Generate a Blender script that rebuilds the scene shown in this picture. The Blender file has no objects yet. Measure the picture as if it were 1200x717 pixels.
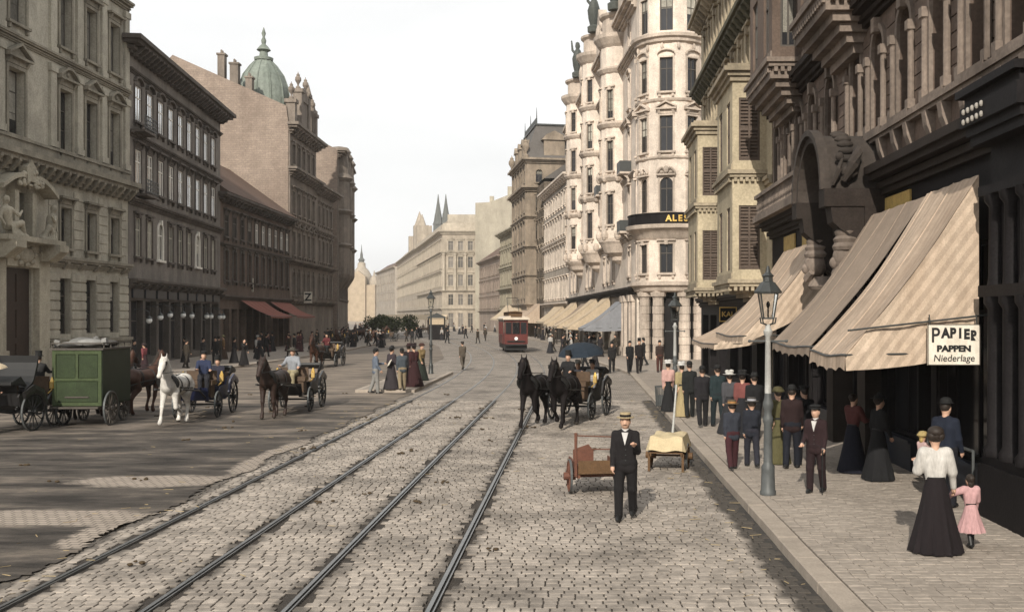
import bpy, math, random
import numpy as np
from mathutils import Matrix, Vector
random.seed(7); rng = np.random.default_rng(7)
PI = math.pi; R = math.radians
sc = bpy.context.scene
C = sc.collection

HAZE = .00023
# ------------------------------------------------------------------ camera, sky, sun, exposure
EYE = 3.3; FP = 1200.0; VX = 678.0; VY = 370.0       # pixels of the photograph
cam = bpy.data.cameras.new('camera'); camo = bpy.data.objects.new('camera', cam); C.objects.link(camo)
camo.location = (0, 0, EYE); camo.rotation_euler = (R(90), 0, 0)
cam.sensor_width = 36; cam.lens = 36.0*FP/1200
cam.shift_x = (600-VX)/1200; cam.shift_y = (VY-358.5)/1200
cam.clip_end = 6000; cam.clip_start = .1
sc.camera = camo
SUN_EL = R(30); SUN_AZ = math.atan2(-.19, -1.0)       # towards the sun: behind the camera, slightly left
sdir = Vector((math.sin(SUN_AZ)*math.cos(SUN_EL), math.cos(SUN_AZ)*math.cos(SUN_EL), math.sin(SUN_EL)))
w = bpy.data.worlds.new('World'); sc.world = w; w.use_nodes = True
nt = w.node_tree; bg = nt.nodes['Background']
sky = nt.nodes.new('ShaderNodeTexSky'); sky.sky_type = 'NISHITA'; sky.sun_disc = False
sky.sun_elevation = SUN_EL; sky.sun_rotation = SUN_AZ
sky.air_density = 1.0; sky.dust_density = 6.0; sky.ozone_density = .6; sky.altitude = 100
hsv = nt.nodes.new('ShaderNodeHueSaturation'); hsv.inputs['Saturation'].default_value = .22
mixw = nt.nodes.new('ShaderNodeMix'); mixw.data_type = 'RGBA'; mixw.inputs[0].default_value = .62
mixw.inputs[7].default_value = (10.9, 11.0, 11.0, 1)     # thin bright veil of high cloud, the same all round
tcw = nt.nodes.new('ShaderNodeTexCoord'); mpw = nt.nodes.new('ShaderNodeMapping'); mpw.inputs['Scale'].default_value = (1.2, 1.2, 4)
nzw = nt.nodes.new('ShaderNodeTexNoise'); nzw.inputs['Scale'].default_value = 2.0; nzw.inputs['Detail'].default_value = 5
rpw = nt.nodes.new('ShaderNodeMapRange'); rpw.inputs[1].default_value = .35; rpw.inputs[2].default_value = .7
rpw.inputs[3].default_value = .80; rpw.inputs[4].default_value = 1.0
L = nt.links.new
L(tcw.outputs['Generated'], mpw.inputs[0]); L(mpw.outputs[0], nzw.inputs['Vector']); L(nzw.outputs[0], rpw.inputs[0]); L(rpw.outputs[0], mixw.inputs[0])
L(sky.outputs[0], hsv.inputs['Color']); L(hsv.outputs[0], mixw.inputs[6]); L(mixw.outputs[2], bg.inputs['Color'])
bg.inputs['Strength'].default_value = .1
sl = bpy.data.lights.new('sun', 'SUN'); so = bpy.data.objects.new('sun', sl); C.objects.link(so)
sl.energy = 4.8; sl.angle = R(.6); sl.color = (1, .93, .82)
so.rotation_euler = sdir.to_track_quat('Z', 'Y').to_euler(); so.location = (-20, -60, 60)
vs = sc.view_settings
sc.display_settings.display_device = 'sRGB'; vs.view_transform = 'Standard'; vs.look = 'None'; vs.exposure = 0; vs.gamma = 1
vs.use_curve_mapping = False
sc.render.engine = 'CYCLES'
cy = sc.cycles
cy.max_bounces = 5; cy.diffuse_bounces = 3; cy.glossy_bounces = 2; cy.transmission_bounces = 3; cy.transparent_max_bounces = 6; cy.volume_bounces = 0
cy.use_denoising = True; cy.caustics_reflective = False; cy.caustics_refractive = False
sc.render.use_persistent_data = False

# ------------------------------------------------------------------ helpers
def GY(py, zg=0.0): return FP*(EYE-zg)/(py-VY)
def GX(px, Y): return (px-VX)*Y/FP
def GP(px, py, zg=0.0):
    Y = GY(py, zg); return (GX(px, Y), Y, zg)
def ZZ(py, Y): return EYE+(VY-py)*Y/FP

class MB:
    def __init__(s): s.v = []; s.f = []; s.m = []; s.T = None
    def add(s, vs, fs, mi=0):
        o = len(s.v)
        if s.T is not None:
            if isinstance(s.T, tuple):
                ox, oy, ph = s.T; c, n = math.cos(ph), math.sin(ph)
                vs = [(ox+x*c-y*n, oy+x*n+y*c, z) for x, y, z in vs]
            else:
                vs = [tuple(s.T @ Vector(p)) for p in vs]
        s.v.extend(vs); s.f.extend([tuple(i+o for i in f) for f in fs]); s.m.extend([mi]*len(fs))
        return s
    def box(s, x0, x1, y0, y1, z0, z1, mi=0):
        return s.add([(x0,y0,z0),(x1,y0,z0),(x1,y1,z0),(x0,y1,z0),(x0,y0,z1),(x1,y0,z1),(x1,y1,z1),(x0,y1,z1)],
              [(0,3,2,1),(4,5,6,7),(0,1,5,4),(1,2,6,5),(2,3,7,6),(3,0,4,7)], mi)
    def prism(s, poly, ax, c0, c1, mi=0):
        n = len(poly)
        def mk(a, b, c): return (c, a, b) if ax == 'x' else ((a, c, b) if ax == 'y' else (a, b, c))
        vs = [mk(a, b, c0) for a, b in poly]+[mk(a, b, c1) for a, b in poly]
        fs = [tuple(range(n))[::-1], tuple(range(n, 2*n))]+[(i, (i+1) % n, n+(i+1) % n, n+i) for i in range(n)]
        return s.add(vs, fs, mi)
    def quad(s, a, b, c, d, mi=0): return s.add([a, b, c, d], [(0,1,2,3)], mi)
    def tube(s, pts, rads, n=8, mi=0, cap=True, flat=1.0):
        pts = [Vector(p) for p in pts]
        if not hasattr(rads, '__len__'): rads = [rads]*len(pts)
        vs = []; fs = []; up = None
        for i, p in enumerate(pts):
            d = (pts[min(i+1, len(pts)-1)]-pts[max(i-1, 0)]).normalized()
            if up is None:
                up = Vector((0,0,1)) if abs(d.z) < .9 else Vector((0,1,0))
            a = d.cross(up)
            if a.length < 1e-5: a = d.cross(Vector((1,.3,.2)))
            a.normalize(); b = d.cross(a).normalized(); up = -b if False else up
            for k in range(n):
                t = 2*PI*k/n; vs.append(tuple(p+(a*math.cos(t)+b*math.sin(t)*flat)*rads[i]))
        for i in range(len(pts)-1):
            for k in range(n):
                fs.append((i*n+k, i*n+(k+1) % n, (i+1)*n+(k+1) % n, (i+1)*n+k))
        if cap: fs += [tuple(range(n))[::-1], tuple(range((len(pts)-1)*n, len(pts)*n))]
        return s.add(vs, fs, mi)
    def lathe(s, prof, c=(0,0,0), n=16, mi=0, sx=1, sy=1, fold=None, a0=0, a1=2*PI, cap=True):
        full = abs(a1-a0-2*PI) < 1e-6; m = n if full else n+1
        vs = []; fs = []
        for j, (r, z) in enumerate(prof):
            for k in range(m):
                t = a0+(a1-a0)*k/n; rr = r*(1+(fold(t, j/(len(prof)-1)) if fold else 0))
                vs.append((c[0]+rr*sx*math.cos(t), c[1]+rr*sy*math.sin(t), c[2]+z))
        for j in range(len(prof)-1):
            for k in range(n):
                k2 = (k+1) % m
                fs.append((j*m+k, j*m+k2, (j+1)*m+k2, (j+1)*m+k))
        if full and cap: fs += [tuple(range(m))[::-1], tuple(range((len(prof)-1)*m, len(prof)*m))]
        return s.add(vs, fs, mi)
    def ell(s, c, r, n=12, m=8, mi=0):
        if not hasattr(r, '__len__'): r = (r, r, r)
        return s.lathe([(max(1e-4, math.sin(PI*j/m)), -math.cos(PI*j/m)*r[2]) for j in range(m+1)], c, n, mi, r[0], r[1], cap=False)
    def ring(s, c, Rr, r, ax='x', n=20, m=6, mi=0, wd=None):
        # torus (or flat hoop with width wd) round axis ax
        vs = []; fs = []
        for i in range(n):
            t = 2*PI*i/n
            for k in range(m):
                q = 2*PI*(k+.5)/m; rr = Rr+r*math.cos(q)*1.2; h = (wd or r)*math.sin(q)*1.2
                a, b = rr*math.cos(t), rr*math.sin(t)
                p = (h, a, b) if ax == 'x' else ((a, h, b) if ax == 'y' else (a, b, h))
                vs.append((c[0]+p[0], c[1]+p[1], c[2]+p[2]))
        for i in range(n):
            for k in range(m):
                fs.append((i*m+k, ((i+1) % n)*m+k, ((i+1) % n)*m+(k+1) % m, i*m+(k+1) % m))
        return s.add(vs, fs, mi)
    def mesh(s, name, mats, smooth=False):
        me = bpy.data.meshes.new(name); me.from_pydata(s.v, [], s.f)
        if not isinstance(mats, (list, tuple)): mats = [mats]
        for m in mats: me.materials.append(m)
        if len(mats) > 1: me.polygons.foreach_set('material_index', s.m)
        if smooth:
            me.polygons.foreach_set('use_smooth', [True]*len(s.f))
            try: me.set_sharp_from_angle(angle=R(42 if smooth is True else smooth))
            except Exception: pass
        me.update(); return me
    def build(s, name, mats, parent=None, smooth=False):
        return link(name, s.mesh(name, mats, smooth), parent)

def link(name, me, parent=None, loc=None, rz=None):
    o = bpy.data.objects.new(name, me); C.objects.link(o)
    if parent: o.parent = parent
    if loc is not None: o.location = loc
    if rz is not None: o.rotation_euler = (0, 0, rz)
    return o
def tag(o, label, cat, group=None, kind=None):
    if label: o['label'] = label
    if cat: o['category'] = cat
    if group: o['group'] = group
    if kind: o['kind'] = kind
    return o
def thing(name, label, cat, loc=(0,0,0), rz=0, group=None):
    o = link(name, None, None, loc, rz); o.empty_display_size = .2
    return tag(o, label, cat, group)
def struct(o): o['kind'] = 'structure'; return o
def stuff(o): o['kind'] = 'stuff'; return o
def copy_tree(o, parent=None):
    c = o.copy(); C.objects.link(c)
    if parent: c.parent = parent
    for ch in list(o.children): copy_tree(ch, c)
    return c

# ------------------------------------------------------------------ materials
def nodes(m): return m.node_tree.nodes, m.node_tree.links.new
def M(name, col, rough=.85, var=.18, scale=2.5, bump=0.0, bscale=30, grime=0.0, gscale=.35, gcol=(.04,.035,.03), metal=0.0, spec=.3, rnd=0.0, stretch=(1,1,1), emit=0):
    m = bpy.data.materials.new(name); m.use_nodes = True; N, K = nodes(m)
    b = N['Principled BSDF']; b.inputs['Roughness'].default_value = rough; b.inputs['Metallic'].default_value = metal
    b.inputs['Specular IOR Level'].default_value = spec
    geo = N.new('ShaderNodeNewGeometry'); mp = N.new('ShaderNodeMapping'); mp.inputs['Scale'].default_value = stretch
    K(geo.outputs['Position'], mp.inputs[0])
    nz = N.new('ShaderNodeTexNoise'); nz.inputs['Scale'].default_value = scale; nz.inputs['Detail'].default_value = 6; nz.inputs['Roughness'].default_value = .65
    K(mp.outputs[0], nz.inputs['Vector'])
    mr = N.new('ShaderNodeMapRange'); mr.inputs[1].default_value = .25; mr.inputs[2].default_value = .75; mr.inputs[3].default_value = 1-var; mr.inputs[4].default_value = 1+var
    K(nz.outputs[0], mr.inputs[0]); val = mr.outputs[0]
    if rough > .5 and not metal:                        # fine speckle
        nf = N.new('ShaderNodeTexNoise'); nf.inputs['Scale'].default_value = scale*9; nf.inputs['Detail'].default_value = 4; K(mp.outputs[0], nf.inputs['Vector'])
        mf = N.new('ShaderNodeMapRange'); mf.inputs[1].default_value = .3; mf.inputs[2].default_value = .7; mf.inputs[3].default_value = 1-var*.8; mf.inputs[4].default_value = 1+var*.8; K(nf.outputs[0], mf.inputs[0])
        mm = N.new('ShaderNodeMath'); mm.operation = 'MULTIPLY'; K(val, mm.inputs[0]); K(mf.outputs[0], mm.inputs[1]); val = mm.outputs[0]
    if rnd:
        oi = N.new('ShaderNodeObjectInfo'); ad = N.new('ShaderNodeMath'); ad.operation = 'ADD'; fr = N.new('ShaderNodeMath'); fr.operation = 'FRACT'
        K(oi.outputs['Random'], ad.inputs[0]); K(geo.outputs['Random Per Island'], ad.inputs[1]); K(ad.outputs[0], fr.inputs[0])
        m2 = N.new('ShaderNodeMapRange'); m2.inputs[3].default_value = 1-rnd; m2.inputs[4].default_value = 1+rnd; K(fr.outputs[0], m2.inputs[0])
        mu = N.new('ShaderNodeMath'); mu.operation = 'MULTIPLY'; K(val, mu.inputs[0]); K(m2.outputs[0], mu.inputs[1]); val = mu.outputs[0]
    sc_ = N.new('ShaderNodeVectorMath'); sc_.operation = 'SCALE'; sc_.inputs[0].default_value = col[:3]; K(val, sc_.inputs['Scale'])
    out = sc_.outputs[0]
    if grime:
        g = N.new('ShaderNodeTexNoise'); g.inputs['Scale'].default_value = gscale; g.inputs['Detail'].default_value = 8; g.inputs['Roughness'].default_value = .7
        gm = N.new('ShaderNodeMapping'); gm.inputs['Scale'].default_value = (1, 1, .3); K(geo.outputs['Position'], gm.inputs[0]); K(gm.outputs[0], g.inputs['Vector'])
        gr = N.new('ShaderNodeMapRange'); gr.inputs[1].default_value = .40; gr.inputs[2].default_value = .70; gr.inputs[3].default_value = 0; gr.inputs[4].default_value = grime
        K(g.outputs[0], gr.inputs[0]); mx = N.new('ShaderNodeMix'); mx.data_type = 'RGBA'
        K(gr.outputs[0], mx.inputs[0]); K(out, mx.inputs[6]); mx.inputs[7].default_value = (*gcol, 1); out = mx.outputs[2]
    K(out, b.inputs['Base Color'])
    if bump:
        nb = N.new('ShaderNodeTexNoise'); nb.inputs['Scale'].default_value = bscale; nb.inputs['Detail'].default_value = 5
        K(mp.outputs[0], nb.inputs['Vector']); bp = N.new('ShaderNodeBump'); bp.inputs['Strength'].default_value = bump; bp.inputs['Distance'].default_value = .02
        K(nb.outputs[0], bp.inputs['Height']); K(bp.outputs[0], b.inputs['Normal'])
    if emit: b.inputs['Emission Color'].default_value = (*col, 1); b.inputs['Emission Strength'].default_value = emit
    return m
def stone(name, col, grime=.5, var=.16, **k):
    return M(name, col, .9, var*1.35, 1.3, .5, 14, grime, .55, tuple(c*.22 for c in col), **k)
m_grey = stone('stone_grey', (.42,.39,.32), .6)
m_greyd = stone('stone_grey_trim', (.27,.245,.195), .7)
m_portal = stone('stone_portal', (.39,.355,.28), .6)
m_b2 = stone('render_dark_brown', (.20,.178,.157), .65)
m_b2t = stone('render_dark_trim', (.115,.098,.085), .55)
m_b3 = stone('render_brown', (.125,.09,.07), .65)
m_roof = M('roof_tile', (.12,.075,.055), .9, .3, 6, .6, 25, .5)
m_slate = M('roof_slate', (.10,.09,.082), .7, .25, 5, .4, 25, .4)
m_gable = M('gable_plaster', (.27,.215,.175), .95, .2, .8, .6, 18, .55, .28, (.13,.095,.075))
m_dome = stone('dome_building_stone', (.215,.18,.15), .65)
m_copper = M('green_copper', (.19,.215,.185), .6, .3, 2.5, .3, 10, .6, .8, (.06,.075,.06))
m_white = stone('white_stucco', (.66,.57,.485), .45)
m_whitet = stone('white_stucco_trim', (.54,.455,.38), .68)
m_wgrey = stone('grey_stucco', (.36,.315,.265), .6)
m_yellow = stone('yellow_stucco', (.43,.365,.255), .5)
m_yellowt = stone('yellow_stucco_trim', (.34,.285,.205), .7)
m_brown = stone('brown_brick_facade', (.135,.098,.077), .75)
m_hood = stone('sooty_portal_stone', (.062,.05,.042), .8)
m_brownt = stone('brown_stone_trim', (.21,.168,.138), .8)
m_dark = M('dark_cornice', (.026,.02,.017), .7, .3, 3, .3, 20, .4, spec=.1)
m_shop = M('shopfront_black', (.014,.0125,.013), .6, .3, 3, .15, 20, spec=.08)
m_shopb = M('shopfront_blue_black', (.022,.026,.036), .4, .3, 3)
m_void = M('dark_interior', (.012,.011,.011), .9, .2)
m_olive = stone('olive_stucco', (.31,.275,.205), .55)
m_redd = stone('reddish_stucco', (.27,.215,.175), .55)
m_tower = stone('tower_stone', (.26,.21,.16), .7)
m_far = stone('far_stone', (.36,.31,.25), .5)
m_fart = stone('far_stone_trim', (.42,.37,.30), .45)
m_farw = M('far_wall', (.36,.325,.26), .95, .15, .5, 0, 10, .4)
m_spire = M('spire_stone', (.10,.105,.10), .9, .2)
def glassm(name, col, rough=.12):
    m = M(name, col, rough, .25, .8, spec=.5, rnd=.7); return m
m_glass = glassm('window_glass', (.018,.018,.02)); m_glassb = glassm('window_glass_brown', (.03,.025,.02))
m_skypane = M('sky_bright_pane', (.86,.87,.88), .06, .1, 1.5, metal=.85)  # pale metallic pane colour standing in for sky reflected in the glass
m_statue = M('weathered_bronze', (.06,.065,.058), .7, .3, 4)
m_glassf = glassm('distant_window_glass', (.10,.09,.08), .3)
m_curt = M('grey_curtain', (.25,.235,.20), .8, .35, 4, rnd=.6)
m_frame = M('window_frame_cream', (.46,.43,.36), .6, .15); m_framed = M('window_frame_dark', (.07,.06,.05), .6, .2)
m_framew = M('window_frame_white', (.75,.72,.65), .5, .1)
m_shut = M('brown_shutter', (.085,.062,.048), .65, .3, 6)
m_iron = M('cast_iron_green_black', (.03,.033,.032), .45, .3, 5, .1, spec=.5)
m_post = M('lamp_post_pale_grey', (.40,.40,.38), .55, .22, 6, .1, 20, .3, 3)
m_postd = M('lamp_post_dark_grey', (.075,.08,.08), .5, .25, 6)
m_gold = M('gold_leaf', (.62,.41,.12), .35, .25, 6, metal=.4)
m_goldp = M('ochre_sign_panel', (.42,.29,.10), .6, .3, 5)
m_glint = M('capital_glint', (.30,.28,.25), .3, .1)  # pale colour standing in for glints on the black capital
m_globe = M('milk_glass_globe', (.85,.85,.82), .2, .05)
m_white_paint = M('white_enamel', (.70,.65,.56), .55, .12, 6, 0, 10, .5, 5, (.34,.27,.19))
m_black = M('black_paint', (.015,.015,.015), .5, .2)
m_awn = M('awning_canvas', (.43,.335,.255), .95, .16, 5, .3, 60, .5, .9, (.23,.16,.11))
m_awn2 = M('awning_canvas_grey', (.255,.20,.155), .95, .16, 5, .3, 60, .45, .9, (.16,.12,.09))
m_awny = M('awning_canvas_ochre', (.43,.345,.245), .95, .2, 5); m_awnb = M('awning_canvas_blue', (.21,.215,.23), .95, .12, 5)
m_awnr = M('awning_canvas_red', (.22,.085,.065), .95, .15, 5)
m_skin = M('skin', (.50,.31,.22), .6, .08, 9); m_hair = M('dark_hair', (.025,.018,.014), .6, .3, 30); m_hairb = M('fair_hair', (.36,.25,.09), .6, .3, 30)
_cl = {}
def cloth(r, g, b):
    f = .62; l = (r+g+b)/3*.18; k = (r*f*.82+l*f, g*f*.82+l*f, b*f*.82+l*f)
    if k not in _cl: _cl[k] = M('cloth_%d' % len(_cl), k, .9, .17, 5, .9, 11, stretch=(1, 1, .3))
    return _cl[k]
def add_stripes(m, axis, period, dark):
    """woven stripes: multiply the colour by a soft square wave along a world axis"""
    N, K = nodes(m); b = N['Principled BSDF']; src = b.inputs['Base Color'].links[0].from_socket
    geo = N.new('ShaderNodeNewGeometry'); sp = N.new('ShaderNodeSeparateXYZ'); K(geo.outputs['Position'], sp.inputs[0])
    mu = N.new('ShaderNodeMath'); mu.operation = 'MULTIPLY'; mu.inputs[1].default_value = 2*PI/period; K(sp.outputs[axis], mu.inputs[0])
    si = N.new('ShaderNodeMath'); si.operation = 'SINE'; K(mu.outputs[0], si.inputs[0])
    mr = N.new('ShaderNodeMapRange'); mr.inputs[1].default_value = -.3; mr.inputs[2].default_value = .3; mr.inputs[3].default_value = dark; mr.inputs[4].default_value = 1; K(si.outputs[0], mr.inputs[0])
    vm = N.new('ShaderNodeVectorMath'); vm.operation = 'SCALE'; K(src, vm.inputs[0]); K(mr.outputs[0], vm.inputs['Scale']); K(vm.outputs[0], b.inputs['Base Color'])
add_stripes(m_awn, 1, .22, .88)

def add_stripes_dir(m, d, period, dark):
    add_stripes(m, 1, period, dark); N, K = nodes(m)
    sp = [n for n in N if n.type == 'SEPXYZ'][-1]; geo = sp.inputs[0].links[0].from_node
    dt = N.new('ShaderNodeVectorMath'); dt.operation = 'DOT_PRODUCT'; dt.inputs[1].default_value = d; K(geo.outputs['Position'], dt.inputs[0])
    mu = sp.outputs[1].links[0].to_node; K(dt.outputs['Value'], mu.inputs[0])
m_awns = M('awning_side_canvas', (.52,.415,.32), .95, .16, 5, .3, 60, .5, 1.2, (.25,.17,.11)); add_stripes_dir(m_awns, (.8, 0, -.6), .17, .8)
def add_bricks(m, bw, bh, dark=.6, rot='xz'):
    N, K = nodes(m); b = N['Principled BSDF']; src = b.inputs['Base Color'].links[0].from_socket
    geo = N.new('ShaderNodeNewGeometry'); sp = N.new('ShaderNodeSeparateXYZ'); cb = N.new('ShaderNodeCombineXYZ'); K(geo.outputs['Position'], sp.inputs[0]); K(sp.outputs[0], cb.inputs[0]); K(sp.outputs[2], cb.inputs[1])
    bt = N.new('ShaderNodeTexBrick'); K(cb.outputs[0], bt.inputs['Vector']); bt.inputs['Scale'].default_value = 1; bt.inputs['Brick Width'].default_value = bw; bt.inputs['Row Height'].default_value = bh; bt.inputs['Mortar Size'].default_value = bh*.14
    bt.inputs['Color1'].default_value = (.9,.9,.9,1); bt.inputs['Color2'].default_value = (1.06,1.06,1.06,1); bt.inputs['Mortar'].default_value = (dark,dark,dark,1)
    vm = N.new('ShaderNodeVectorMath'); vm.operation = 'MULTIPLY'; K(src, vm.inputs[0]); K(bt.outputs['Color'], vm.inputs[1]); K(vm.outputs[0], b.inputs['Base Color'])
add_bricks(m_gable, .62, .24, .84)
def text_mesh(body, size, mat, ext=.004, bold=0.0, align='CENTER', shear=0, sx=1.0):
    cu = bpy.data.curves.new('lettering', 'FONT'); cu.body = body; cu.size = size; cu.extrude = ext; cu.offset = bold; cu.align_x = align; cu.align_y = 'CENTER'; cu.shear = shear
    ob = bpy.data.objects.new('lettering', cu); C.objects.link(ob)
    dg = bpy.context.evaluated_depsgraph_get(); me = bpy.data.meshes.new_from_object(ob.evaluated_get(dg))
    bpy.data.objects.remove(ob); me.materials.clear(); me.materials.append(mat); me.name = 'lettering'
    if sx != 1:
        for v in me.vertices: v.co.x *= sx
    return me
# ------------------------------------------------------------------ ground, road, rails, pavements
def cshift(Y):                                         # the tram tracks bend left beyond Y = 45
    if Y < 45: return 0.0
    if Y < 100: return -.0015*(Y-45)**2
    return -.0015*55**2-.165*(Y-100)-.0004*(Y-100)**2
RAILS = [-6.55, -4.86, -3.28, -1.67]

def rail_mask(N, K, geo, width):
    """dirt trodden in beside the rails: 1 near a rail, 0 away (world positions of the real rails, straight stretch)"""
    sp = N.new('ShaderNodeSeparateXYZ'); K(geo.outputs['Position'], sp.inputs[0]); last = None
    for x in RAILS:
        a = N.new('ShaderNodeMath'); a.operation = 'ADD'; a.inputs[1].default_value = -x; K(sp.outputs[0], a.inputs[0])
        b = N.new('ShaderNodeMath'); b.operation = 'ABSOLUTE'; K(a.outputs[0], b.inputs[0])
        if last is None: last = b.outputs[0]
        else:
            c = N.new('ShaderNodeMath'); c.operation = 'MINIMUM'; K(last, c.inputs[0]); K(b.outputs[0], c.inputs[1]); last = c.outputs[0]
    return last, sp
def sett_mat(name, c1, brick=False, bw=.18, bh=.15, mortar=.016, dirt=.6, rails=True, mcol=(.05,.042,.035), rnd=.2, dscale=.55):
    m = bpy.data.materials.new(name); m.use_nodes = True; N, K = nodes(m); b = N['Principled BSDF']
    b.inputs['Roughness'].default_value = .8; b.inputs['Specular IOR Level'].default_value = .3
    geo = N.new('ShaderNodeNewGeometry')
    nz = N.new('ShaderNodeTexNoise'); nz.inputs['Scale'].default_value = 9; nz.inputs['Detail'].default_value = 6; K(geo.outputs['Position'], nz.inputs['Vector'])
    mr = N.new('ShaderNodeMapRange'); mr.inputs[1].default_value = .25; mr.inputs[2].default_value = .75; mr.inputs[3].default_value = .8; mr.inputs[4].default_value = 1.18; K(nz.outputs[0], mr.inputs[0])
    if brick:
        bt = N.new('ShaderNodeTexBrick'); K(geo.outputs['Position'], bt.inputs['Vector']); bt.inputs['Scale'].default_value = 1
        bt.inputs['Brick Width'].default_value = bw; bt.inputs['Row Height'].default_value = bh; bt.inputs['Mortar Size'].default_value = mortar; bt.inputs['Mortar Smooth'].default_value = .3
        bt.inputs['Color1'].default_value = (*[c*(1-rnd) for c in c1], 1); bt.inputs['Color2'].default_value = (*[c*(1+rnd) for c in c1], 1); bt.inputs['Mortar'].default_value = (*mcol, 1)
        base = bt.outputs['Color']
    else:
        oi = N.new('ShaderNodeObjectInfo'); ad = N.new('ShaderNodeMath'); ad.operation = 'ADD'; fr = N.new('ShaderNodeMath'); fr.operation = 'FRACT'
        K(oi.outputs['Random'], ad.inputs[0]); K(geo.outputs['Random Per Island'], ad.inputs[1]); K(ad.outputs[0], fr.inputs[0])
        m2 = N.new('ShaderNodeMapRange'); m2.inputs[3].default_value = 1-rnd; m2.inputs[4].default_value = 1+rnd; K(fr.outputs[0], m2.inputs[0])
        sv = N.new('ShaderNodeVectorMath'); sv.operation = 'SCALE'; sv.inputs[0].default_value = c1; K(m2.outputs[0], sv.inputs['Scale']); base = sv.outputs[0]
    vm = N.new('ShaderNodeVectorMath'); vm.operation = 'SCALE'; K(base, vm.inputs[0]); K(mr.outputs[0], vm.inputs['Scale'])
    # trodden dirt: patches, and a strip on each side of every rail
    n2 = N.new('ShaderNodeTexNoise'); n2.inputs['Scale'].default_value = dscale; n2.inputs['Detail'].default_value = 9; n2.inputs['Roughness'].default_value = .72; K(geo.outputs['Position'], n2.inputs['Vector'])
    g = N.new('ShaderNodeMapRange'); g.inputs[1].default_value = .46; g.inputs[2].default_value = .70; g.inputs[3].default_value = 0; g.inputs[4].default_value = dirt; K(n2.outputs[0], g.inputs[0]); f = g.outputs[0]
    if rails:
        d, sp = rail_mask(N, K, geo, .3)
        n3 = N.new('ShaderNodeTexNoise'); n3.inputs['Scale'].default_value = 2.2; n3.inputs['Detail'].default_value = 6; K(geo.outputs['Position'], n3.inputs['Vector'])
        k = N.new('ShaderNodeMath'); k.operation = 'MULTIPLY_ADD'; k.inputs[1].default_value = -.75; K(n3.outputs[0], k.inputs[0]); K(d, k.inputs[2])
        r = N.new('ShaderNodeMapRange'); r.inputs[1].default_value = -.3; r.inputs[2].default_value = -.08; r.inputs[3].default_value = .8; r.inputs[4].default_value = 0; K(k.outputs[0], r.inputs[0])
        mxm = N.new('ShaderNodeMath'); mxm.operation = 'MAXIMUM'; K(f, mxm.inputs[0]); K(r.outputs[0], mxm.inputs[1]); f = mxm.outputs[0]
        for sg, x0, amp, top in ((1, 2.40, .45, .95), (-1, 6.95, .8, .8)):        # mud along the kerb and along the trodden roadway
            q = N.new('ShaderNodeMath'); q.operation = 'MULTIPLY_ADD'; q.inputs[1].default_value = sg; K(sp.outputs[0], q.inputs[0]); q.inputs[2].default_value = -x0-amp*.5
            q2 = N.new('ShaderNodeMath'); q2.operation = 'MULTIPLY_ADD'; q2.inputs[1].default_value = amp; K(n3.outputs[0], q2.inputs[0]); K(q.outputs[0], q2.inputs[2])
            q3 = N.new('ShaderNodeMapRange'); q3.inputs[1].default_value = -.06; q3.inputs[2].default_value = .09; q3.inputs[4].default_value = top; K(q2.outputs[0], q3.inputs[0])
            mm = N.new('ShaderNodeMath'); mm.operation = 'MAXIMUM'; K(f, mm.inputs[0]); K(q3.outputs[0], mm.inputs[1]); f = mm.outputs[0]
    mx = N.new('ShaderNodeMix'); mx.data_type = 'RGBA'; K(f, mx.inputs[0]); K(vm.outputs[0], mx.inputs[6]); mx.inputs[7].default_value = (.05, .043, .036, 1)
    K(mx.outputs[2], b.inputs['Base Color'])
    nb = N.new('ShaderNodeTexNoise'); nb.inputs['Scale'].default_value = 40; nb.inputs['Detail'].default_value = 4; K(geo.outputs['Position'], nb.inputs['Vector'])
    bp = N.new('ShaderNodeBump'); bp.inputs['Strength'].default_value = .5; bp.inputs['Distance'].default_value = .012; K(nb.outputs[0], bp.inputs['Height'])
    if brick:
        bp2 = N.new('ShaderNodeBump'); bp2.inputs['Strength'].default_value = .7; bp2.inputs['Distance'].default_value = .02; bp2.invert = True
        K(bt.outputs['Fac'], bp2.inputs['Height']); K(bp.outputs[0], bp2.inputs['Normal']); K(bp2.outputs[0], b.inputs['Normal'])
    else: K(bp.outputs[0], b.inputs['Normal'])
    return m
SETT = (.31, .27, .23); PAV = (.30, .258, .217)
m_sett = sett_mat('granite_sett', SETT, dirt=.78); m_settt = sett_mat('granite_sett_distant', tuple(c*.92 for c in SETT), True, mortar=.008, rails=False, dirt=.75)
m_pav = sett_mat('pavement_sett', PAV, False, dirt=.3, rails=False, rnd=.08, dscale=.9); m_pavt = sett_mat('pavement_sett_distant', PAV, True, .2, .13, .008, .3, False, (.2,.165,.135), .08, .9)
m_bed = M('joint_dirt', (.042, .035, .029), .95, .35, 4, .4, 40)
m_pbed = M('pavement_joint_sand', (.10, .083, .068), .95, .3, 6)
m_kerb = M('granite_kerb', (.335, .285, .235), .8, .14, 4, .3, 40, .25, 1.2, rnd=.07)
m_gutter = M('gutter_mud', (.04, .036, .032), .8, .4, 3, .4, 20)
m_rail = M('rail_steel', (.22, .22, .215), .38, .3, 3, metal=.75); m_groove = M('rail_groove_dirt', (.012, .011, .01), .9, .2)
m_earth = M('ground_earth', (.30, .25, .20), .95, .2, .3)

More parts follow.
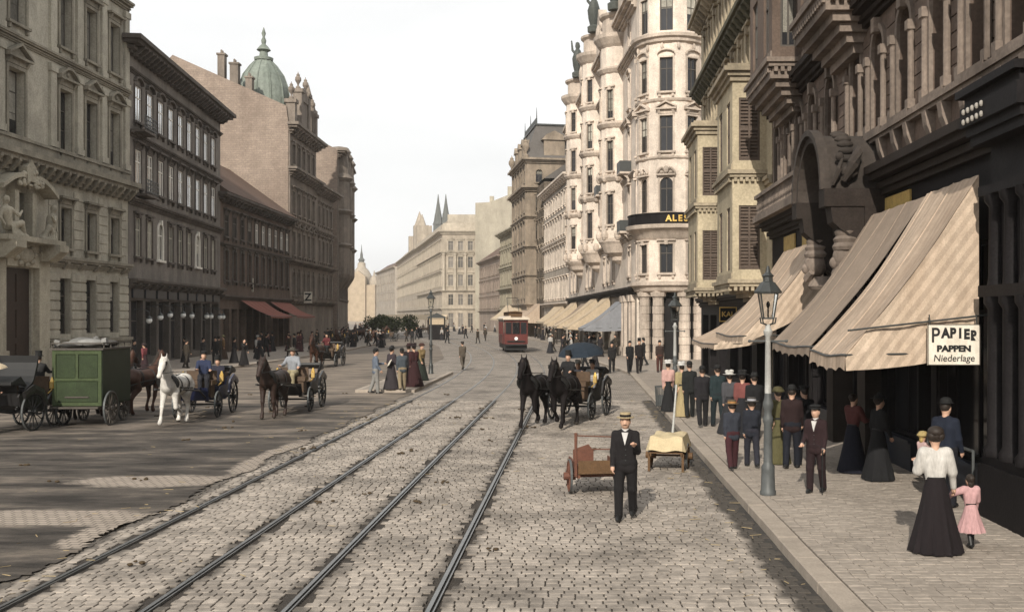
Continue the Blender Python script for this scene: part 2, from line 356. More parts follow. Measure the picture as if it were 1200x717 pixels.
def asphalt():
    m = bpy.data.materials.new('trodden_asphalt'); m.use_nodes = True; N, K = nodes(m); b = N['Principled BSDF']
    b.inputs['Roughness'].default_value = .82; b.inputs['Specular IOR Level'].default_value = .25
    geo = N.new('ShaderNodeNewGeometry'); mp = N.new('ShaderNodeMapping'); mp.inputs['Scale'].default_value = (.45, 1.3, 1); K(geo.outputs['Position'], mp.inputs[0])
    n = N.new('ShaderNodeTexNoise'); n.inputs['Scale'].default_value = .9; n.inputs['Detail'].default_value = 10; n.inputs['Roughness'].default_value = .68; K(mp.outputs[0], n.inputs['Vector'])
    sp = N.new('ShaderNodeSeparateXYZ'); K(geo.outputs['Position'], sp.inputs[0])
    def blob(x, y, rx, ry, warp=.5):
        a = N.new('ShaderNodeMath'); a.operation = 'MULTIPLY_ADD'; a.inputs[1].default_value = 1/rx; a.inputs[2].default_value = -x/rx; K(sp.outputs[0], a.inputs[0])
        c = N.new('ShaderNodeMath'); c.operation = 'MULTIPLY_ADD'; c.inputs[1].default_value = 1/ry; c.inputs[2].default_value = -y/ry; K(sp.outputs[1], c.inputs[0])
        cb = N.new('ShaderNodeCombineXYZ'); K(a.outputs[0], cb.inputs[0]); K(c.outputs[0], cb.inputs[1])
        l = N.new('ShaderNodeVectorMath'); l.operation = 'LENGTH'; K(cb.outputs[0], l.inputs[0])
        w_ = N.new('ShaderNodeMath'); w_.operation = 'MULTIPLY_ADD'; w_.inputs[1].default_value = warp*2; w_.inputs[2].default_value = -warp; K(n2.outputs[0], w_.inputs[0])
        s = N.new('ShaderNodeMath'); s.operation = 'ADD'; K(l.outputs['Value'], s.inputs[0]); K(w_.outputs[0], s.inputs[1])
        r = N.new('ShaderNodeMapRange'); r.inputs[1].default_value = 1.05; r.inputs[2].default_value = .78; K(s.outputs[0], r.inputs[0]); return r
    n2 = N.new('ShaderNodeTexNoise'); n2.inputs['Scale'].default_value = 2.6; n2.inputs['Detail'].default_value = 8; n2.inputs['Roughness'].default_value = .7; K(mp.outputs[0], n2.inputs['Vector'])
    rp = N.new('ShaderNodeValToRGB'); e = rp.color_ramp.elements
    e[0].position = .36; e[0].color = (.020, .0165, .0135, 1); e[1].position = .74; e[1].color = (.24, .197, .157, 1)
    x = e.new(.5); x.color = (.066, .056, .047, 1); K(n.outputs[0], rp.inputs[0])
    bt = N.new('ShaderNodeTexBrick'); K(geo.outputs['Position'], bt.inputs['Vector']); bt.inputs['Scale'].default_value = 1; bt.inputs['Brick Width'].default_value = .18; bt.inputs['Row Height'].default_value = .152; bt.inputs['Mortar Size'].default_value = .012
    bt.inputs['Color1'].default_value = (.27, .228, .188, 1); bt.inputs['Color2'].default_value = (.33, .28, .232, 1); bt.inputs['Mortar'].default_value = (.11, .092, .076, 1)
    # colour runs lighter further up the street
    far_tone = N.new('ShaderNodeMapRange'); far_tone.inputs[1].default_value = 24; far_tone.inputs[2].default_value = 42; far_tone.inputs[3].default_value = -.03; far_tone.inputs[4].default_value = .13; K(sp.outputs[1], far_tone.inputs[0])
    ad = N.new('ShaderNodeMath'); ad.operation = 'ADD'; K(n.outputs[0], ad.inputs[0]); K(far_tone.outputs[0], ad.inputs[1]); K(ad.outputs[0], rp.inputs[0])
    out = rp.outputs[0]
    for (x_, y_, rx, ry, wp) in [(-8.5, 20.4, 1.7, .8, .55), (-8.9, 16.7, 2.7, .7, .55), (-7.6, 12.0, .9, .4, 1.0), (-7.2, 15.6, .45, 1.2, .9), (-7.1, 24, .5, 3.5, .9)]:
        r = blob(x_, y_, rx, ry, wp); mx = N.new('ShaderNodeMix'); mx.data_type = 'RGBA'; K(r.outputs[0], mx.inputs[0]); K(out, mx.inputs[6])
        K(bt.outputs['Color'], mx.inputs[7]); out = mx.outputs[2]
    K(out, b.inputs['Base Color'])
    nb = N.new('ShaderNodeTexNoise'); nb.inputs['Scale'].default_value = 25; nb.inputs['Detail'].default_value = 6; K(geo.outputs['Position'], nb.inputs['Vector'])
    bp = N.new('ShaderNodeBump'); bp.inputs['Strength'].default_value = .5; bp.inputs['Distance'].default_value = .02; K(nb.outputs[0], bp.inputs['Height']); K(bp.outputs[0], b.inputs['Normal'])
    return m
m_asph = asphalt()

def sheet(name, poly, z, mat):
    mb = MB(); mb.add([(x, y, z) for x, y in poly], [tuple(range(len(poly)))]); return struct(mb.build(name, mat))
GEO_Y = 40.0
sheet('ground', [(-3000, -600), (3000, -600), (3000, 4500), (-3000, 4500)], -.06, m_earth)
road = sheet('road', [(-7.2, 4), (2.9, 4), (2.9, GEO_Y), (-7.2, GEO_Y)], -.028, m_bed)
sheet('far_road', [(-26, GEO_Y), (2.9, GEO_Y), (2.9, 57), (14, 57), (14, 76), (-.5, 110), (-16, 200), (-46, 300), (-70, 400), (-110, 400), (-60, 260), (-40, 180), (-33, 140)], -.004, m_settt)
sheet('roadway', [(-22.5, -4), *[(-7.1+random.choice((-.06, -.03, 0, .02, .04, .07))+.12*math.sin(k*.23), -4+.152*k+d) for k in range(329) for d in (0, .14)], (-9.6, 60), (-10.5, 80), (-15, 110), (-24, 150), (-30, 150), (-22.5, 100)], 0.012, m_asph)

# --- setts
WID = [.155, .165, .175, .185, .195]
def sett_verts(w_, d, top, ch=.006, depth=.045):
    a, b = w_/2, d/2
    v = [(-a, -b, -depth), (a, -b, -depth), (a, b, -depth), (-a, b, -depth), (-a, -b, -ch*1.1), (a, -b, -ch*1.1), (a, b, -ch*1.1), (-a, b, -ch*1.1),
         (-a+ch, -b+ch, top), (a-ch, -b+ch, top), (a-ch, b-ch, top), (-a+ch, b-ch, top)]
    f = [(0,1,5,4), (1,2,6,5), (2,3,7,6), (3,0,4,7), (4,5,9,8), (5,6,10,9), (6,7,11,10), (7,4,8,11), (8,9,10,11)]
    return v, f
def lay_setts(name, parent, x0f, x1f, y0, y1, pitch, widths, gapx, gapy, z, mat, skip, nparts, scl=1.0, ch=.006, vis=None, flush=False):
    meshes = {}
    for w_ in widths:
        mb = MB(); mb.add(*sett_verts(w_-gapx, pitch-gapy, 0, ch)); meshes[w_] = mb.mesh(name, mat)
    V = []; F = []; parts = 0; y = y0
    while y < y1:
        x = x0f(y)-(0 if flush else random.random()*.18); first = True; x1 = x1f(y)
        while x < x1:
            w_ = random.choice(widths[:2] if flush and first and int(y*100) % 2 else widths); first = False; xc = x+w_/2; x += w_
            if xc-w_/2 < x0f(y)-.02 or xc+w_/2 > x1+.02 or skip(xc, y, w_): continue
            zz = z+random.uniform(-.004, .004)+(0 if flush else .009*math.sin(xc*1.3+y*.7)*math.sin(y*.9-xc*.5)-.009); tx, ty = random.uniform(-.018, .018), random.uniform(-.02, .02); dy = random.uniform(-.006, .006)
            if parts < nparts and (vis is None or vis(xc, y)):
                o = link(name, meshes[w_], parent, (xc, y+dy, zz)); o.rotation_euler = (tx, ty, random.uniform(-.03, .03)); parts += 1
            else:
                vs, fs = sett_verts(w_-gapx, pitch-gapy, 0, ch); o = len(V)
                V.extend([(xc+a, y+dy+b, zz+c-a*ty+b*tx) for a, b, c in vs]); F.extend([tuple(i+o for i in q) for q in fs])
        y += pitch
    me = bpy.data.meshes.new(name); me.from_pydata(V, [], F); me.materials.append(mat); me.update()
    return stuff(link(name, me, parent))
def skip_rail(x, y, w_): return any(abs(x-(r+cshift(y))) < .05+w_/2 for r in RAILS)
lay_setts('sett', road, lambda y: -7.2+.25*math.sin(y*1.3)-.25, lambda y: 2.84, 9.6, GEO_Y+.3, .152, WID, .019, .004, 0.0, m_sett, skip_rail, 300, vis=lambda x, y: y > 11.45 and -7 < x < 2.6)

# --- rails: head, groove and guard lip
def rail(off, label):
    t = tag(None, None, None) if False else None
    ys = list(np.arange(4, 45, 4.0))+list(np.arange(45, 236, 3.0))
    o = MB(); g = MB()
    for mb, (a, b, z0, z1) in ((o, (-.042, .008, -.05, .007)), (o, (.04, .058, -.05, .006)), (g, (.008, .04, -.05, -.014))):
        vs = []; fs = []
        for y in ys:
            x = off+cshift(y)
            vs += [(x+a, y, z0), (x+a, y, z1), (x+b, y, z1), (x+b, y, z0)]
        for i in range(len(ys)-1):
            for k in range(3): fs.append((i*4+k, i*4+k+1, (i+1)*4+k+1, (i+1)*4+k))
        mb.add(vs, fs)
    root = o.build('tram_rail', m_rail); tag(root, label, 'tram rail', 'rails of the double tram track'); g.build('rail_groove', m_groove, root)
rail(RAILS[0], 'leftmost steel tram rail bordering the dark trodden roadway')
rail(RAILS[1], 'second steel tram rail from the left in the sett paving')
rail(RAILS[2], 'third steel tram rail from the left in the sett paving')
rail(RAILS[3], 'rightmost steel tram rail, nearest the walking man in boater')

# --- right pavement
KERB = 2.86; PZ = .12
pav = sheet('pavement', [(KERB+.3, 2), (8.5, 2), (8.5, GEO_Y), (KERB+.3, GEO_Y)], PZ-.022, m_pbed)
sheet('far_pavement', [(KERB+.3, GEO_Y), (8.5, GEO_Y), (8.5, 58), (14, 60), (14, 80), (3, 112), (-2, 135), (-8, 160), (-22, 212), (-36, 262), (-38, 262), (-22, 205), (-9.5, 158), (-4.9, 133), (-1.9, 110), (.95, 76), (KERB+.3, 56)], PZ, m_pavt)
lay_setts('paving_sett', pav, lambda y: KERB+.322, lambda y: 7.3, 9.5, 34, .132, [.18, .2, .22], .007, .006, PZ, m_pav, lambda *a: False, 300, ch=.005, flush=True, vis=lambda x, y: y > 11.2 and x/y < .435)
sheet('pavement_border', [(KERB+.34, 34), (7.6, 34), (7.6, GEO_Y), (KERB+.34, GEO_Y)], PZ, m_pavt)
kb = thing('kerb', 'long pale granite kerb edging the right pavement', 'kerb', (KERB, 6, 0)); struct(kb)
km = MB(); km.add(*[([(0, .004, -.06), (.3, .004, -.06), (.3, 1.246, -.06), (0, 1.246, -.06), (.004, .004, PZ-.012), (.3, .004, PZ-.012), (.3, 1.246, PZ-.012), (.004, 1.246, PZ-.012), (.016, .012, PZ+.002), (.292, .012, PZ+.002), (.292, 1.238, PZ+.002), (.016, 1.238, PZ+.002)],
   [(0,1,5,4), (1,2,6,5), (2,3,7,6), (3,0,4,7), (4,5,9,8), (5,6,10,9), (6,7,11,10), (7,4,8,11), (8,9,10,11)])][0])
kme = km.mesh('kerb_stone', m_kerb)
for k in range(41):
    o = link('kerb_stone', kme, kb, (random.uniform(-.004, .004), k*1.25, random.uniform(-.004, .004)))
def kerb_run(pts, name='kerb'):
    mb = MB()
    for (a, b) in zip(pts[:-1], pts[1:]):
        d = Vector((b[0]-a[0], b[1]-a[1])).normalized(); n = Vector((d.y, -d.x))*.3
        mb.add([(a[0], a[1], -.05), (b[0], b[1], -.05), (b[0], b[1], PZ+.004), (a[0], a[1], PZ+.004), (a[0]+n.x, a[1]+n.y, PZ+.004), (b[0]+n.x, b[1]+n.y, PZ+.004)], [(0,1,2,3), (3,2,5,4)])
    return struct(mb.build(name, m_kerb))
kerb_run([(KERB, 57.2), (.70, 76), (-2.2, 110), (-5.2, 133), (-9.8, 158), (-22.3, 205), (-38.3, 262)])
gm = MB()
gm.add([(2.5, y, -.026) for y in np.arange(6, 58, .5)]+[(KERB+.02, y, -.026) for y in np.arange(6, 58, .5)], [(i, i+104, i+105, i+1) for i in range(103)])
struct(gm.build('gutter', m_gutter))
# --- left pavement
sheet('left_pavement', [(-21.9, 20), (-21.9, 95), (-23.5, 120), (-28, 150), (-34, 175), (-60, 175), (-45, 20)], PZ, m_pavt)
kerb_run([(-28, 150), (-23.2, 120), (-21.6, 95), (-21.6, 20)])
# --- tram-stop island in mid street
isl = MB(); isl.prism([(-9.6, 44), (-7.05, 44), (-7.1, 58), (-9.8, 58)], 'z', -.05, .13)
struct(isl.build('traffic_island', m_kerb)); sheet('traffic_island_paving', [(-9.4, 44.25), (-7.3, 44.25), (-7.35, 57.8), (-9.6, 57.8)], .134, m_pavt)
# ------------------------------------------------------------------ facade kit
_wc = {}
def win_meshes(w_, h, style, fm, pm):
    k = (round(w_, 2), round(h, 2), style, fm.name, pm.name)
    if k in _wc: return _wc[k]
    f = MB(); p = MB(); t = .07; yb = 0.0
    if style == 'shutter':
        f.box(0, t, -.04, .05, 0, h); f.box(w_-t, w_, -.04, .05, 0, h); f.box(t, w_-t, -.04, .05, 0, t); f.box(t, w_-t, -.04, .05, h-t, h)
        f.box(w_/2-.035, w_/2+.035, -.05, .05, t, h-t)
        for z in (h*.5,): f.box(t, w_/2-.035, -.04, .05, z-.05, z+.05); f.box(w_/2+.035, w_-t, -.04, .05, z-.05, z+.05)
        n = int(h/.13)
        for i in range(n):
            z = t+(h-2*t)*(i+.2)/n
            if abs(z-h*.5) < .09: continue
            for a, b in ((t, w_/2-.035), (w_/2+.035, w_-t)): p.add([(a, -.025, z), (b, -.025, z), (b, .03, z+.075), (a, .03, z+.075), (a, -.025, z-.015), (b, -.025, z-.015), (b, .03, z+.06), (a, .03, z+.06)], [(0,1,2,3), (4,7,6,5), (0,4,5,1), (2,6,7,3), (0,3,7,4), (1,5,6,2)])
        p.box(t, w_-t, .05, .06, t, h-t)
        r = (f.mesh('shutter', fm), p.mesh('louvre', pm))
    else:
        f.box(0, t, 0, .06, 0, h); f.box(w_-t, w_, 0, .06, 0, h); f.box(t, w_-t, 0, .06, 0, t); f.box(t, w_-t, 0, .06, h-t, h)
        if style != 'plain': f.box(w_/2-.03, w_/2+.03, -.01, .05, t, h-t)
        if style in ('cross', 'sash'):
            z = h*.68; f.box(t, w_/2-.03, -.01, .055, z-.035, z+.035); f.box(w_/2+.03, w_-t, -.01, .055, z-.035, z+.035)
        if style == 'sash':
            z = h*.36; f.box(t, w_/2-.03, 0, .05, z-.02, z+.02); f.box(w_/2+.03, w_-t, 0, .05, z-.02, z+.02)
        p.box(t*.6, w_-t*.6, .025, .035, t*.6, h-t*.6)
        r = (f.mesh('window', fm), p.mesh('pane', pm))
    _wc[k] = r; return r
_sc = {}
def surround_mesh(w_, h, head, mat, fw=.18, pr=.08):
    k = (round(w_, 2), round(h, 2), head, mat.name, fw)
    if k in _sc: return _sc[k]
    m = MB()
    m.box(-fw, 0, -pr, .0, 0, h); m.box(w_, w_+fw, -pr, 0, 0, h)
    if head != 'arch': m.box(-fw, w_+fw, -pr, 0, h, h+fw)
    m.box(-fw-.08, w_+fw+.08, -pr-.13, 0, -.14, 0)                    # sill
    m.box(-fw+.02, -fw+.2, -pr-.06, 0, -.38, -.14); m.box(w_+fw-.2, w_+fw-.02, -pr-.06, 0, -.38, -.14)
    zt = h+fw
    if head in ('tri', 'seg', 'flat'):
        m.box(-fw-.02, w_+fw+.02, -pr-.03, 0, zt+.02, zt+.3)          # frieze
        m.box(-fw-.16, w_+fw+.16, -pr-.26, 0, zt+.3, zt+.42); z = zt+.42; a, b = -fw-.16, w_+fw+.16
        for x in (-fw, w_+fw-.18): m.prism([(-pr-.03, zt), (-pr-.2, zt+.28), (-pr-.03, zt+.28)], 'x', x, x+.18)
        if head == 'tri':
            c = (a+b)/2; hh = (b-a)*.26
            m.prism([(a+.1, z), (b-.1, z), (c, z+hh-.1)], 'y', -pr-.05, 0)
            for s in (0, 1):
                p = [(a, z), (c, z+hh), (c, z+hh+.13), (a, z+.13)]
                if s: p = [(a+b-x, q) for x, q in p]
                m.prism(p, 'y', -pr-.27, -.002)
        if head == 'seg':
            c = (a+b)/2; hh = (b-a)*.24; n = 9
            arc = [(a+(b-a)*i/n, z+hh*math.sin(PI*i/n)) for i in range(n+1)]
            m.prism(arc, 'y', -pr-.05, 0)
            for i in range(n):
                m.prism([arc[i], arc[i+1], (arc[i+1][0], arc[i+1][1]+.14), (arc[i][0], arc[i][1]+.14)], 'y', -pr-.27, -.002)
            m.ell((c, -pr-.06, z+hh*.5), (.16, .1, .16), 8, 6)
    elif head == 'hood':
        for i in range(6):
            t0, t1 = PI*i/6, PI*(i+1)/6; c = w_/2; r = w_/2+fw+.05
            m.prism([(c-r*math.cos(t0), zt+.05+.35*math.sin(t0)), (c-r*math.cos(t1), zt+.05+.35*math.sin(t1)), (c-r*math.cos(t1), zt+.17+.35*math.sin(t1)), (c-r*math.cos(t0), zt+.17+.35*math.sin(t0))], 'y', -pr-.14, -.002)
    elif head == 'orn':                                               # broken curly pediment with a cartouche
        m.box(-fw-.1, w_+fw+.1, -pr-.2, 0, zt, zt+.12)
        for s in (-1, 1):
            c = w_/2; pts = [(c+s*(w_/2+fw+.1-t*(w_/2+fw)), -pr-.12, zt+.16+.4*math.sin(t*2.4)) for t in np.linspace(0, 1, 7)]
            m.tube(pts, [.07, .09, .1, .1, .09, .08, .05], 6)
        m.ell((w_/2, -pr-.1, zt+.42), (.2, .13, .28), 9, 6); m.ell((w_/2-.33, -pr-.06, zt+.25), (.14, .1, .12), 7, 5); m.ell((w_/2+.33, -pr-.06, zt+.25), (.14, .1, .12), 7, 5)
    elif head == 'key':
        m.box(w_/2-.14, w_/2+.14, -pr-.1, 0, h-.05, zt+.16); m.box(-fw-.1, w_+fw+.1, -pr-.12, -.002, zt+.1, zt+.22)
    elif head == 'arch':
        n = 10; c = w_/2; r0 = w_/2; zs = h-r0
        m.v = []; m.f = []; m.m = []
        m.box(-fw, 0, -pr, 0, 0, zs); m.box(w_, w_+fw, -pr, 0, 0, zs); m.box(-fw-.08, w_+fw+.08, -pr-.13, 0, -.14, 0)
        for i in range(n):
            t0, t1 = PI*i/n, PI*(i+1)/n; r1 = r0+fw
            m.prism([(c-r0*math.cos(t0), zs+r0*math.sin(t0)), (c-r0*math.cos(t1), zs+r0*math.sin(t1)), (c-r1*math.cos(t1), zs+r1*math.sin(t1)), (c-r1*math.cos(t0), zs+r1*math.sin(t0))], 'y', -pr, 0)
        m.box(c-.12, c+.12, -pr-.1, 0, h-.08, h+fw+.12)
    r = m.mesh('window_surround', mat); _sc[k] = r; return r

class Bld:
    def __init__(s, name, label, p0, p1, D, H, wall, trim=None, cat='building', group=None, z0=0.0):
        s.p0, s.p1 = p0, p1; s.W = math.hypot(p1[0]-p0[0], p1[1]-p0[1]); s.D = D; s.H = H; s.wm = wall; s.tm = trim or wall; s.z0 = z0
        s.root = thing(name, label, cat, (p0[0], p0[1], 0), math.atan2(p1[1]-p0[1], p1[0]-p0[0]), group)
        s.wall = MB(); s.bands = MB()
    def panel(s, u0, u1, z0, z1, ops, frame=None, reveal=.28, win=True, mb=None):
        """wall skin with real openings; each opening gets a window (frame > pane, surround)"""
        mb = mb or s.wall; mb.T = frame
        us = sorted({u0, u1, *[o['u0'] for o in ops], *[o['u1'] for o in ops]}); zs = sorted({z0, z1, *[o['z0'] for o in ops], *[o['z1'] for o in ops]})
        us = [u for u in us if u0 <= u <= u1]; zs = [z for z in zs if z0 <= z <= z1]
        for a, b in zip(us[:-1], us[1:]):
            run = None
            for c, d in zip(zs[:-1], zs[1:]):
                um, zm = (a+b)/2, (c+d)/2
                if any(o['u0'] < um < o['u1'] and o['z0'] < zm < o['z1'] for o in ops): continue
                mb.quad((a, 0, c), (b, 0, c), (b, 0, d), (a, 0, d))
        for o in ops:
            a, b, c, d = o['u0'], o['u1'], o['z0'], o['z1']; rv = o.get('reveal', reveal)
            mb.quad((a, 0, c), (a, rv, c), (a, rv, d), (a, 0, d)); mb.quad((b, rv, c), (b, 0, c), (b, 0, d), (b, rv, d))
            mb.quad((a, 0, c), (b, 0, c), (b, rv, c), (a, rv, c)); mb.quad((a, rv, d), (b, rv, d), (b, 0, d), (a, 0, d))
            if o.get('arch'):
                n = 8; r = (b-a)/2; uc = (a+b)/2
                for i in range(n):
                    t0, t1 = PI*i/n, PI*(i+1)/n
                    mb.prism([(uc-r*math.cos(t0), d-r+r*math.sin(t0)), (uc-r*math.cos(t1), d-r+r*math.sin(t1)), (uc-r*math.cos(t1), d), (uc-r*math.cos(t0), d)], 'y', 0, rv-.01)
            if o.get('open'): continue
            s.window(o, frame, rv)
        mb.T = None
    def window(s, o, frame, rv):
        ox, oy, ph = frame or (0, 0, 0); a = o['u0']; cs, sn = math.cos(ph), math.sin(ph)
        w_, h = o['u1']-a, o['z1']-o['z0']; st = o.get('style', 'cross')
        f, p = win_meshes(w_, h, st, o.get('fm', m_framed), o.get('pm', m_glass))
        y = .08 if st == 'shutter' else rv-.06
        wo = link('shuttered_window' if st == 'shutter' else 'window', f, s.root, (ox+a*cs-y*sn, oy+a*sn+y*cs, o['z0']), ph)
        link('louvre' if st == 'shutter' else 'pane', p, wo)
        if o.get('blind') is None and st in ('cross', 'sash') and o.get('pm', m_glass) is m_glass and h > 1.5 and w_ < 1.6 and random.random() < .42: o['blind'] = random.uniform(.25, .8)
        if o.get('blind'):
            b = MB(); b.box(.09, w_-.09, .012, .022, h*(1-o['blind']), h-.08); b.build('blind', m_curt, wo)
        if o.get('head'):
            link('window_surround', surround_mesh(w_, h, o['head'], o.get('tm', s.tm), o.get('fw', .18)), wo, (0, -y, 0))
    def row(s, us, w_, z0, z1, **k): return [dict(u0=u-w_/2, u1=u+w_/2, z0=z0, z1=z1, **k) for u in us]
    def band(s, u0, u1, z, prof, mb=None):
        """moulding: stack of (projection, height) courses starting at z"""
        mb = mb or s.bands
        for pr, h in prof:
            mb.box(u0-pr*.0, u1, -pr, .02, z, z+h); z += h
    def cornice(s, u0, u1, z, pr=.6, h=.7, brackets=0, bw=.25, mat=None, name='cornice', ends=True, each=False, dx=0):
        m = MB(); e = .0
        for f, a, b in ((.25, 0, .2), (.45, .2, .42), (.8, .5, .72), (1.0, .72, 1.0)): m.box(u0-(pr*f if ends else 0), u1+(pr*f if ends else 0), -pr*f, .02, z+h*a, z+h*b+.0)
        m.box(u0, u1, -pr*.3, .0, z+h*.42, z+h*.5)
        o = m.build(name, mat or s.tm, s.root)
        if brackets:
            bm = MB(); bm.prism([(0, 0), (-pr*.3, 0), (-pr*.85, h*.5), (-pr*.85, h*.68), (0, h*.68)], 'x', -bw/2, bw/2)
            if each:
                me = bm.mesh('bracket', mat or s.tm)
                for i in range(brackets): link('bracket', me, o, (u0+(u1-u0)*(i+.5)/brackets, -.002, z+h*.02-.1))
            else:
                b2 = MB()
                for i in range(brackets):
                    u = u0+(u1-u0)*(i+.5)/brackets
                    b2.add([(x+u, y-.002, q+z-.1) for x, y, q in bm.v], bm.f)
                stuff(b2.build('brackets', mat or s.tm, o))
        return o
    def finish(s, back=True, core=.45):
        w_ = s.wall; W, D, H = s.W, s.D, s.H
        w_.quad((0, 0, s.z0), (0, D, s.z0), (0, D, H), (0, 0, H)); w_.quad((W, 0, s.z0), (W, D, s.z0), (W, D, H), (W, 0, H))
        w_.quad((0, D, s.z0), (W, D, s.z0), (W, D, H), (0, D, H)); w_.quad((0, 0, H), (W, 0, H), (W, D, H), (0, D, H))
        w_.quad((.01, core, s.z0), (W-.01, core, s.z0), (W-.01, core, H-.01), (.01, core, H-.01), 0)
        o = s.wall.build('wall', s.wm, s.root)
        if s.bands.v: s.bands.build('string_course', s.tm, s.root)
        return o
    def roof(s, poly, u0=None, u1=None, mat=None, name='roof'):
        m = MB(); m.prism(poly, 'x', -.1 if u0 is None else u0, s.W+.1 if u1 is None else u1); return m.build(name, mat or m_roof, s.root)
    def chimney(s, u, y, z0, z1, w_=.8, d=.7, mat=None):
        m = MB(); m.box(u-w_/2, u+w_/2, y-d/2, y+d/2, z0, z1-.2); m.box(u-w_/2-.1, u+w_/2+.1, y-d/2-.1, y+d/2+.1, z1-.2, z1)
        for k in (-.25, .25): m.lathe([(.13, z1), (.1, z1+.4)], (u+k*w_, y, 0), 7)
        return m.build('chimney', mat or s.wm, s.root)
def along(p, d, t): return (p[0]+d[0]*t, p[1]+d[1]*t)
def vpdir(px):
    v = Vector(((px-VX)/FP, 1)).normalized(); return (v.x, v.y)
def urn(mb, c, h=1.2, r=.3, n=9):
    mb.lathe([(r*.8, 0), (r*.8, h*.12), (r*.3, h*.2), (r*.35, h*.3), (r, h*.5), (r*.95, h*.65), (r*.5, h*.75), (r*.6, h*.8), (r*.12, h*.92), (.02, h)], c, n)
def awning(label, Y0, Y1, xf, xb, zt, zb, mat, side=None, val=.22, group='canvas shop awnings over the right pavement', name='shop_awning', seg=10):
    """canvas sloping from the facade x=xf, height zt, down to the front bar x=xb, height zb; Y0 near end"""
    t = thing(name, label, 'awning', (xf, Y0, 0), 0, group)
    m = MB(); n, k = seg*2, 12; L_ = Y1-Y0; P = xb-xf
    def pt(i, j): 
        a, b = i/n, j/k; return (P*b, L_*a, zt+(zb-zt)*b-.19*math.sin(PI*b)*(1+.3*math.sin(a*9+zt))-.06*b*math.sin(PI*a)**2+.007*math.sin(a*31+b*5)+.008*math.sin(b*11+a*6))
    vs = [pt(i, j) for i in range(n+1) for j in range(k+1)]
    fs = [(i*(k+1)+j, (i+1)*(k+1)+j, (i+1)*(k+1)+j+1, i*(k+1)+j+1) for i in range(n) for j in range(k)]
    m.add(vs, fs); m.add([(x, y, z-.012) for x, y, z in vs], fs)
    m.build('canvas', mat, t, smooth=1.2)
    v = MB(); nn = max(8, int(L_*5)); s_ = .02 if P > 0 else -.02
    tp = [(P+s_*.3, L_*i/nn, zb-.01-.06*math.sin(PI*i/nn)**2) for i in range(nn+1)]; bt = [(P+s_*(1+.8*math.sin(i*1.7)), L_*i/nn, zb-val-.06*math.sin(PI*i/nn)**2+.06*abs(math.sin(PI*i/3))) for i in range(nn+1)]
    v.add(tp+bt, [(i, i+1, nn+2+i, nn+1+i) for i in range(nn)]); v.build('valance', mat, t)
    b = MB(); b.tube([(P, -.02+(L_+.04)*i/8, zb-.02-.06*math.sin(PI*i/8)**2) for i in range(9)], .022, 6)
    if L_ > 2:
        for k_ in range(1, int(L_/1.15)+1):
            a_ = min(n-1, max(1, round(n*k_*1.15/L_))); sm = MB(); sm.tube([(x_, y_, z_+.004) for x_, y_, z_ in [pt(a_, j) for j in range(k+1)]], .012, 4); sm.build('seam', mat, t)
    b.tube([(P, .02, zb-.02), (0, .02, zb+.02)], .018, 6); b.tube([(P, L_-.02, zb-.02), (0, L_-.02, zb+.02)], .018, 6); b.build('awning_frame', m_iron, t)
    if side:
        c = MB(); n2 = 12
        up = [(P*i/n2, .004+.012*math.sin(i*1.3), zt+(zb-zt)*i/n2-.17*math.sin(PI*i/n2)) for i in range(n2+1)]
        lo = [(P*i/n2*1.0, .004+.025*math.sin(i*1.9), side+(zb-val-side)*i/n2*1.0-.06*math.sin(PI*i/n2)) for i in range(n2+1)]
        mid = [((a[0]+b_[0])/2, .03*math.sin(i*1.1), (a[2]+b_[2])/2) for i, (a, b_) in enumerate(zip(up, lo))]
        c.add(up+mid+lo, [(q*(n2+1)+i, q*(n2+1)+i+1, (q+1)*(n2+1)+i+1, (q+1)*(n2+1)+i) for q in (0, 1) for i in range(n2)])
        c.build('side_curtain', m_awns if mat is m_awn else mat, t, smooth=1.2)
    return t
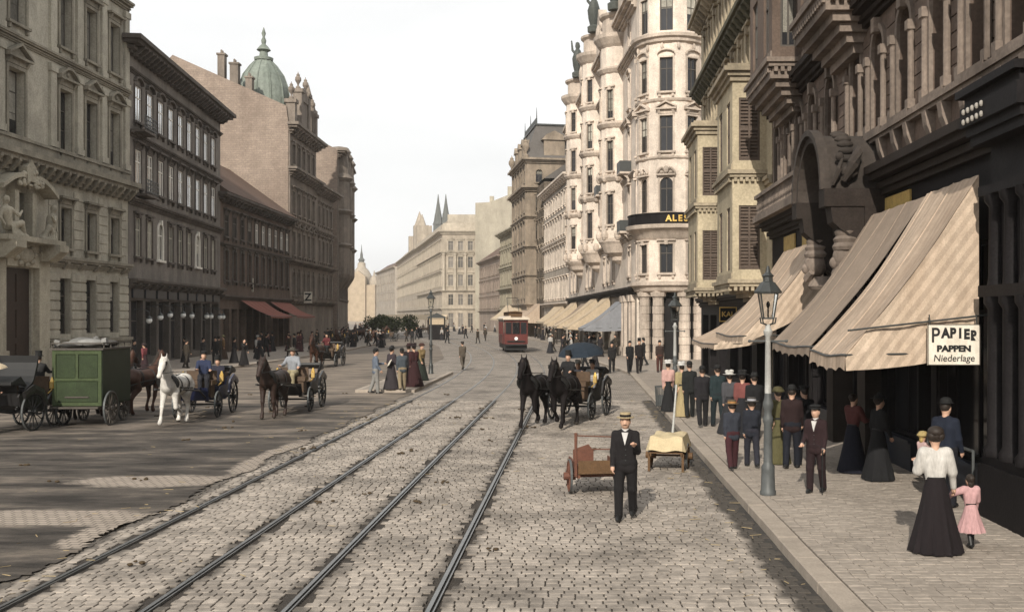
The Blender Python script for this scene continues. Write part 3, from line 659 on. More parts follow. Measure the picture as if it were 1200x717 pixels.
# ================================================================== bodies: smooth implicit surfaces turned into one continuous mesh
def sdf_mesh(prims, res, k=.03):
    """prims: (a, b, ra, rb) tapered capsules or ('e', centre, radii) ellipsoids; returns verts, quads (surface nets)"""
    lo = np.array([1e9]*3); hi = -lo
    for p in prims:
        if isinstance(p[0], str): c, r = np.array(p[1]), np.array(p[2]); lo = np.minimum(lo, c-r); hi = np.maximum(hi, c+r)
        else:
            for q, r in ((p[0], p[2]), (p[1], p[3])): lo = np.minimum(lo, np.array(q)-r); hi = np.maximum(hi, np.array(q)+r)
    lo -= res*2.5+.01; hi += res*2.5+.01
    n = np.ceil((hi-lo)/res).astype(int)+1
    ax = [lo[i]+res*np.arange(n[i]) for i in range(3)]
    D = np.full(n, 1e3, np.float32)
    for p in prims:
        if isinstance(p[0], str): c, r = np.array(p[1]), np.array(p[2]); l, h = c-r, c+r
        else:
            a, b = np.array(p[0], float), np.array(p[1], float); rm = max(p[2], p[3]); l, h = np.minimum(a, b)-rm, np.maximum(a, b)+rm
        m = k+res*3
        i0 = np.maximum(((l-m-lo)/res).astype(int), 0); i1 = np.minimum(((h+m-lo)/res).astype(int)+2, n)
        X, Y, Z = np.meshgrid(*[ax[i][i0[i]:i1[i]] for i in range(3)], indexing='ij')
        if isinstance(p[0], str):
            q = np.sqrt(((X-c[0])/r[0])**2+((Y-c[1])/r[1])**2+((Z-c[2])/r[2])**2)
            g = np.sqrt(((X-c[0])/r[0]**2)**2+((Y-c[1])/r[1]**2)**2+((Z-c[2])/r[2]**2)**2)+1e-6
            d = q*(q-1)/g
        else:
            ba = b-a; L2 = max(ba@ba, 1e-9); t = np.clip(((X-a[0])*ba[0]+(Y-a[1])*ba[1]+(Z-a[2])*ba[2])/L2, 0, 1)
            d = np.sqrt((X-a[0]-t*ba[0])**2+(Y-a[1]-t*ba[1])**2+(Z-a[2]-t*ba[2])**2)-(p[2]+(p[3]-p[2])*t)
        S = D[i0[0]:i1[0], i0[1]:i1[1], i0[2]:i1[2]]
        hh = np.maximum(k-np.abs(S-d), 0)/k
        D[i0[0]:i1[0], i0[1]:i1[1], i0[2]:i1[2]] = np.minimum(S, d)-hh*hh*k*.25
    IN = D < 0
    c8 = [(0,0,0),(1,0,0),(0,1,0),(1,1,0),(0,0,1),(1,0,1),(0,1,1),(1,1,1)]
    sl = lambda A, o: A[o[0]:A.shape[0]-1+o[0], o[1]:A.shape[1]-1+o[1], o[2]:A.shape[2]-1+o[2]]
    cnt = sum(sl(IN, o).astype(np.int8) for o in c8); act = (cnt > 0) & (cnt < 8)
    idx = np.full(act.shape, -1, int); ii = np.argwhere(act); idx[act] = np.arange(len(ii))
    acc = np.zeros((len(ii), 3)); num = np.zeros(len(ii))
    for i in range(8):
        for j in range(i+1, 8):
            if sum(abs(c8[i][q]-c8[j][q]) for q in range(3)) != 1: continue
            a = np.array(c8[i]); b_ = np.array(c8[j]); da = D[tuple((ii+a).T)]; db = D[tuple((ii+b_).T)]
            s = (da < 0) != (db < 0); t = np.where(s, da/(da-db+1e-12), 0)
            acc += np.where(s[:, None], a+(b_-a)*t[:, None], 0); num += s
    V = lo+(ii+acc/num[:, None])*res
    F = []
    for a_ in range(3):
        u_, v_ = (a_+1) % 3, (a_+2) % 3
        e = np.eye(3, dtype=int)
        A = IN[tuple(slice(0, IN.shape[q]-1) if q == a_ else slice(1, IN.shape[q]-1) for q in range(3))]
        B = IN[tuple(slice(1, IN.shape[q]) if q == a_ else slice(1, IN.shape[q]-1) for q in range(3))]
        off = np.array([0 if q == a_ else 1 for q in range(3)])
        for m_, flip in ((A & ~B, False), (~A & B, True)):
            P = np.argwhere(m_)+off
            if not len(P): continue
            q = [idx[tuple((P-d).T)] for d in (0*e[0], e[u_], e[u_]+e[v_], e[v_])]
            F.append(np.stack(q[::-1] if flip else q, 1))
    return V, np.concatenate(F) if F else np.zeros((0, 4), int)
def body_obj(name, prims, res, mats, parent, k=.03, matf=None, extra=None):
    V, F = sdf_mesh(prims, res, k); me = bpy.data.meshes.new(name)
    v = [tuple(p) for p in V]; f = [tuple(int(i) for i in q) for q in F]; mi = None
    if matf is not None:
        cen = V[F].mean(1); mi = [int(m) for m in matf(cen)]
    if extra:
        o = len(v); v += extra.v; f += [tuple(i+o for i in q) for q in extra.f]
        if mi is not None: mi += [0]*len(extra.f)
    me.from_pydata(v, [], f)
    for m in (mats if isinstance(mats, list) else [mats]): me.materials.append(m)
    if mi: me.polygons.foreach_set('material_index', mi)
    me.polygons.foreach_set('use_smooth', [True]*len(f)); me.update()
    return link(name, me, parent)
def V3(*a): return np.array(a, float)
def dirv(fwd, side):                                    # a limb direction: swung forward (-Y is the front) and out to the side from hanging down
    return V3(math.sin(side)*math.cos(fwd), -math.sin(fwd)*math.cos(side*.0), -math.cos(fwd)*math.cos(side))

def person(label, loc, rz, h=1.7, sex='m', top=(.03,.03,.035), low=(.03,.03,.035), hat='bowler', hatc=(.02,.02,.02), legs=None, arms=((.2, .08, .3), (-.15, .08, .2)),
           res=.03, hair=None, skin=None, seat=False, group=None, coat=True, lean=0.0, shirt=None, props=(), face=False, skirt=.36, band=None, skirtlen=None, child=False, sleeve=1.0, moust=False):
    s = h/1.75*(1.0); t = thing('person', label, 'person', loc, rz, group)
    sk = skin or m_skin; hr = hair or m_hair; cm = cloth(*top); cl = cloth(*low)
    hs = 1.22 if child else 1.0
    if legs is None: legs = (.22, -.2) if sex == 'm' else (0, 0)
    zh = .92*s; hip = [V3(q*(.095 if sex == 'm' else .06)*s, 0, zh) for q in (-1, 1)]
    J = []
    for q, (sd, a) in enumerate(zip((-1, 1), legs)):
        if seat: th, kb = 1.45, 1.5
        else: th, kb = a, ((.08 if a > 0 else .2+abs(a)*.6) if a else 0)
        kn = hip[q]+.43*s*V3(sd*.03, -math.sin(th), -math.cos(th)); an = kn+.42*s*V3(0, -math.sin(th-kb), -math.cos(th-kb)); J.append([hip[q], kn, an])
    dz = min(j[2][2] for j in J)-.085*s if not seat else 0
    if seat: dz = zh-.16*s if False else 0
    off = V3(0, 0, -dz)
    J = [[p+off for p in j] for j in J]; pel = V3(0, 0, zh)+off
    if seat: off = V3(0, 0, 0)
    ly = lambda z: -math.sin(lean)*(z-pel[2])           # torso leans forward
    def tp(x, y, z): return V3(x*s, y*s+ly(z*s+off[2]), z*s+off[2])
    chest = tp(0, .0, 1.27); neck = tp(0, .01, 1.47); head = tp(0, -.02, 1.625+ (.01 if child else 0))
    sw = .172 if sex == 'm' else .155
    SH = [tp(q*sw, .0, 1.41) for q in (-1, 1)]; A = []
    for q, sd in enumerate((-1, 1)):
        f_, o_, e_ = arms[q]; d1 = V3(sd*math.sin(o_), -math.sin(f_)*math.cos(o_), -math.cos(f_)*math.cos(o_)); f2 = f_+e_; o2 = o_*.6-(.25 if e_ > 1.2 else .05)
        d2 = V3(sd*math.sin(o2), -math.sin(f2)*math.cos(o2), -math.cos(f2)*math.cos(o2))
        el = SH[q]+d1*.29*s; wr = el+d2*.25*s; A.append((el, wr, d2))
    P = [('e', tuple(head), (.078*s*hs, .098*s*hs, .118*s*hs)), ('e', tuple(head+V3(0, -.035, -.055)*s), (.055*s*hs, .058*s*hs, .06*s*hs)), (neck-V3(0,0,.03)*s, head-V3(0, -.01, .05)*s, .058*s, .052*s),
         (tp(-.11, .005, 1.39), tp(.11, .005, 1.39), .055*s, .055*s), (tp(-.05, 0, 1.05), tp(-.05, 0, 1.3), .08*s, .085*s), (tp(.05, 0, 1.05), tp(.05, 0, 1.3), .08*s, .085*s), (pel+V3(-.05*s, 0, 0), pel+V3(.05*s, 0, 0), .10*s, .10*s)]
    P.append((head+V3(0, -.095*hs, .0)*s, head+V3(0, -.112*hs, -.03)*s, .010*s, .018*s))
    for sd in (-1, 1): P.append(('e', tuple(head+V3(sd*.078*hs, .01, -.01)*s), (.012*s, .02*s, .032*s)))
    ext = MB()
    for q, sd in enumerate((-1, 1)):
        el, wr, d2 = A[q]
        P += [(SH[q], el, .044*s, .036*s), (el, wr, .036*s, .029*s)]
        pm = wr+d2*.055*s; P.append((wr, pm, .03*s, .036*s))
        a_ = V3(0, 1, 0) if abs(d2[1]) < .8 else V3(1, 0, 0); ac = np.cross(d2, a_); ac /= np.linalg.norm(ac); wd = np.cross(ac, d2)
        cur = -ac*sd
        for i_, (of, ln) in enumerate(((-.027, .06), (-.009, .072), (.009, .068), (.026, .055))):
            b0 = pm+wd*of*s+d2*.015*s; b1 = b0+(d2*.9+cur*.25)*ln*.55*s; b2 = b1+(d2*.6+cur*.8)*ln*.5*s
            ext.tube([tuple(b0), tuple(b1), tuple(b2)], [.0105*s, .0095*s, .007*s], 6)
        tb = wr+wd*.03*s+d2*.02*s; ext.tube([tuple(tb), tuple(tb+(wd*.6+d2*.6)*.035*s), tuple(tb+(wd*.45+d2*1.5)*.04*s)], [.013*s, .012*s, .008*s], 6)
        hp, kn, an = J[q]; P += [(hp, kn, .08*s if sex == 'm' else .06*s, .05*s), (kn, an, .05*s, .035*s), (an, an+V3(0, -.10*s, -.045*s), .034*s, .024*s)]
    fine = res <= .02
    body_obj('body', P, res if sex == 'm' or not fine else res, sk, t, .03*s, extra=ext if res < .034 else None)
    # legs
    if sex == 'm':
        L_ = [(pel+V3(-.06*s, 0, .02), pel+V3(.06*s, 0, .02), .128*s, .128*s)]
        for hp, kn, an in J: L_ += [(hp, kn, .108*s, .08*s), (kn, an+V3(0, -.01, -.02)*s, .08*s, .068*s)]
        body_obj('trousers', L_, res, cl, t, .03*s)
    m = MB()
    for q in range(2):
        an = J[q][2]; m.tube([tuple(an+V3(0, .06, -.02)*s), tuple(an+V3(0, .02, -.035)*s), tuple(an+V3(0, -.1, -.052)*s), tuple(an+V3(0, -.19, -.062)*s)], [.045*s, .052*s, .048*s, .022*s], 8, flat=.75)
        if sex == 'm' or child: pass
    if sex == 'm' or skirtlen: m.build('shoes', m_black, t, True) if False else None
    for q in range(2):
        if sex == 'm' or skirtlen:
            m = MB(); an = J[q][2]; m.tube([tuple(an+V3(0, .075, -.04)*s), tuple(an+V3(0, .04, -.038)*s), tuple(an+V3(0, -.05, -.036)*s), tuple(an+V3(0, -.15, -.052)*s), tuple(an+V3(0, -.205, -.06)*s)], [.03*s, .048*s, .054*s, .046*s, .02*s], 10, flat=.85)
            if child: m.tube([tuple(an+V3(0, 0, -.02)*s), tuple(J[q][1]*.65+an*.35)], [.05*s, .058*s], 8)
            m.build('shoe', m_black, t, True)
    # jacket / bodice
    r_ = 1.0 if sex == 'm' else .9
    T = [(tp(-.12, .005, 1.39), tp(.12, .005, 1.39), .078*s*r_, .078*s*r_), (tp(-.05, 0, 1.43), tp(.05, 0, 1.43), .075*s*r_, .075*s*r_), (tp(-.055*r_, .0, 1.06), tp(-.075, 0, 1.3), .108*s*r_*.97, .125*s*r_), (tp(.055*r_, 0, 1.06), tp(.075, 0, 1.3), .108*s*r_*.97, .125*s*r_)]
    if sex == 'f': T.append(('e', tuple(tp(0, -.09, 1.27)), (.15*s, .07*s, .09*s)))
    if coat and sex == 'm': T += [(tp(-.07, .0, .86 if not seat else .98), tp(-.06, 0, 1.1), .128*s, .108*s), (tp(.07, .0, .86 if not seat else .98), tp(.06, 0, 1.1), .128*s, .108*s)]
    for q in range(2):
        el, wr, d2 = A[q]; puff = .066 if sex == 'm' else .085*sleeve
        T += [(SH[q]+V3(0, 0, .0), el, puff*s, .055*s if sex == 'm' else .068*s*sleeve), (el, wr-d2*.01*s, .054*s, .045*s)]
    body_obj('jacket' if sex == 'm' else 'bodice', T, res, cm, t, .035*s)
    if shirt is not None and fine or (shirt is not None and res < .03):
        m = MB(); zt, zb = 1.45, 1.24
        pts = [tp(-.055, -.125, zt), tp(.055, -.125, zt), tp(.0, -.148, zb)]; m.add([tuple(p) for p in pts]+[tuple(p+V3(0, .06*s, 0)) for p in pts], [(0,1,2), (0,3,4,1), (1,4,5,2), (2,5,3,0)]); m.lathe([(.062*s, 0), (.06*s, .05*s)], tuple(tp(0, -.005, 1.465)), 12)
        m.build('shirt', cloth(*shirt), t)
    if sex == 'm' and fine:
        for q in range(2):
            el, wr, d2 = A[q]; cf = MB(); cf.tube([tuple(wr-d2*.03*s), tuple(wr+d2*.006*s)], [.041*s, .041*s], 10); cf.build('cuff', cloth(.75, .73, .7), t, True)
        for zb_ in (1.17, 1.08, .99): bt = MB(); bt.ell(tuple(tp(.012, -.148 if zb_ > 1 else -.142, zb_)), .011*s, 7, 5); bt.build('button', m_iron, t)
        m = MB(); 
        for sd in (-1, 1):
            m.add([tuple(tp(sd*.075, -.10, 1.47)), tuple(tp(sd*.02, -.152, 1.22)), tuple(tp(sd*.085, -.142, 1.30)), tuple(tp(sd*.115, -.115, 1.42))], [(0,1,2,3)])
        m.build('lapel', cm, t)
    if sex == 'f':
        zs = 1.06*s+off[2]; zb = skirtlen*s if skirtlen else .02
        if seat:
            m = MB(); m.tube([(0, .06*s, pel[2]+.1*s), (0, -.2*s, pel[2]+.02*s), (0, -.48*s, pel[2]), (0, -.55*s, pel[2]-.25*s), (0, -.56*s, pel[2]-.46*s)], [.16*s, .2*s, .2*s, .2*s, .24*s], 14); m.build('skirt', cl, t, True)
        else:
            m = MB(); H_ = zs-zb; ph = random.random()*6
            nn = 72 if fine else 26; m.lathe([(skirt*s*(a_)*(1.0), zb+H_*b_) for a_, b_ in ((1.0, 0), (1.0, .015), (.93, .12), (.80, .3), (.66, .5), (.53, .7), (.455, .85), (.385, .94), (.33, 1.0))], (0, .02, 0), nn, 0, 1.0, .92, fold=lambda a, f: (1-f)**1.1*.06*(math.sin(13*a+ph)+.6*math.sin(22*a+2*ph)))
            m.build('skirt', cl, t, True)
            m = MB(); m.lathe([(.127*s, 0), (.13*s, .045*s)], (0, .01+ly(zs), zs-.03*s), 20, 0, 1.06, .95); m.build('belt', m_black, t, True)
    # hair, hat
    hd = MB(); hd.ell(tuple(head+V3(0, .022, .028)*s), (.088*s*hs, .098*s*hs, .108*s*hs), 14, 9)
    if sex == 'f' or hat == 'none': hd.ell(tuple(head+V3(0, .075, .05 if sex == 'f' else .0)*s), (.075*s*hs, .07*s*hs, .075*s*hs), 12, 8)
    if sex == 'f' and fine and not child: hd.ell(tuple(head+V3(0, .05, .10)*s), (.12*s, .115*s, .085*s), 14, 8); hd.ell(tuple(head+V3(-.06, .05, .04)*s), (.07*s, .09*s, .08*s), 10, 7); hd.ell(tuple(head+V3(.06, .05, .04)*s), (.07*s, .09*s, .08*s), 10, 7)
    if child and sex == 'f': hd.ell(tuple(head+V3(0, .07, -.08)*s), (.085*s, .05*s, .1*s), 10, 7)
    hd.build('hair', hr, t, True)
    hc = tuple(head+V3(0, .005, .065)*s); hm = cloth(*hatc); k = s*hs
    H = MB()
    if hat == 'boater': H.lathe([(.155*k, 0), (.155*k, .012*k), (.096*k, .014*k), (.094*k, .085*k), (.0, .09*k)], hc, 24, 0, .95, 1.05)
    elif hat == 'bowler': H.lathe([(.135*k, .012*k), (.14*k, .02*k), (.1*k, .012*k), (.1*k, .05*k), (.085*k, .09*k), (.05*k, .112*k), (0, .118*k)], hc, 16, 0, .92, 1.08)
    elif hat == 'top': H.lathe([(.135*k, 0), (.14*k, .012*k), (.1*k, .01*k), (.092*k, .08*k), (.1*k, .165*k), (0, .165*k)], hc, 16)
    elif hat == 'cap': H.lathe([(.102*k, 0), (.1*k, .03*k), (.125*k, .06*k), (.1*k, .08*k), (0, .088*k)], hc, 16); H.prism([(-.08*k+hc[0], hc[1]-.06*k), (.08*k+hc[0], hc[1]-.06*k), (.05*k+hc[0], hc[1]-.16*k), (-.05*k+hc[0], hc[1]-.16*k)], 'z', hc[2]-.005*k, hc[2]+.008*k)
    elif hat == 'straw': H.lathe([(.2*k, -.01*k), (.2*k, .0), (.1*k, .012*k), (.095*k, .07*k), (.06*k, .09*k), (0, .092*k)], hc, 20)
    elif hat == 'lady': H.lathe([(.19*k, .02*k), (.2*k, .03*k), (.12*k, .03*k), (.11*k, .09*k), (0, .1*k)], hc, 18); H.ell((hc[0]+.06*k, hc[1]-.05*k, hc[2]+.1*k), (.07*k, .07*k, .06*k), 8, 6); H.ell((hc[0]-.05*k, hc[1]+.02*k, hc[2]+.12*k), (.08*k, .06*k, .05*k), 8, 6)
    elif hat == 'bonnet': H.lathe([(.15*k, -.02*k), (.16*k, .0), (.125*k, .05*k), (.09*k, .1*k), (0, .12*k)], hc, 16)
    if H.v:
        ho = H.build('hat', hm, t, True)
        if band: B_ = MB(); B_.lathe([(.1*k, .016*k), (.0985*k, .055*k)], hc, 24, 0, .95, 1.05, cap=False); B_.build('hat_band', cloth(*band), ho, True)
    if face:
        for sd in (-1, 1):
            e = MB(); e.ell(tuple(head+V3(sd*.03, -.083*hs, .008)*s), (.011*s, .008*s, .008*s), 8, 6); e.build('eye', m_black, t, True)
            e = MB(); e.ell(tuple(head+V3(sd*.031, -.088*hs, .027)*s), (.018*s, .006*s, .005*s), 8, 5); e.build('eyebrow', hr, t, True)
        if moust: e = MB(); e.tube([tuple(head+V3(-.04, -.085, -.058)*s), tuple(head+V3(0, -.105, -.045)*s), tuple(head+V3(.04, -.085, -.058)*s)], [.004*s, .011*s, .004*s], 6); e.build('moustache', hr, t, True)
        e = MB(); e.ell(tuple(head+V3(0, -.088, -.07)*s), (.02*s, .006*s, .006*s), 8, 5); e.build('mouth', M('lips', (.3, .12, .1), .5, .1), t, True)
    t['_hands'] = 0; del t['_hands']
    return t, dict(A=A, SH=SH, head=head, J=J, s=s, pel=pel)
def cane(info, q, label_part, t, L_=.85, mat=None):
    wr = info['A'][q][1]+info['A'][q][2]*.07; m = MB(); m.tube([tuple(wr+V3(0, .05, .06)), tuple(wr+V3(0, -.03, .05)), (wr[0], wr[1]-.05, .01)], [.014, .014, .009], 6); return m.build('walking_cane', mat or m_black, t)

# ------------------------------------------------------------------ horse: one continuous body; front is -Y
def horse(label, loc, rz, coat, legs=((.25, .05), (-.15, .5), (-.2, .1), (.22, .15)), res=.035, scl=1.0, mane=None, headlow=0.0, sock=None, collar=m_black, group=None, blaze=False):
    """legs: (swing, bend) for front left/right, hind left/right"""
    t = thing('horse', label, 'horse', loc, rz, group); s = scl
    P = [((0, -.5, 1.2), (0, .05, 1.14), .27, .29), ((0, .05, 1.14), (0, .5, 1.22), .29, .27), ((0, -.62, 1.16), (0, -.5, 1.3), .22, .25), ((-.07, .62, 1.24), (-.09, .78, 1.14), .24, .19), ((.07, .62, 1.24), (.09, .78, 1.14), .24, .19),
         ((0, -.6, 1.32), (0, -.86, 1.66-headlow*.5), .215, .145), ((0, -.86, 1.66-headlow*.5), (0, -1.02, 1.92-headlow), .145, .10), ((0, -.7, 1.2), (0, -.84, 1.5-headlow*.4), .19, .15),
         ((0, -1.02, 1.93-headlow), (0, -1.2, 1.74-headlow), .118, .088), ((0, -1.2, 1.74-headlow), (0, -1.38, 1.52-headlow), .085, .062), ('e', (0, -1.395, 1.50-headlow), (.068, .07, .06)), ((0, -1.05, 1.83-headlow), (0, -1.16, 1.70-headlow), .10, .075)]
    for sd in (-1, 1):
        P.append(((sd*.06, -.98, 2.0-headlow), (sd*.085, -.985, 2.17-headlow), .036, .012)); P.append(('e', (sd*.088, -1.12, 1.87-headlow), (.02, .03, .025)))
    for q, (sd, y0) in enumerate(((-1, -.52), (1, -.52), (-1, .68), (1, .68))):
        sw, bd = legs[q]
        if q < 2:
            e = V3(sd*.16, y0, .98); kn = e+.46*V3(0, -math.sin(sw), -math.cos(sw)); a2 = sw-bd*1.5; ft = kn+.36*V3(0, -math.sin(a2), -math.cos(a2)); hf = ft+.1*V3(0, -math.sin(a2+.45), -math.cos(a2+.3))
            P += [((sd*.13, y0+.02, 1.2), e, .16, .115), (e, kn, .108, .06), (kn, ft, .056, .04), (ft, hf, .046, .05), (hf, hf+V3(0, -.02, -.035), .056, .066)]
        else:
            hp = V3(sd*.15, y0, 1.12); st = V3(sd*.17, y0-.2-.2*sw, .84); hk = st+V3(0, .27+.0*sw-.30*sw, -.33+abs(sw)*.04); ft = hk+V3(0, -.06-.28*sw+.3*bd, -.37+.2*bd); hf = ft+V3(0, -.05, -.09)
            P += [(hp, st, .2, .135), (st, hk, .13, .062), (hk, ft, .058, .042), (ft, hf, .047, .05), (hf, hf+V3(0, -.015, -.035), .056, .066)]
    P = [(p[0], tuple(np.array(p[1])*s), tuple(np.array(p[2])*s)) if isinstance(p[0], str) else (np.array(p[0])*s, np.array(p[1])*s, p[2]*s, p[3]*s) for p in P]
    zmin = min(min(p[0][2]-p[2], p[1][2]-p[3]) for p in P if not isinstance(p[0], str)); P = [(p[0], (p[1][0], p[1][1], p[1][2]-zmin), p[2]) if isinstance(p[0], str) else (p[0]-V3(0,0,zmin), p[1]-V3(0,0,zmin), p[2], p[3]) for p in P]
    hoof = M_HOOF
    def mf(c):
        r = np.zeros(len(c), int); r[c[:, 2] < .075*s] = 1
        if sock: r[(c[:, 2] >= .075*s) & (c[:, 2] < .3*s)] = 2
        if blaze: r[(np.abs(c[:, 0]) < .035*s) & (c[:, 1] < -1.1*s) & (c[:, 2] > (1.5-headlow)*s)] = 2
        return r
    body_obj('body', P, res, [coat, hoof, sock or m_framew], t, .05*s, mf)
    z0 = -zmin
    # mane and tail
    m = MB(); mn = mane or m_hair
    for k in range(12):
        f = k/11; y = -.62-.38*f; z = (1.56+.46*f-headlow*f); m.tube([(0, (y+.03)*s, z*s+z0+.02), (.09*s, (y+.05)*s, (z-.06)*s+z0), (.13*s, (y+.06)*s, (z-.24)*s+z0)], [.035*s, .04*s, .012*s], 5)
    m.tube([(0, -1.0*s, (2.03-headlow)*s+z0), (0, -1.12*s, (1.97-headlow)*s+z0), (0, -1.19*s, (1.84-headlow)*s+z0)], [.04*s, .04*s, .012*s], 5); m.build('mane', mn, t, True)
    m = MB(); 
    for a in (-.04, 0, .04): m.tube([(a*.4*s, .93*s, 1.27*s+z0), (a*s, 1.03*s, 1.12*s+z0), (a*1.4*s, 1.07*s, .85*s+z0), (a*1.2*s, 1.04*s, .5*s+z0)], [.04*s, .055*s, .06*s, .015*s], 6)
    m.build('tail', mn, t, True)
    # harness: collar, girth, back straps, bridle with blinkers
    m = MB(); R_ = Matrix.Translation((0, -.66*s, 1.28*s+z0)) @ Matrix.Rotation(.62, 4, 'X'); m.T = R_; m.ring((0, 0, 0), .27*s, .055*s, 'y', 18, 6); m.T = None; co = m.build('collar', collar, t, True)
    m = MB()
    for y, r in ((-.28, .295), (.35, .30)): m.ring((0, y*s, 1.16*s+z0), r*s, .012*s, 'y', 20, 5, wd=.03*s)
    for sd in (-1, 1): m.tube([(sd*.25*s, -.62*s, 1.15*s+z0), (sd*.31*s, -.2*s, 1.1*s+z0), (sd*.32*s, .5*s, 1.05*s+z0), (sd*.3*s, 1.2*s, .95*s+z0)], .02*s, 5)
    m.tube([(0, -.5*s, 1.5*s+z0), (0, .1*s, 1.46*s+z0), (0, .75*s, 1.5*s+z0), (0, .92*s, 1.3*s+z0)], .016*s, 5); m.build('harness', m_black, t)
    m = MB(); hl = headlow
    for (y, z, r) in ((-1.25, 1.68, .088), (-1.08, 1.86, .118)):
        m.T = Matrix.Translation((0, y*s, (z-hl)*s+z0)) @ Matrix.Rotation(-.75, 4, 'X'); m.ring((0, 0, 0), r*s, .01*s, 'y', 14, 5, wd=.018*s)
    m.T = None
    for sd in (-1, 1):
        m.tube([(sd*.1*s, -1.0*s, (1.98-hl)*s+z0), (sd*.108*s, -1.12*s, (1.83-hl)*s+z0), (sd*.08*s, -1.3*s, (1.6-hl)*s+z0)], .012*s, 5); m.box(sd*.112*s-.008, sd*.112*s+.008, -1.19*s, -1.08*s, (1.82-hl)*s+z0, (1.93-hl)*s+z0)
        m.tube([(sd*.08*s, -1.32*s, (1.58-hl)*s+z0), (sd*.2*s, -.8*s, (1.6-hl)*s+z0), (sd*.2*s, .4*s, 1.55*s+z0)], .009*s, 4)
    m.build('bridle', m_black, t)
    return t
M_HOOF = M('hoof_horn', (.05, .042, .035), .6)

# ------------------------------------------------------------------ wheels and vehicles (front is -Y)
def wheel(parent, c, Rr, mat, n=12, w_=.05, rimmat=None):
    m = MB(); m.ring((0, 0, 0), Rr-.03, .028, 'x', 28, 6, wd=w_*.55); o = m.build('wheel', mat, parent, True); o.location = c
    m = MB(); m.ring((0, 0, 0), Rr-.004, .010, 'x', 28, 4, wd=w_*.6); m.build('tyre', rimmat or m_postd, o)
    m = MB()
    for k in range(n): a = 2*PI*k/n; m.tube([(0, .06*math.cos(a), .06*math.sin(a)), (0, (Rr-.04)*math.cos(a), (Rr-.04)*math.sin(a))], [.02, .014], 5)
    stuff(m.build('spokes', mat, o)); m = MB(); m.tube([(-.11, 0, 0), (.11, 0, 0)], [.075, .075], 10); m.build('hub', mat, o); return o
def fiaker(label, loc, rz, body, trim, lampc=True, group=None, hood=True, wheelm=None):
    """open victoria carriage"""
    t = thing('carriage', label, 'carriage', loc, rz, group); wm = wheelm or m_black
    for sd in (-1, 1): wheel(t, (sd*.66, -1.05, .43), .43, wm, 10); wheel(t, (sd*.70, .62, .56), .56, wm, 12)
    m = MB(); m.tube([(-.66, -1.05, .43), (.66, -1.05, .43)], .035, 6); m.tube([(-.7, .62, .56), (.7, .62, .56)], .035, 6)
    for sd in (-1, 1): m.tube([(sd*.35, -1.35, .55), (sd*.38, -.9, .5), (sd*.4, -.2, .42), (sd*.42, .3, .5), (sd*.42, .95, .72)], .03, 6); m.tube([(sd*.42, .25, .66), (sd*.42, .62, .6), (sd*.42, 1.0, .66)], .025, 5)
    m.build('undercarriage', wm, t)
    m = MB(); side = [(.95, .72), (1.02, 1.0), (.9, 1.28), (.55, 1.2), (.35, .98), (-.3, .95), (-.42, .82), (-.35, .52), (.35, .5), (.7, .58)]
    for sd in (-1, 1): m.prism(side, 'x', sd*.5-.03, sd*.5+.03)
    m.box(-.47, .47, -.3, .5, .5, .56); m.add([(-.47, .5, .52), (.47, .5, .52), (.47, .98, .75), (-.47, .98, .75), (.47, 1.03, 1.3), (-.47, 1.03, 1.3)], [(0,1,2,3), (3,2,4,5)]); m.box(-.5, .5, -.42, -.36, .52, .98)
    m.build('body', body, t)
    m = MB(); m.box(-.46, .46, .3, .85, .78, .95); m.add([(-.46, .8, .95), (.46, .8, .95), (.46, .95, 1.38), (-.46, .95, 1.38), (-.46, .93, .95), (.46, .93, .95), (.46, 1.02, 1.38), (-.46, 1.02, 1.38)], [(0,1,2,3), (4,7,6,5), (2,6,7,3), (0,3,7,4), (1,5,6,2)]); m.build('rear_seat', trim, t)
    m = MB(); m.box(-.48, .48, -1.1, -.55, 1.05, 1.2); m.box(-.42, .42, -1.05, -.6, .62, 1.05); m.box(-.48, .48, -.6, -.55, 1.2, 1.5); m.build('driver_seat', trim, t)
    m = MB(); m.add([(-.48, -1.1, .66), (.48, -1.1, .66), (.48, -1.45, .62), (-.48, -1.45, .62), (.48, -1.62, 1.0), (-.48, -1.62, 1.0), (-.48, -1.1, .62), (.48, -1.1, .62), (.48, -1.46, .58), (-.48, -1.46, .58), (.48, -1.65, .99), (-.48, -1.65, .99)], [(0,1,2,3), (3,2,4,5), (6,9,8,7), (9,11,10,8)]); m.build('dashboard', body, t)
    if hood:
        m = MB()
        for k in range(5): m.tube([(-.54, .75+.06*k, 1.3+.02*k), (-.55, 1.0+.1*k, 1.52-.03*k), (.55, 1.0+.1*k, 1.52-.03*k), (.54, .75+.06*k, 1.3+.02*k)], [.05, .075, .075, .05], 7)
        m.build('folded_hood', m_black, t, True)
    for sd in (-1, 1):
        m = MB(); m.box(sd*.62-.055, sd*.62+.055, -.54, -.44, 1.14, 1.34); m.lathe([(.07, 1.34), (.04, 1.42), (.02, 1.48)], (sd*.62, -.49, 0), 8); m.tube([(sd*.5, -.49, 1.0), (sd*.62, -.49, 1.12)], .02, 5); l_ = m.build('lamp', m_gold if lampc else m_black, t); m = MB(); m.box(sd*.62-.04, sd*.62+.04, -.55, -.43, 1.17, 1.31); m.build('lamp_glass', m_goldp, l_)
        m = MB(); m.tube([(sd*.72, .02, .72), (sd*.72, .2, 1.08), (sd*.72, .62, 1.22), (sd*.72, 1.1, 1.05)], [.05, .06, .06, .05], 6, flat=2.2); m.build('mudguard', body, t)
    m = MB()
    m.tube([(0, -1.4, .6), (0, -2.3, .75), (0, -3.6, 1.0)], .035, 6); m.build('shaft', wm, t); return t
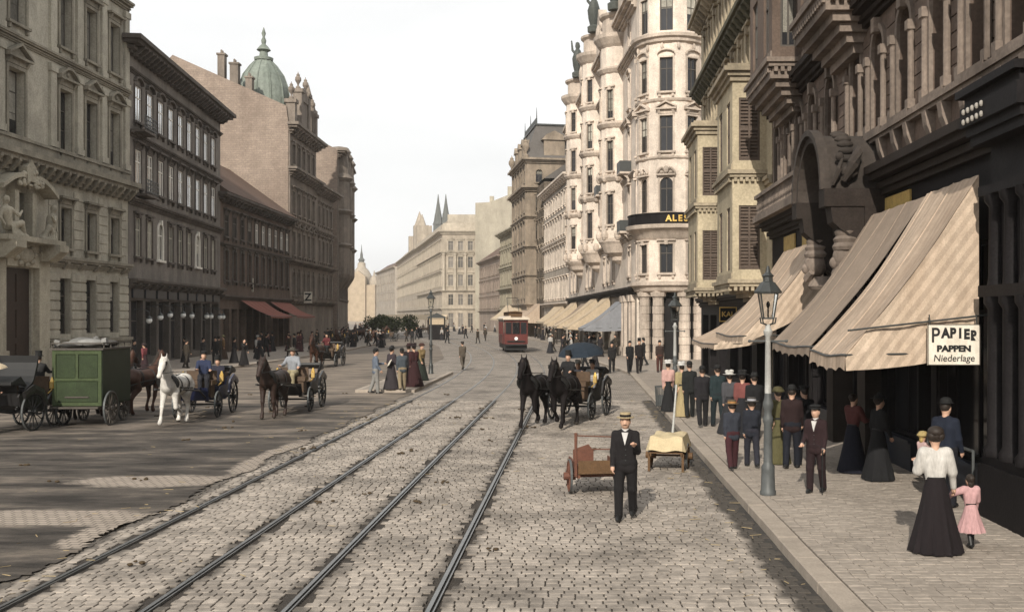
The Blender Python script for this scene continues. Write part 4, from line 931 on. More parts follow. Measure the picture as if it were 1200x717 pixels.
def lamp_post(label, loc, h, mats, group='gas street lamps', arm=True, sc_=1.0):
    t = thing('street_lamp', label, 'street lamp', loc, 0, group); k = sc_
    m = MB(); m.lathe([(.145, 0), (.145, .06), (.13, .08), (.118, .42), (.122, .5), (.085, .55), (.08, .6)], (0, 0, 0), 12); m.build('base', mats[1], t, True)
    m = MB(); m.lathe([(.085, .6), (.08, .62), (.072, 1.25), (.09, 1.3), (.094, 1.36), (.07, 1.42), (.07, 1.5), (.095, 1.56), (.095, 1.62), (.068, 1.72), (.06, 1.8)], (0, 0, 0), 16, fold=lambda a, f: .06*abs(math.sin(4*a)) if .1 < f < .35 else 0); m.build('plinth', mats[1], t, True)
    hl = h-1.05; m = MB(); m.lathe([(.06, 1.8), (.048, hl-.22), (.075, hl-.18), (.085, hl-.12), (.05, hl-.08), (.045, hl)], (0, 0, 0), 12); m.build('post', mats[0], t, True)
    if arm: m = MB(); m.tube([(-.32, 0, hl-.3), (.32, 0, hl-.3)], .018, 6); m.ell((-.33, 0, hl-.3), .03, 6, 5); m.ell((.33, 0, hl-.3), .03, 6, 5); m.build('ladder_bar', mats[1], t)
    m = MB()                                             # lantern cradle, frame, roof
    for a in range(4):
        c, s_ = math.cos(PI/4+a*PI/2), math.sin(PI/4+a*PI/2); m.tube([(0, 0, hl-.02), (c*.15, s_*.15, hl+.02), (c*.17, s_*.17, hl+.12)], .014, 5); m.tube([(c*.125, s_*.125, hl+.1), (c*.215, s_*.215, hl+.56)], .013, 5)
    m.lathe([(.14, hl+.09), (.14, hl+.12)], (0, 0, 0), 4, a0=PI/4, a1=PI/4+2*PI); ln = m.build('lantern', m_iron, t)
    m = MB(); m.lathe([(.12, hl+.11), (.205, hl+.55)], (0, 0, 0), 4, a0=PI/4, a1=PI/4+2*PI, cap=False); m.build('lantern_glass', m_lglass, ln)
    m = MB(); m.lathe([(.245, hl+.55), (.25, hl+.58), (.13, hl+.74), (.09, hl+.76), (.085, hl+.84), (.11, hl+.86), (.05, hl+.92), (.02, hl+1.04)], (0, 0, 0), 8); m.build('lantern_roof', m_iron, ln)
    m = MB(); m.tube([(0, 0, hl+.1), (0, 0, hl+.3)], .015, 5); m.ell((0, 0, hl+.35), (.035, .035, .06), 8, 6); m.build('gas_burner', m_globe, ln); return t
m_lglass = bpy.data.materials.new('lantern_glass'); m_lglass.use_nodes = True
_n, _k = nodes(m_lglass); _p = _n['Principled BSDF']; _p.inputs['Transmission Weight'].default_value = 1; _p.inputs['Roughness'].default_value = .08; _p.inputs['IOR'].default_value = 1.1; _p.inputs['Base Color'].default_value = (.9, .92, .9, 1)
# ================================================================== RIGHT SIDE: dark shop building
FX = 6.9
b = Bld('shop_building', 'brown building with black shopfronts and arched windows above the big awnings', (FX, 36.4), (FX, 7.0), 14, 19.5, m_brown, m_brownt)
U = lambda Y: 36.4-Y
shop = MB(); so_ = []
piers = [8.0, 11.5, 15.2, 19.4, 23.1, 26.2, 29.8, 33.2, 36.4]
for a, c in zip(piers[:-1], piers[1:]):
    if a == 23.1: so_.append(dict(u0=U(c)+.55, u1=U(a)-.55, z0=.12, z1=4.4, reveal=.9, style='cross', fm=m_shop, pm=m_void))
    else:
        w2 = (c-a)
        so_.append(dict(u0=U(c)+.28, u1=U(c)+.28+w2*.52, z0=.75, z1=4.6, reveal=.22, style='cross', fm=m_shop, pm=m_glass))
        so_.append(dict(u0=U(c)+.4+w2*.52, u1=U(a)-.28, z0=.16, z1=4.6, reveal=.6, style='cross', fm=m_shop, pm=m_glassb))
b.panel(0, b.W, .0, 6.0, so_, None, mb=shop)
shop.build('shopfront', m_shop, b.root)
for Y in piers[2:-1]:
    if Y == 15.2: continue
    m = MB(); u = U(Y); m.box(u-.24, u+.24, -.14, 0, .1, 5.3); m.box(u-.3, u+.3, -.2, 0, .1, .7); m.box(u-.3, u+.3, -.22, 0, 5.0, 5.3); m.box(u-.14, u+.14, -.17, -.13, .9, 4.8)
    m.build('pilaster', m_shop, b.root)
for a, c in zip(piers[:-1], piers[1:]):
    m = MB()
    if a != 23.1: m.box(U(c)+.3, U(c)+.26+(c-a)*.52, -.12, 0, .1, .68); m.box(U(c)+.3, U(c)+.26+(c-a)*.52, -.18, 0, .68, .75); m.build('stall_riser', m_shopb, b.root)
m = MB(); u0, u1 = U(19.2), U(17.0); m.tube([(u0, -.35, 1.05), (u1, -.35, 1.05)], .03, 6); m.tube([(u0, -.35, .1), (u0, -.35, 1.05)], .025, 6); m.tube([(u1, -.35, .1), (u1, -.35, 1.05)], .025, 6); m.build('handrail', m_postd, b.root)
# polished corner pillar with colonnettes and capital; pale beads stand in for its glints
m = MB(); u0, u1 = U(16.35), U(14.6); m.box(u0, u1, -.32, 0, .1, 6.0); m.box(u0-.08, u1+.08, -.5, 0, .1, .95); m.box(u0-.04, u1+.04, -.44, 0, .95, 1.1)
m.box(u0-.06, u1+.06, -.5, 0, 3.6, 3.78); m.box(u0-.06, u1+.06, -.5, 0, 5.2, 5.35); pl = m.build('pillar', m_shop, b.root)
for uu in (u0+.3, (u0+u1)/2, u1-.3):
    m = MB(); m.lathe([(.19, 1.1), (.21, 1.2), (.15, 1.3), (.14, 3.4), (.2, 3.5), (.2, 3.6)], (uu, -.34, 0), 12); m.lathe([(.15, 3.78), (.13, 3.9), (.12, 5.0), (.19, 5.1), (.2, 5.2)], (uu, -.34, 0), 12); m.build('colonnette', m_shop, pl, True)
m = MB(); m.box(u0-.12, u1+.12, -.6, 0, 6.0, 6.15); m.box(u0-.14, u1+.14, -.66, 0, 6.15, 6.3); m.box(u0-.2, u1+.2, -.74, 0, 6.3, 6.62); m.box(u0-.16, u1+.16, -.68, 0, 6.62, 6.78); m.box(u0-.26, u1+.26, -.8, 0, 6.78, 6.9); m.build('capital', m_shop, b.root)
m = MB()
for zz in (6.38, 6.54):
    for k in range(5): m.ell((u0+.0+.18*k, -.755, zz), (.032, .032, .05), 7, 5)
stuff(m.build('glint_beads', m_glint, b.root))
m = MB(); m.box(u1-.02, u1+.04, -.46, -.02, 1.35, 2.45); nb_ = m.build('notice_frame', m_brownt, b.root)
m = MB(); m.box(u1+.04, u1+.05, -.41, -.07, 1.41, 2.39); m.build('notice', M('aged_paper', (.3, .27, .21), .8, .3, 5), nb_)
# cornice over the shops, fascia with ochre sign panels
b.cornice(U(23.0), b.W, 6.0, .5, .62, mat=m_dark, ends=False); b.cornice(0, U(26.2), 6.0, .5, .55, mat=m_dark, ends=False)
for (a, c) in ((21.2, 23.0), (32.5, 34.2), (29.2, 31.4)):
    m = MB(); m.box(U(c), U(a), -.05, -.005, 5.42, 5.92); m.box(U(c)+.25, U(a)-.25, -.05, -.005, 5.33, 5.42); s_ = m.build('sign_panel', m_goldp, b.root)
# upper floors
upY = [8.6, 10.6, 12.5, 14.3, 15.95, 17.6, 19.5, 21.55, 23.45, 25.3, 27.9, 30.0, 31.8, 33.6, 35.3]
o1 = b.row([U(y) for y in upY], .86, 7.55, 9.85, arch=True, reveal=.42, head='arch', fw=.13, tm=m_brownt, style='cross', fm=m_framed)
o2 = b.row([U(y) for y in upY], .95, 11.2, 13.6, head='tri', reveal=.35, tm=m_brownt); o3 = b.row([U(y) for y in upY], .95, 15.4, 17.6, head='key', reveal=.3)
b.panel(0, b.W, 6.0, 19.5, o1+o2+o3)
b.cornice(0, b.W, 10.15, .5, .55, mat=m_dark, ends=False); b.cornice(0, b.W, 14.4, .35, .35, ends=False); b.cornice(0, b.W, 18.9, .8, .8, 40, .3)
b.band(0, b.W, 7.28, [(.16, .08), (.22, .12)])
cons = MB(); cons.prism([(0, 7.28), (-.2, 7.28), (-.16, 7.0), (-.05, 6.72), (0, 6.7)], 'x', -.11, .11); cme = cons.mesh('console', m_brownt)
blk = {}
for a, c in zip(upY[:-1], upY[1:]):
    mid = (a+c)/2; wd = round(min(c-a-.86-.42, .75), 2)
    if 22.5 < mid < 26.4 and False: continue
    link('console', cme, b.root, (U(a)-.43, 0, 0)); link('console', cme, b.root, (U(a)+.43, 0, 0))
    if wd > .25:
        if wd not in blk: q = MB(); q.box(-wd/2, wd/2, -.05, 0, .012, .285); blk[wd] = q.mesh('stone', m_brown)
        for k in range(8): link('stone', blk[wd], b.root, (U(mid), random.uniform(0, .012), 7.58+.3*k))
    m = MB()
    for y_ in (a+.43+.17, c-.43-.17):
        m = MB(); m.box(U(y_)-.09, U(y_)+.09, -.2, 0, 7.52, 7.72); m.lathe([(.07, 7.72), (.068, 9.1), (.085, 9.14)], (U(y_), -.1, 0), 10); m.box(U(y_)-.1, U(y_)+.1, -.2, 0, 9.14, 9.34)
        m.build('window_column', m_brownt, b.root)
def oriel(b, ua, ub, pr, z0, z1, floors, wn, ws, style, mat, tmat, corb=.9, nose=.25, fm=None, head=None, pm=None):
    fm = fm or m_framed; pm = pm or m_glass
    def ops(w_, L_, n): return [o for (za, zb) in floors for o in b.row([L_*(i+.5)/n for i in range(n)], w_, za, zb, style=style, fm=fm, pm=pm, head=head, reveal=.14, fw=.1, tm=tmat)]
    mb = MB()
    b.panel(0, ub-ua, z0, z1, ops(wn, ub-ua, max(1, int((ub-ua)/1.7))), (ua, -pr, 0), mb=mb)
    b.panel(0, pr, z0, z1, ops(ws, pr, 1), (ub, -pr, PI/2), mb=mb); b.panel(0, pr, z0, z1, ops(ws, pr, 1), (ua, 0, -PI/2), mb=mb)
    mb.quad((ua, 0, z1), (ub, 0, z1), (ub, -pr, z1), (ua, -pr, z1)); mb.box(ua+.2, ub-.2, -pr+.2, 0, z0, z1-.02); mb.build('oriel', mat, b.root)
    m = MB(); L_ = ub-ua
    for k in range(5):                                              # corbelled underside, stepping in
        f = 1-k/5; m.box(ua+.12*k*L_/3, ub-.12*k*L_/3, -pr*f-.06, 0, z0-corb*(k+1)/5, z0-corb*k/5-.003)
    m.build('corbel', tmat, b.root)
    m = MB()
    for (za, zb) in floors:
        for dz, p_, h in ((-.62, .12, .12), (-.5, .2, .14)): m.box(ua-p_, ub+p_, -pr-p_, 0, za+dz, za+dz+h)
        m.box(ua+.05, ub-.05, -pr-.05, -.0, za-.36, za-.12)
        m.build('oriel_moulding', tmat, b.root); m = MB()
    for f, h0, h1 in ((.1, 0, .18), (.2, .18, .34), (.34, .34, .5), (.2, .5, .62)): m.box(ua-f, ub+f, -pr-f, 0, z1+h0-.3, z1+h1-.3)
    m.build('oriel_moulding', tmat, b.root)
    d = MB(); me = None
    for (za, zb) in floors:
        n = max(3, int(pr/.18))
        for k in range(n): d.box(ub+.02, ub+.14, -pr+pr*(k+.2)/n, -pr+pr*(k+.75)/n, za-.78, za-.64)
        n = int(L_/.22)
        for k in range(n): d.box(ua+L_*(k+.2)/n, ua+L_*(k+.75)/n, -pr-.14, -pr-.02, za-.78, za-.64)
    stuff(d.build('dentils', tmat, b.root))
oriel(b, U(27.6), U(24.2), 1.0, 10.75, 18.4, [(11.5, 13.7), (15.6, 17.6)], .9, .5, 'cross', m_brown, m_brownt, 1.1)
oriel(b, U(35.2), U(31.2), 1.0, 10.75, 18.4, [(11.5, 13.7), (15.6, 17.6)], .9, .5, 'cross', m_brown, m_brownt, 1.1)
b.roof([(0, 19.5), (3, 22.5), (14, 22.5), (14, 19.5)], mat=m_slate)
# balcony with balustrade
m = MB(); m.box(U(36.2), U(26.6), -.75, 0, 6.55, 6.75); m.box(U(36.2), U(26.6), -.66, -.5, 6.75, 6.85); m.box(U(36.2), U(26.6), -.7, -.46, 7.38, 7.5)
bal = m.build('balcony', m_brownt, b.root)
q = MB(); q.lathe([(.05, 0), (.06, .06), (.04, .12), (.085, .26), (.04, .42), (.06, .5), (.05, .53)], (0, 0, 0), 7); bme = q.mesh('baluster', m_brownt, True)
n = 40
for k in range(n): link('baluster', bme, bal, (U(36.1)+(9.4)*(k+.5)/n, -.58, 6.85))
# portal: arched hood on consoles, with carved heads and a cartouche
pc = U(24.65); m = MB(); r = 1.45; zs = 6.15; n = 14; pr = 1.35
for i in range(n):
    t0, t1 = PI*i/n, PI*(i+1)/n
    def q_(rr, t): return (pc-rr*math.cos(t), zs+rr*1.0*math.sin(t))
    m.prism([q_(r, t0), q_(r, t1), q_(r-.16, t1), q_(r-.16, t0)], 'y', -pr, 0); m.prism([q_(r+.14, t0), q_(r+.14, t1), q_(r, t1), q_(r, t0)], 'y', -pr-.1, -pr+.12)
hood = m.build('portal_hood', m_hood, b.root)
m = MB(); m.box(pc-1.75, pc-1.2, -pr-.05, 0, 5.75, zs); m.box(pc+1.2, pc+1.75, -pr-.05, 0, 5.75, zs); m.box(pc-1.75, pc+1.75, -.5, 0, 5.3, 5.75); m.build('portal_entablature', m_dark, b.root)
m = MB()
for a in np.linspace(.35, 1.35, 7): m.ell((pc+(r+.03)*math.cos(a), -pr*.55, zs+(r+.03)*math.sin(a)), (.1, .2, .09), 8, 6)
m.tube([(pc+r+.1, -.9, zs+.2), (pc+r+.3, -.75, zs+.55), (pc+r+.12, -.6, zs+.85), (pc+r-.1, -.55, zs+1.0)], [.1, .14, .12, .05], 7)
m.ell((pc+r+.15, -.8, zs+.4), (.1, .2, .16), 9, 7); m.ell((pc+r+.05, -1.0, zs+.75), (.08, .1, .1), 8, 6); m.tube([(pc+r+.08, -1.15, zs+.1), (pc+r+.22, -1.05, zs+.45), (pc+r+.08, -.95, zs+.7)], [.05, .07, .03], 6)
m.build('carved_ornament', m_hood, hood, True)
for s in (-1, 1):
    m = MB(); c = pc+s*1.45
    m.prism([(0, 5.75), (-1.25, 5.75), (-1.2, 5.4), (-.75, 5.0), (-.62, 4.5), (-.3, 4.1), (0, 3.9)], 'x', c-.26, c+.26); m.box(c-.32, c+.32, -.5, 0, .12, 3.9); co = m.build('console', m_dark, b.root)
    m = MB(); m.ell((c, -.85, 4.62), (.26, .3, .34), 12, 9); m.ell((c, -1.1, 4.5), (.1, .12, .14), 8, 6); m.ell((c-.12, -1.02, 4.72), (.06, .08, .05), 6, 5); m.ell((c+.12, -1.02, 4.72), (.06, .08, .05), 6, 5)
    m.lathe([(.3, 4.78), (.33, 4.86), (.28, 4.95), (.31, 5.03), (.25, 5.1), (.28, 5.2), (.16, 5.3)], (c, -.82, 0), 14); m.tube([(c-.2, -1.0, 4.4), (c, -1.06, 4.25), (c+.2, -1.0, 4.4)], [.08, .12, .08], 6); m.lathe([(.28, 3.95), (.36, 4.05), (.3, 4.2), (.22, 4.3)], (c, -.7, 0), 12)
    m.build('carved_head', m_brownt, co, True)
b.finish(core=.95)
m = MB()
# awnings of the black shops
awning('largest striped canvas awning with a closed side curtain, above the white paper sign', 16.75, 19.25, 6.55, 4.37, 5.6, 2.68, m_awn, side=2.7, val=.28)
awning('greyish canvas awning panel just left of the largest awning', 19.32, 23.05, 6.55, 4.37, 5.55, 2.74, m_awn2)
awning('canvas awning with side curtain beyond the carved portal, behind the near street lamp', 27.4, 32.7, 6.55, 4.40, 5.35, 2.78, m_awn, side=3.6)
awning('low pinkish canvas awning below the yellow building', 35.2, 42.0, 6.8, 4.65, 3.75, 2.35, m_awn, side=2.5)
# hanging paper-shop sign
sg = thing('hanging_sign', 'white enamel sign reading PAPIER PAPPEN Niederlage hung on the largest awning', 'sign', (6.08, 16.6, 2.5))
m = MB(); m.box(-.425, .425, -.012, .012, .0, .665); m.build('board', m_white_paint, sg)
m = MB(); 
for a_ in ((-.425, -.412, 0, .665), (.412, .425, 0, .665), (-.412, .412, 0, .012), (-.412, .412, .653, .665)): m.box(a_[0], a_[1], -.018, -.012, a_[2], a_[3])
m.build('rim', m_framed, sg)
def sgtext(s_, size, x, z, bold=.0, sx=1.0, sh=0, nm='lettering'):
    o = link(nm, text_mesh(s_, size, m_black, .002, bold, shear=sh, sx=sx), sg, (x, -.016, z)); o.rotation_euler = (PI/2, 0, 0); return o
sgtext('P', .34, -.30, .475, .004, .85); 
for i, ch in enumerate('APIER'):
    o = sgtext(ch, .215, -.135+i*.118 - (.012 if i > 2 else 0), .515-.0045*(i-1)**2*(1 if i > 1 else .3), .012, .86)
sgtext('PAPPEN', .135, .0, .265, .008, 1.18); sgtext('Niederlage', .155, .0, .11, .001, .98, .12)
m = MB(); m.tube([(-.38, 0, .665), (-.38, .05, .82)], .01, 5); m.tube([(.38, 0, .665), (.38, .05, .82)], .01, 5); m.tube([(-1.7, .06, .56), (.8, .06, .84)], .018, 6); m.build('hanging_rod', m_iron, sg)

# ================================================================== yellow building with oriels
Yb = Bld('oriel_building', 'yellowish building with two shuttered oriels between the black shops and the white turret', (FX, 57.6), (FX, 36.55), 13, 19.6, m_yellow, m_yellowt)
U = lambda Y: 57.6-Y
gs = MB(); gops = []
for k, y in enumerate((38.4, 42.0, 45.4, 49.0, 52.4, 55.6)):
    gops.append(dict(u0=U(y)-1.2, u1=U(y)+1.2, z0=.14 if k % 2 else .6, z1=3.35, reveal=.4, style='cross', fm=m_shop, pm=m_glass))
Yb.panel(0, Yb.W, 0, 4.3, gops, mb=gs); gs.build('shopfront', m_shop, Yb.root); Yb.cornice(0, Yb.W, 3.75, .35, .5, mat=m_dark, ends=False)
us = [U(y) for y in (43.2, 45.2, 47.2, 53.9, 56.2)]
ua = [U(y) for y in np.arange(37.4, 57, 2.0)]
sh = dict(style='shutter', fm=m_shut, pm=m_shut)
opsY = Yb.row(us, .85, 5.0, 7.35, head='flat', reveal=.2, **sh)+Yb.row(us, .85, 9.0, 11.3, head='tri', reveal=.2, **sh)
opsY += Yb.row(ua, .85, 12.9, 14.7, head='key', reveal=.3)+Yb.row(ua, .8, 16.5, 18.4, head='key', reveal=.3, **{})
Yb.panel(0, Yb.W, 4.3, 19.6, opsY)
for y in (41.7, 52.7): oriel(Yb, U(y), U(y-4.1), 1.25, 4.6, 12.2, [(5.0, 7.35), (9.0, 11.3)], .8, .78, 'shutter', m_yellow, m_yellowt, .75, fm=m_shut, pm=m_shut)
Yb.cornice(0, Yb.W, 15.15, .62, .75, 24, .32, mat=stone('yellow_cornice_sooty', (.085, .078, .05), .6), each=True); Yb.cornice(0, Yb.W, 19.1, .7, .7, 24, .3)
Yb.band(0, Yb.W, 8.05, [(.1, .15), (.18, .14)]); Yb.band(0, Yb.W, 12.1, [(.1, .12), (.2, .12)])
Yb.roof([(0, 19.6), (2.5, 22.6), (13, 22.6), (13, 19.6)], mat=m_slate); Yb.finish()
ks = thing('projecting_sign', 'small dark sign with gilt frame and lettering projecting from the yellow building', 'sign', (6.3, 43.2, 3.05))
m = MB(); m.box(-.36, .36, -.03, .03, 0, .62); m.box(.36, .62, -.015, .015, .5, .54); m.build('board', m_shop, ks)
m = MB()
for a_ in ((-.37, .37, -.0, .04), (-.37, .37, .58, .62), (-.37, -.33, .04, .58), (.33, .37, .04, .58)): m.box(a_[0], a_[1], -.045, -.03, a_[2], a_[3])
m.build('frame', m_gold, ks); o = link('lettering', text_mesh('KAL', .30, m_gold, .004, .006), ks, (0, -.036, .31)); o.rotation_euler = (PI/2, 0, 0)

# ================================================================== white building with corner turret
wd = vpdir(560); P1 = (4.35, 76.6); P0 = along(P1, wd, 57)
W = Bld('turreted_building', 'tall pinkish white corner building with a round turret and rounded oriels', P0, P1, 16, 27, m_white, m_whitet)
def T2U(t): return 57-t
th = W.root.rotation_euler.z
def tolocal(X, Y): dx, dy = X-P0[0], Y-P0[1]; return (dx*math.cos(th)+dy*math.sin(th), -dx*math.sin(th)+dy*math.cos(th))
fl = [(6.4, 8.4), (10.8, 13.3), (15.2, 17.7), (19.5, 21.9), (24.0, 26.2)]
hd = ['key', 'orn', 'tri', 'hood', 'key']
ts = [3.6, 13, 16.5, 19.5, 28.5, 31.5, 35, 45, 49, 53]
ops = []
for (za, zb), h in zip(fl, hd): ops += W.row([T2U(t) for t in ts], 1.05, za, zb, head=h, arch=False, fm=m_framed, reveal=.3)
gsh = MB(); gops = []
for t in np.arange(4.5, 56, 4.6): gops.append(dict(u0=T2U(t)-1.5, u1=T2U(t)+1.5, z0=.14, z1=4.0, reveal=.5, style='cross', fm=m_shop, pm=m_glassb))
W.panel(0, 57, 0, 5.3, gops, mb=gsh); gsh.build('shopfront', m_wgrey, W.root)
W.panel(0, 57, 5.3, 27, ops)
for z, pr, h in ((4.9, .5, .6), (9.2, .35, .5), (13.9, .25, .35), (18.4, .3, .4), (23.0, .5, .6), (26.4, .9, .9)): W.cornice(0, 57, z, pr, h, ends=False, mat=m_whitet if h < .6 or z > 9 else m_dark)
# balconies
for t, z in ((13, 10.0), (19.5, 14.4), (31.5, 10.0), (3.6, 9.7), (3.6, 14.3), (28.5, 14.4)):
    m = MB(); u = T2U(t); m.box(u-.9, u+.9, -.9, 0, z, z+.16); m.prism([(0, z), (-.7, z), (0, z-.6)], 'x', u-.7, u-.5); m.prism([(0, z), (-.7, z), (0, z-.6)], 'x', u+.5, u+.7); o = m.build('balcony', m_whitet, W.root)
    m = MB(); m.box(u-.9, u+.9, -.9, -.84, z+.16, z+1.0); m.box(u+.84, u+.9, -.84, 0, z+.16, z+1.0); m.box(u-.9, u-.84, -.84, 0, z+.16, z+1.0); m.build('railing', m_iron, o)
# rounded oriels with carved bases, caps and crowning gables
for t, zt, rr in ((9.0, 25.6, 1.65), (24.3, 28.0, 1.65), (40.5, 27.4, 1.8)):
    u = T2U(t); m = MB(); nn = 7
    angs = np.linspace(PI, 2*PI, nn+1)
    for k in range(nn):
        a0, a1 = angs[k], angs[k+1]; p = (u+rr*math.cos(a0), rr*math.sin(a0)); q = (u+rr*math.cos(a1), rr*math.sin(a1)); L_ = math.hypot(q[0]-p[0], q[1]-p[1]); ph = math.atan2(q[1]-p[1], q[0]-p[0])
        op = []
        if k in (1, 3, 5):
            for (za, zb), h in zip(fl[1:], (None, None, None, None)):
                if zb < zt-.8: op += W.row([L_/2], .62, za, zb, style='sash', reveal=.16, head='key', fw=.07)
        W.panel(0, L_, 9.4, zt, op, (p[0], p[1], ph), mb=m)
    m.lathe([(rr-.3, 9.4), (rr-.3, zt)], (u, 0, 0), 14); m.build('oriel', m_white, W.root)
    m = MB()
    m.lathe([(.3, 7.6), (.7, 7.9), (.8, 8.2), (1.3, 8.5), (1.5, 8.9), (rr, 9.2), (rr+.15, 9.4), (rr+.15, 9.6), (rr, 9.7)], (u, 0, 0), 18)
    for z in (14.3, 18.7, 23.2):
        if z < zt: m.lathe([(rr, z), (rr+.12, z+.1), (rr+.3, z+.35), (rr+.3, z+.5), (rr, z+.6)], (u, 0, 0), 18)
    m.lathe([(rr, zt-.2), (rr+.2, zt), (rr+.55, zt+.5), (rr+.6, zt+.8), (rr*.9, zt+.9), (rr*.9, zt+2.2), (rr*1.05, zt+2.4), (rr*1.08, zt+2.6), (rr*.7, zt+2.75), (rr*.45, zt+3.1), (.3, zt+3.3), (.05, zt+3.4)], (u, 0, 0), 18)
    for a in (PI*1.08, PI*1.3, PI*1.5, PI*1.7, PI*1.92):
        for z in (9.9, 14.7): m.ell((u+rr*1.05*math.cos(a), rr*1.05*math.sin(a), z), (.3, .3, .45), 7, 5)
    m.build('oriel_moulding', m_whitet, W.root, .25)
    m = MB(); g0, g1 = u+2.4, u+5.6; zg = 27.2                              # crowning gable beside the oriel
    m.prism([(g0, zg), (g1, zg), (g1, zg+2.2), (g1-.5, zg+2.6), (g1-.7, zg+3.8), ((g0+g1)/2, zg+5), (g0+.7, zg+3.8), (g0+.5, zg+2.6), (g0, zg+2.2)], 'y', -.5, .3)
    urn(m, (g0+.1, -.2, zg+2.2), 1.6, .35); urn(m, (g1-.1, -.2, zg+2.2), 1.6, .35); m.ell(((g0+g1)/2, -.5, zg+2.6), (.8, .25, .9), 10, 7)
    m.build('gable', m_whitet, W.root, True)
    m = MB(); s_ = (u+1.9, -.7, zt+2.6); m.lathe([(.55, 0), (.6, .5), (.35, .7), (.5, 1.4), (.6, 2.2), (.35, 3.0), (.2, 3.2), (.28, 3.5), (.2, 3.9), (.02, 4.0)], s_, 9, fold=lambda a, f: .12*math.sin(3*a+5*f)); m.tube([(s_[0], s_[1], s_[2]+2.4), (s_[0]-.6, s_[1]-.5, s_[2]+3.2), (s_[0]-.7, s_[1]-.6, s_[2]+4.3)], [.16, .14, .08], 6); m.build('roof_statue', m_statue, W.root, True)
W.roof([(0, 27.3), (3.2, 31.0), (16, 31.0), (16, 27.3)], mat=m_slate)
# turret
cx, cy_ = tolocal(6.95, 76.4); Rt = 2.6; m = MB()
seq = []; a = math.atan2(-1, 0)-th-R(14)-R(14)-R(45)*2                       # start angle so that one window bay looks at the street
k = 0; ang = a
for i in range(7):
    seq.append((ang, ang+R(28), True)); seq.append((ang+R(28), ang+R(45), False)); ang += R(45)
tfl = [(6.4, 8.5, 'key', False), (10.8, 13.3, 'orn', True), (15.2, 17.75, 'tri', False), (19.5, 21.95, 'hood', False), (23.9, 26.4, None, False)]
for a0, a1, isw in seq:
    p = (cx+Rt*math.cos(a0), cy_+Rt*math.sin(a0)); q = (cx+Rt*math.cos(a1), cy_+Rt*math.sin(a1)); L_ = math.hypot(q[0]-p[0], q[1]-p[1]); ph = math.atan2(q[1]-p[1], q[0]-p[0]); op = []
    if isw:
        for za, zb, h, ar in tfl: op += W.row([L_/2], .96, za, zb, head=h, arch=ar, reveal=.22, fw=.12, style='cross', fm=m_framed, tm=m_whitet, blind=random.choice([0, 0, .35, .5]))
    W.panel(0, L_, 5.3, 28.2, op, (p[0], p[1], ph), mb=m)
m.lathe([(Rt-.3, 5.3), (Rt-.3, 28.2)], (cx, cy_, 0), 16); m.build('turret', m_white, W.root)
m = MB(); nf = 28
for z, prf in ((23.0, [(0, 0), (.2, .1), (.25, .3), (.45, .4), (.5, .62), (0, .7)]), (18.75, [(0, 0), (.1, .08), (.16, .22), (0, .3)]), (14.6, [(0, 0), (.1, .1), (.12, .2), (0, .26)]), (5.0, [(0, 0), (.2, .1), (.3, .35), (.55, .5), (.55, .7), (0, .8)]), (27.6, [(0, 0), (.3, .2), (.8, .6), (.85, .9), (0, 1.0)])):
    m.lathe([(Rt+p_, z+h) for p_, h in prf], (cx, cy_, 0), nf); m.build('turret_moulding', m_whitet, W.root, .3); m = MB()
for i in range(nf*1): 
    t_ = 2*PI*i/nf
    if i % 2 == 0: m.ell((cx+(Rt+.1)*math.cos(t_), cy_+(Rt+.1)*math.sin(t_), 22.75), (.12, .12, .25), 6, 5)
stuff(m.build('turret_ornament', m_whitet, W.root, True))
m = MB(); m.lathe([(Rt+.2, 28.6), (Rt+.3, 29.5), (Rt, 31), (Rt*.7, 33), (.5, 34.4), (.3, 36), (.05, 37.5)], (cx, cy_, 0), 20); m.build('turret_roof', m_statue, W.root, True)
m = MB(); m.lathe([(Rt, 8.8), (Rt+.2, 9.0), (Rt+.3, 9.25), (Rt+.6, 9.5), (Rt+.8, 9.6), (Rt+.85, 9.88), (0.5, 9.9)], (cx, cy_, 0), nf); bo = m.build('balcony', m_whitet, W.root, True)
m = MB(); m.lathe([(Rt+.66, 9.9), (Rt+.66, 10.6), (Rt+.72, 10.62), (Rt+.72, 10.7), (Rt+.58, 10.7), (Rt+.58, 9.9)], (cx, cy_, 0), nf, cap=False); m.build('sign_parapet', m_shop, bo)
word = 'ALESI'
for i, ch in enumerate(word):
    a_ = math.atan2(-1, 0)-th+R(-9+i*7.2); rr = Rt+.70
    o = link('letter', text_mesh(ch, .62, m_gold, .02, .02), bo, (cx+rr*math.cos(a_), cy_+rr*math.sin(a_), 10.25)); o.rotation_euler = (PI/2, 0, a_+PI/2)
# turret ground floor: portal piers
for da in (-62, -30, 18, 52):
    m = MB()
    a_ = math.atan2(-1, 0)-th+R(da); x, y = cx+(Rt-.25)*math.cos(a_), cy_+(Rt-.25)*math.sin(a_)
    for k in range(9): m.lathe([(.44 if k % 2 == 0 else .40, .1+k*.56), (.44 if k % 2 == 0 else .40, .1+k*.56+.54)], (x, y, 0), 10)
    m.lathe([(.56, 4.7), (.62, 5.0)], (x, y, 0), 10); m.build('portal_pier', m_whitet, W.root)
m = MB(); m.lathe([(Rt-.75, 0), (Rt-.75, 5.3)], (cx, cy_, 0), 16); m.build('entrance', m_void, W.root)
# pilasters left of the turret
for t in (1.2, 2.6, 5.2, 6.8): m = MB(); u = T2U(t); m.box(u-.32, u+.32, -.25, 0, .1, 4.9); m.box(u-.42, u+.42, -.35, 0, .1, .8); m.box(u-.42, u+.42, -.33, 0, 4.4, 4.9); m.build('pilaster', m_whitet, W.root)
W.finish(core=.6)

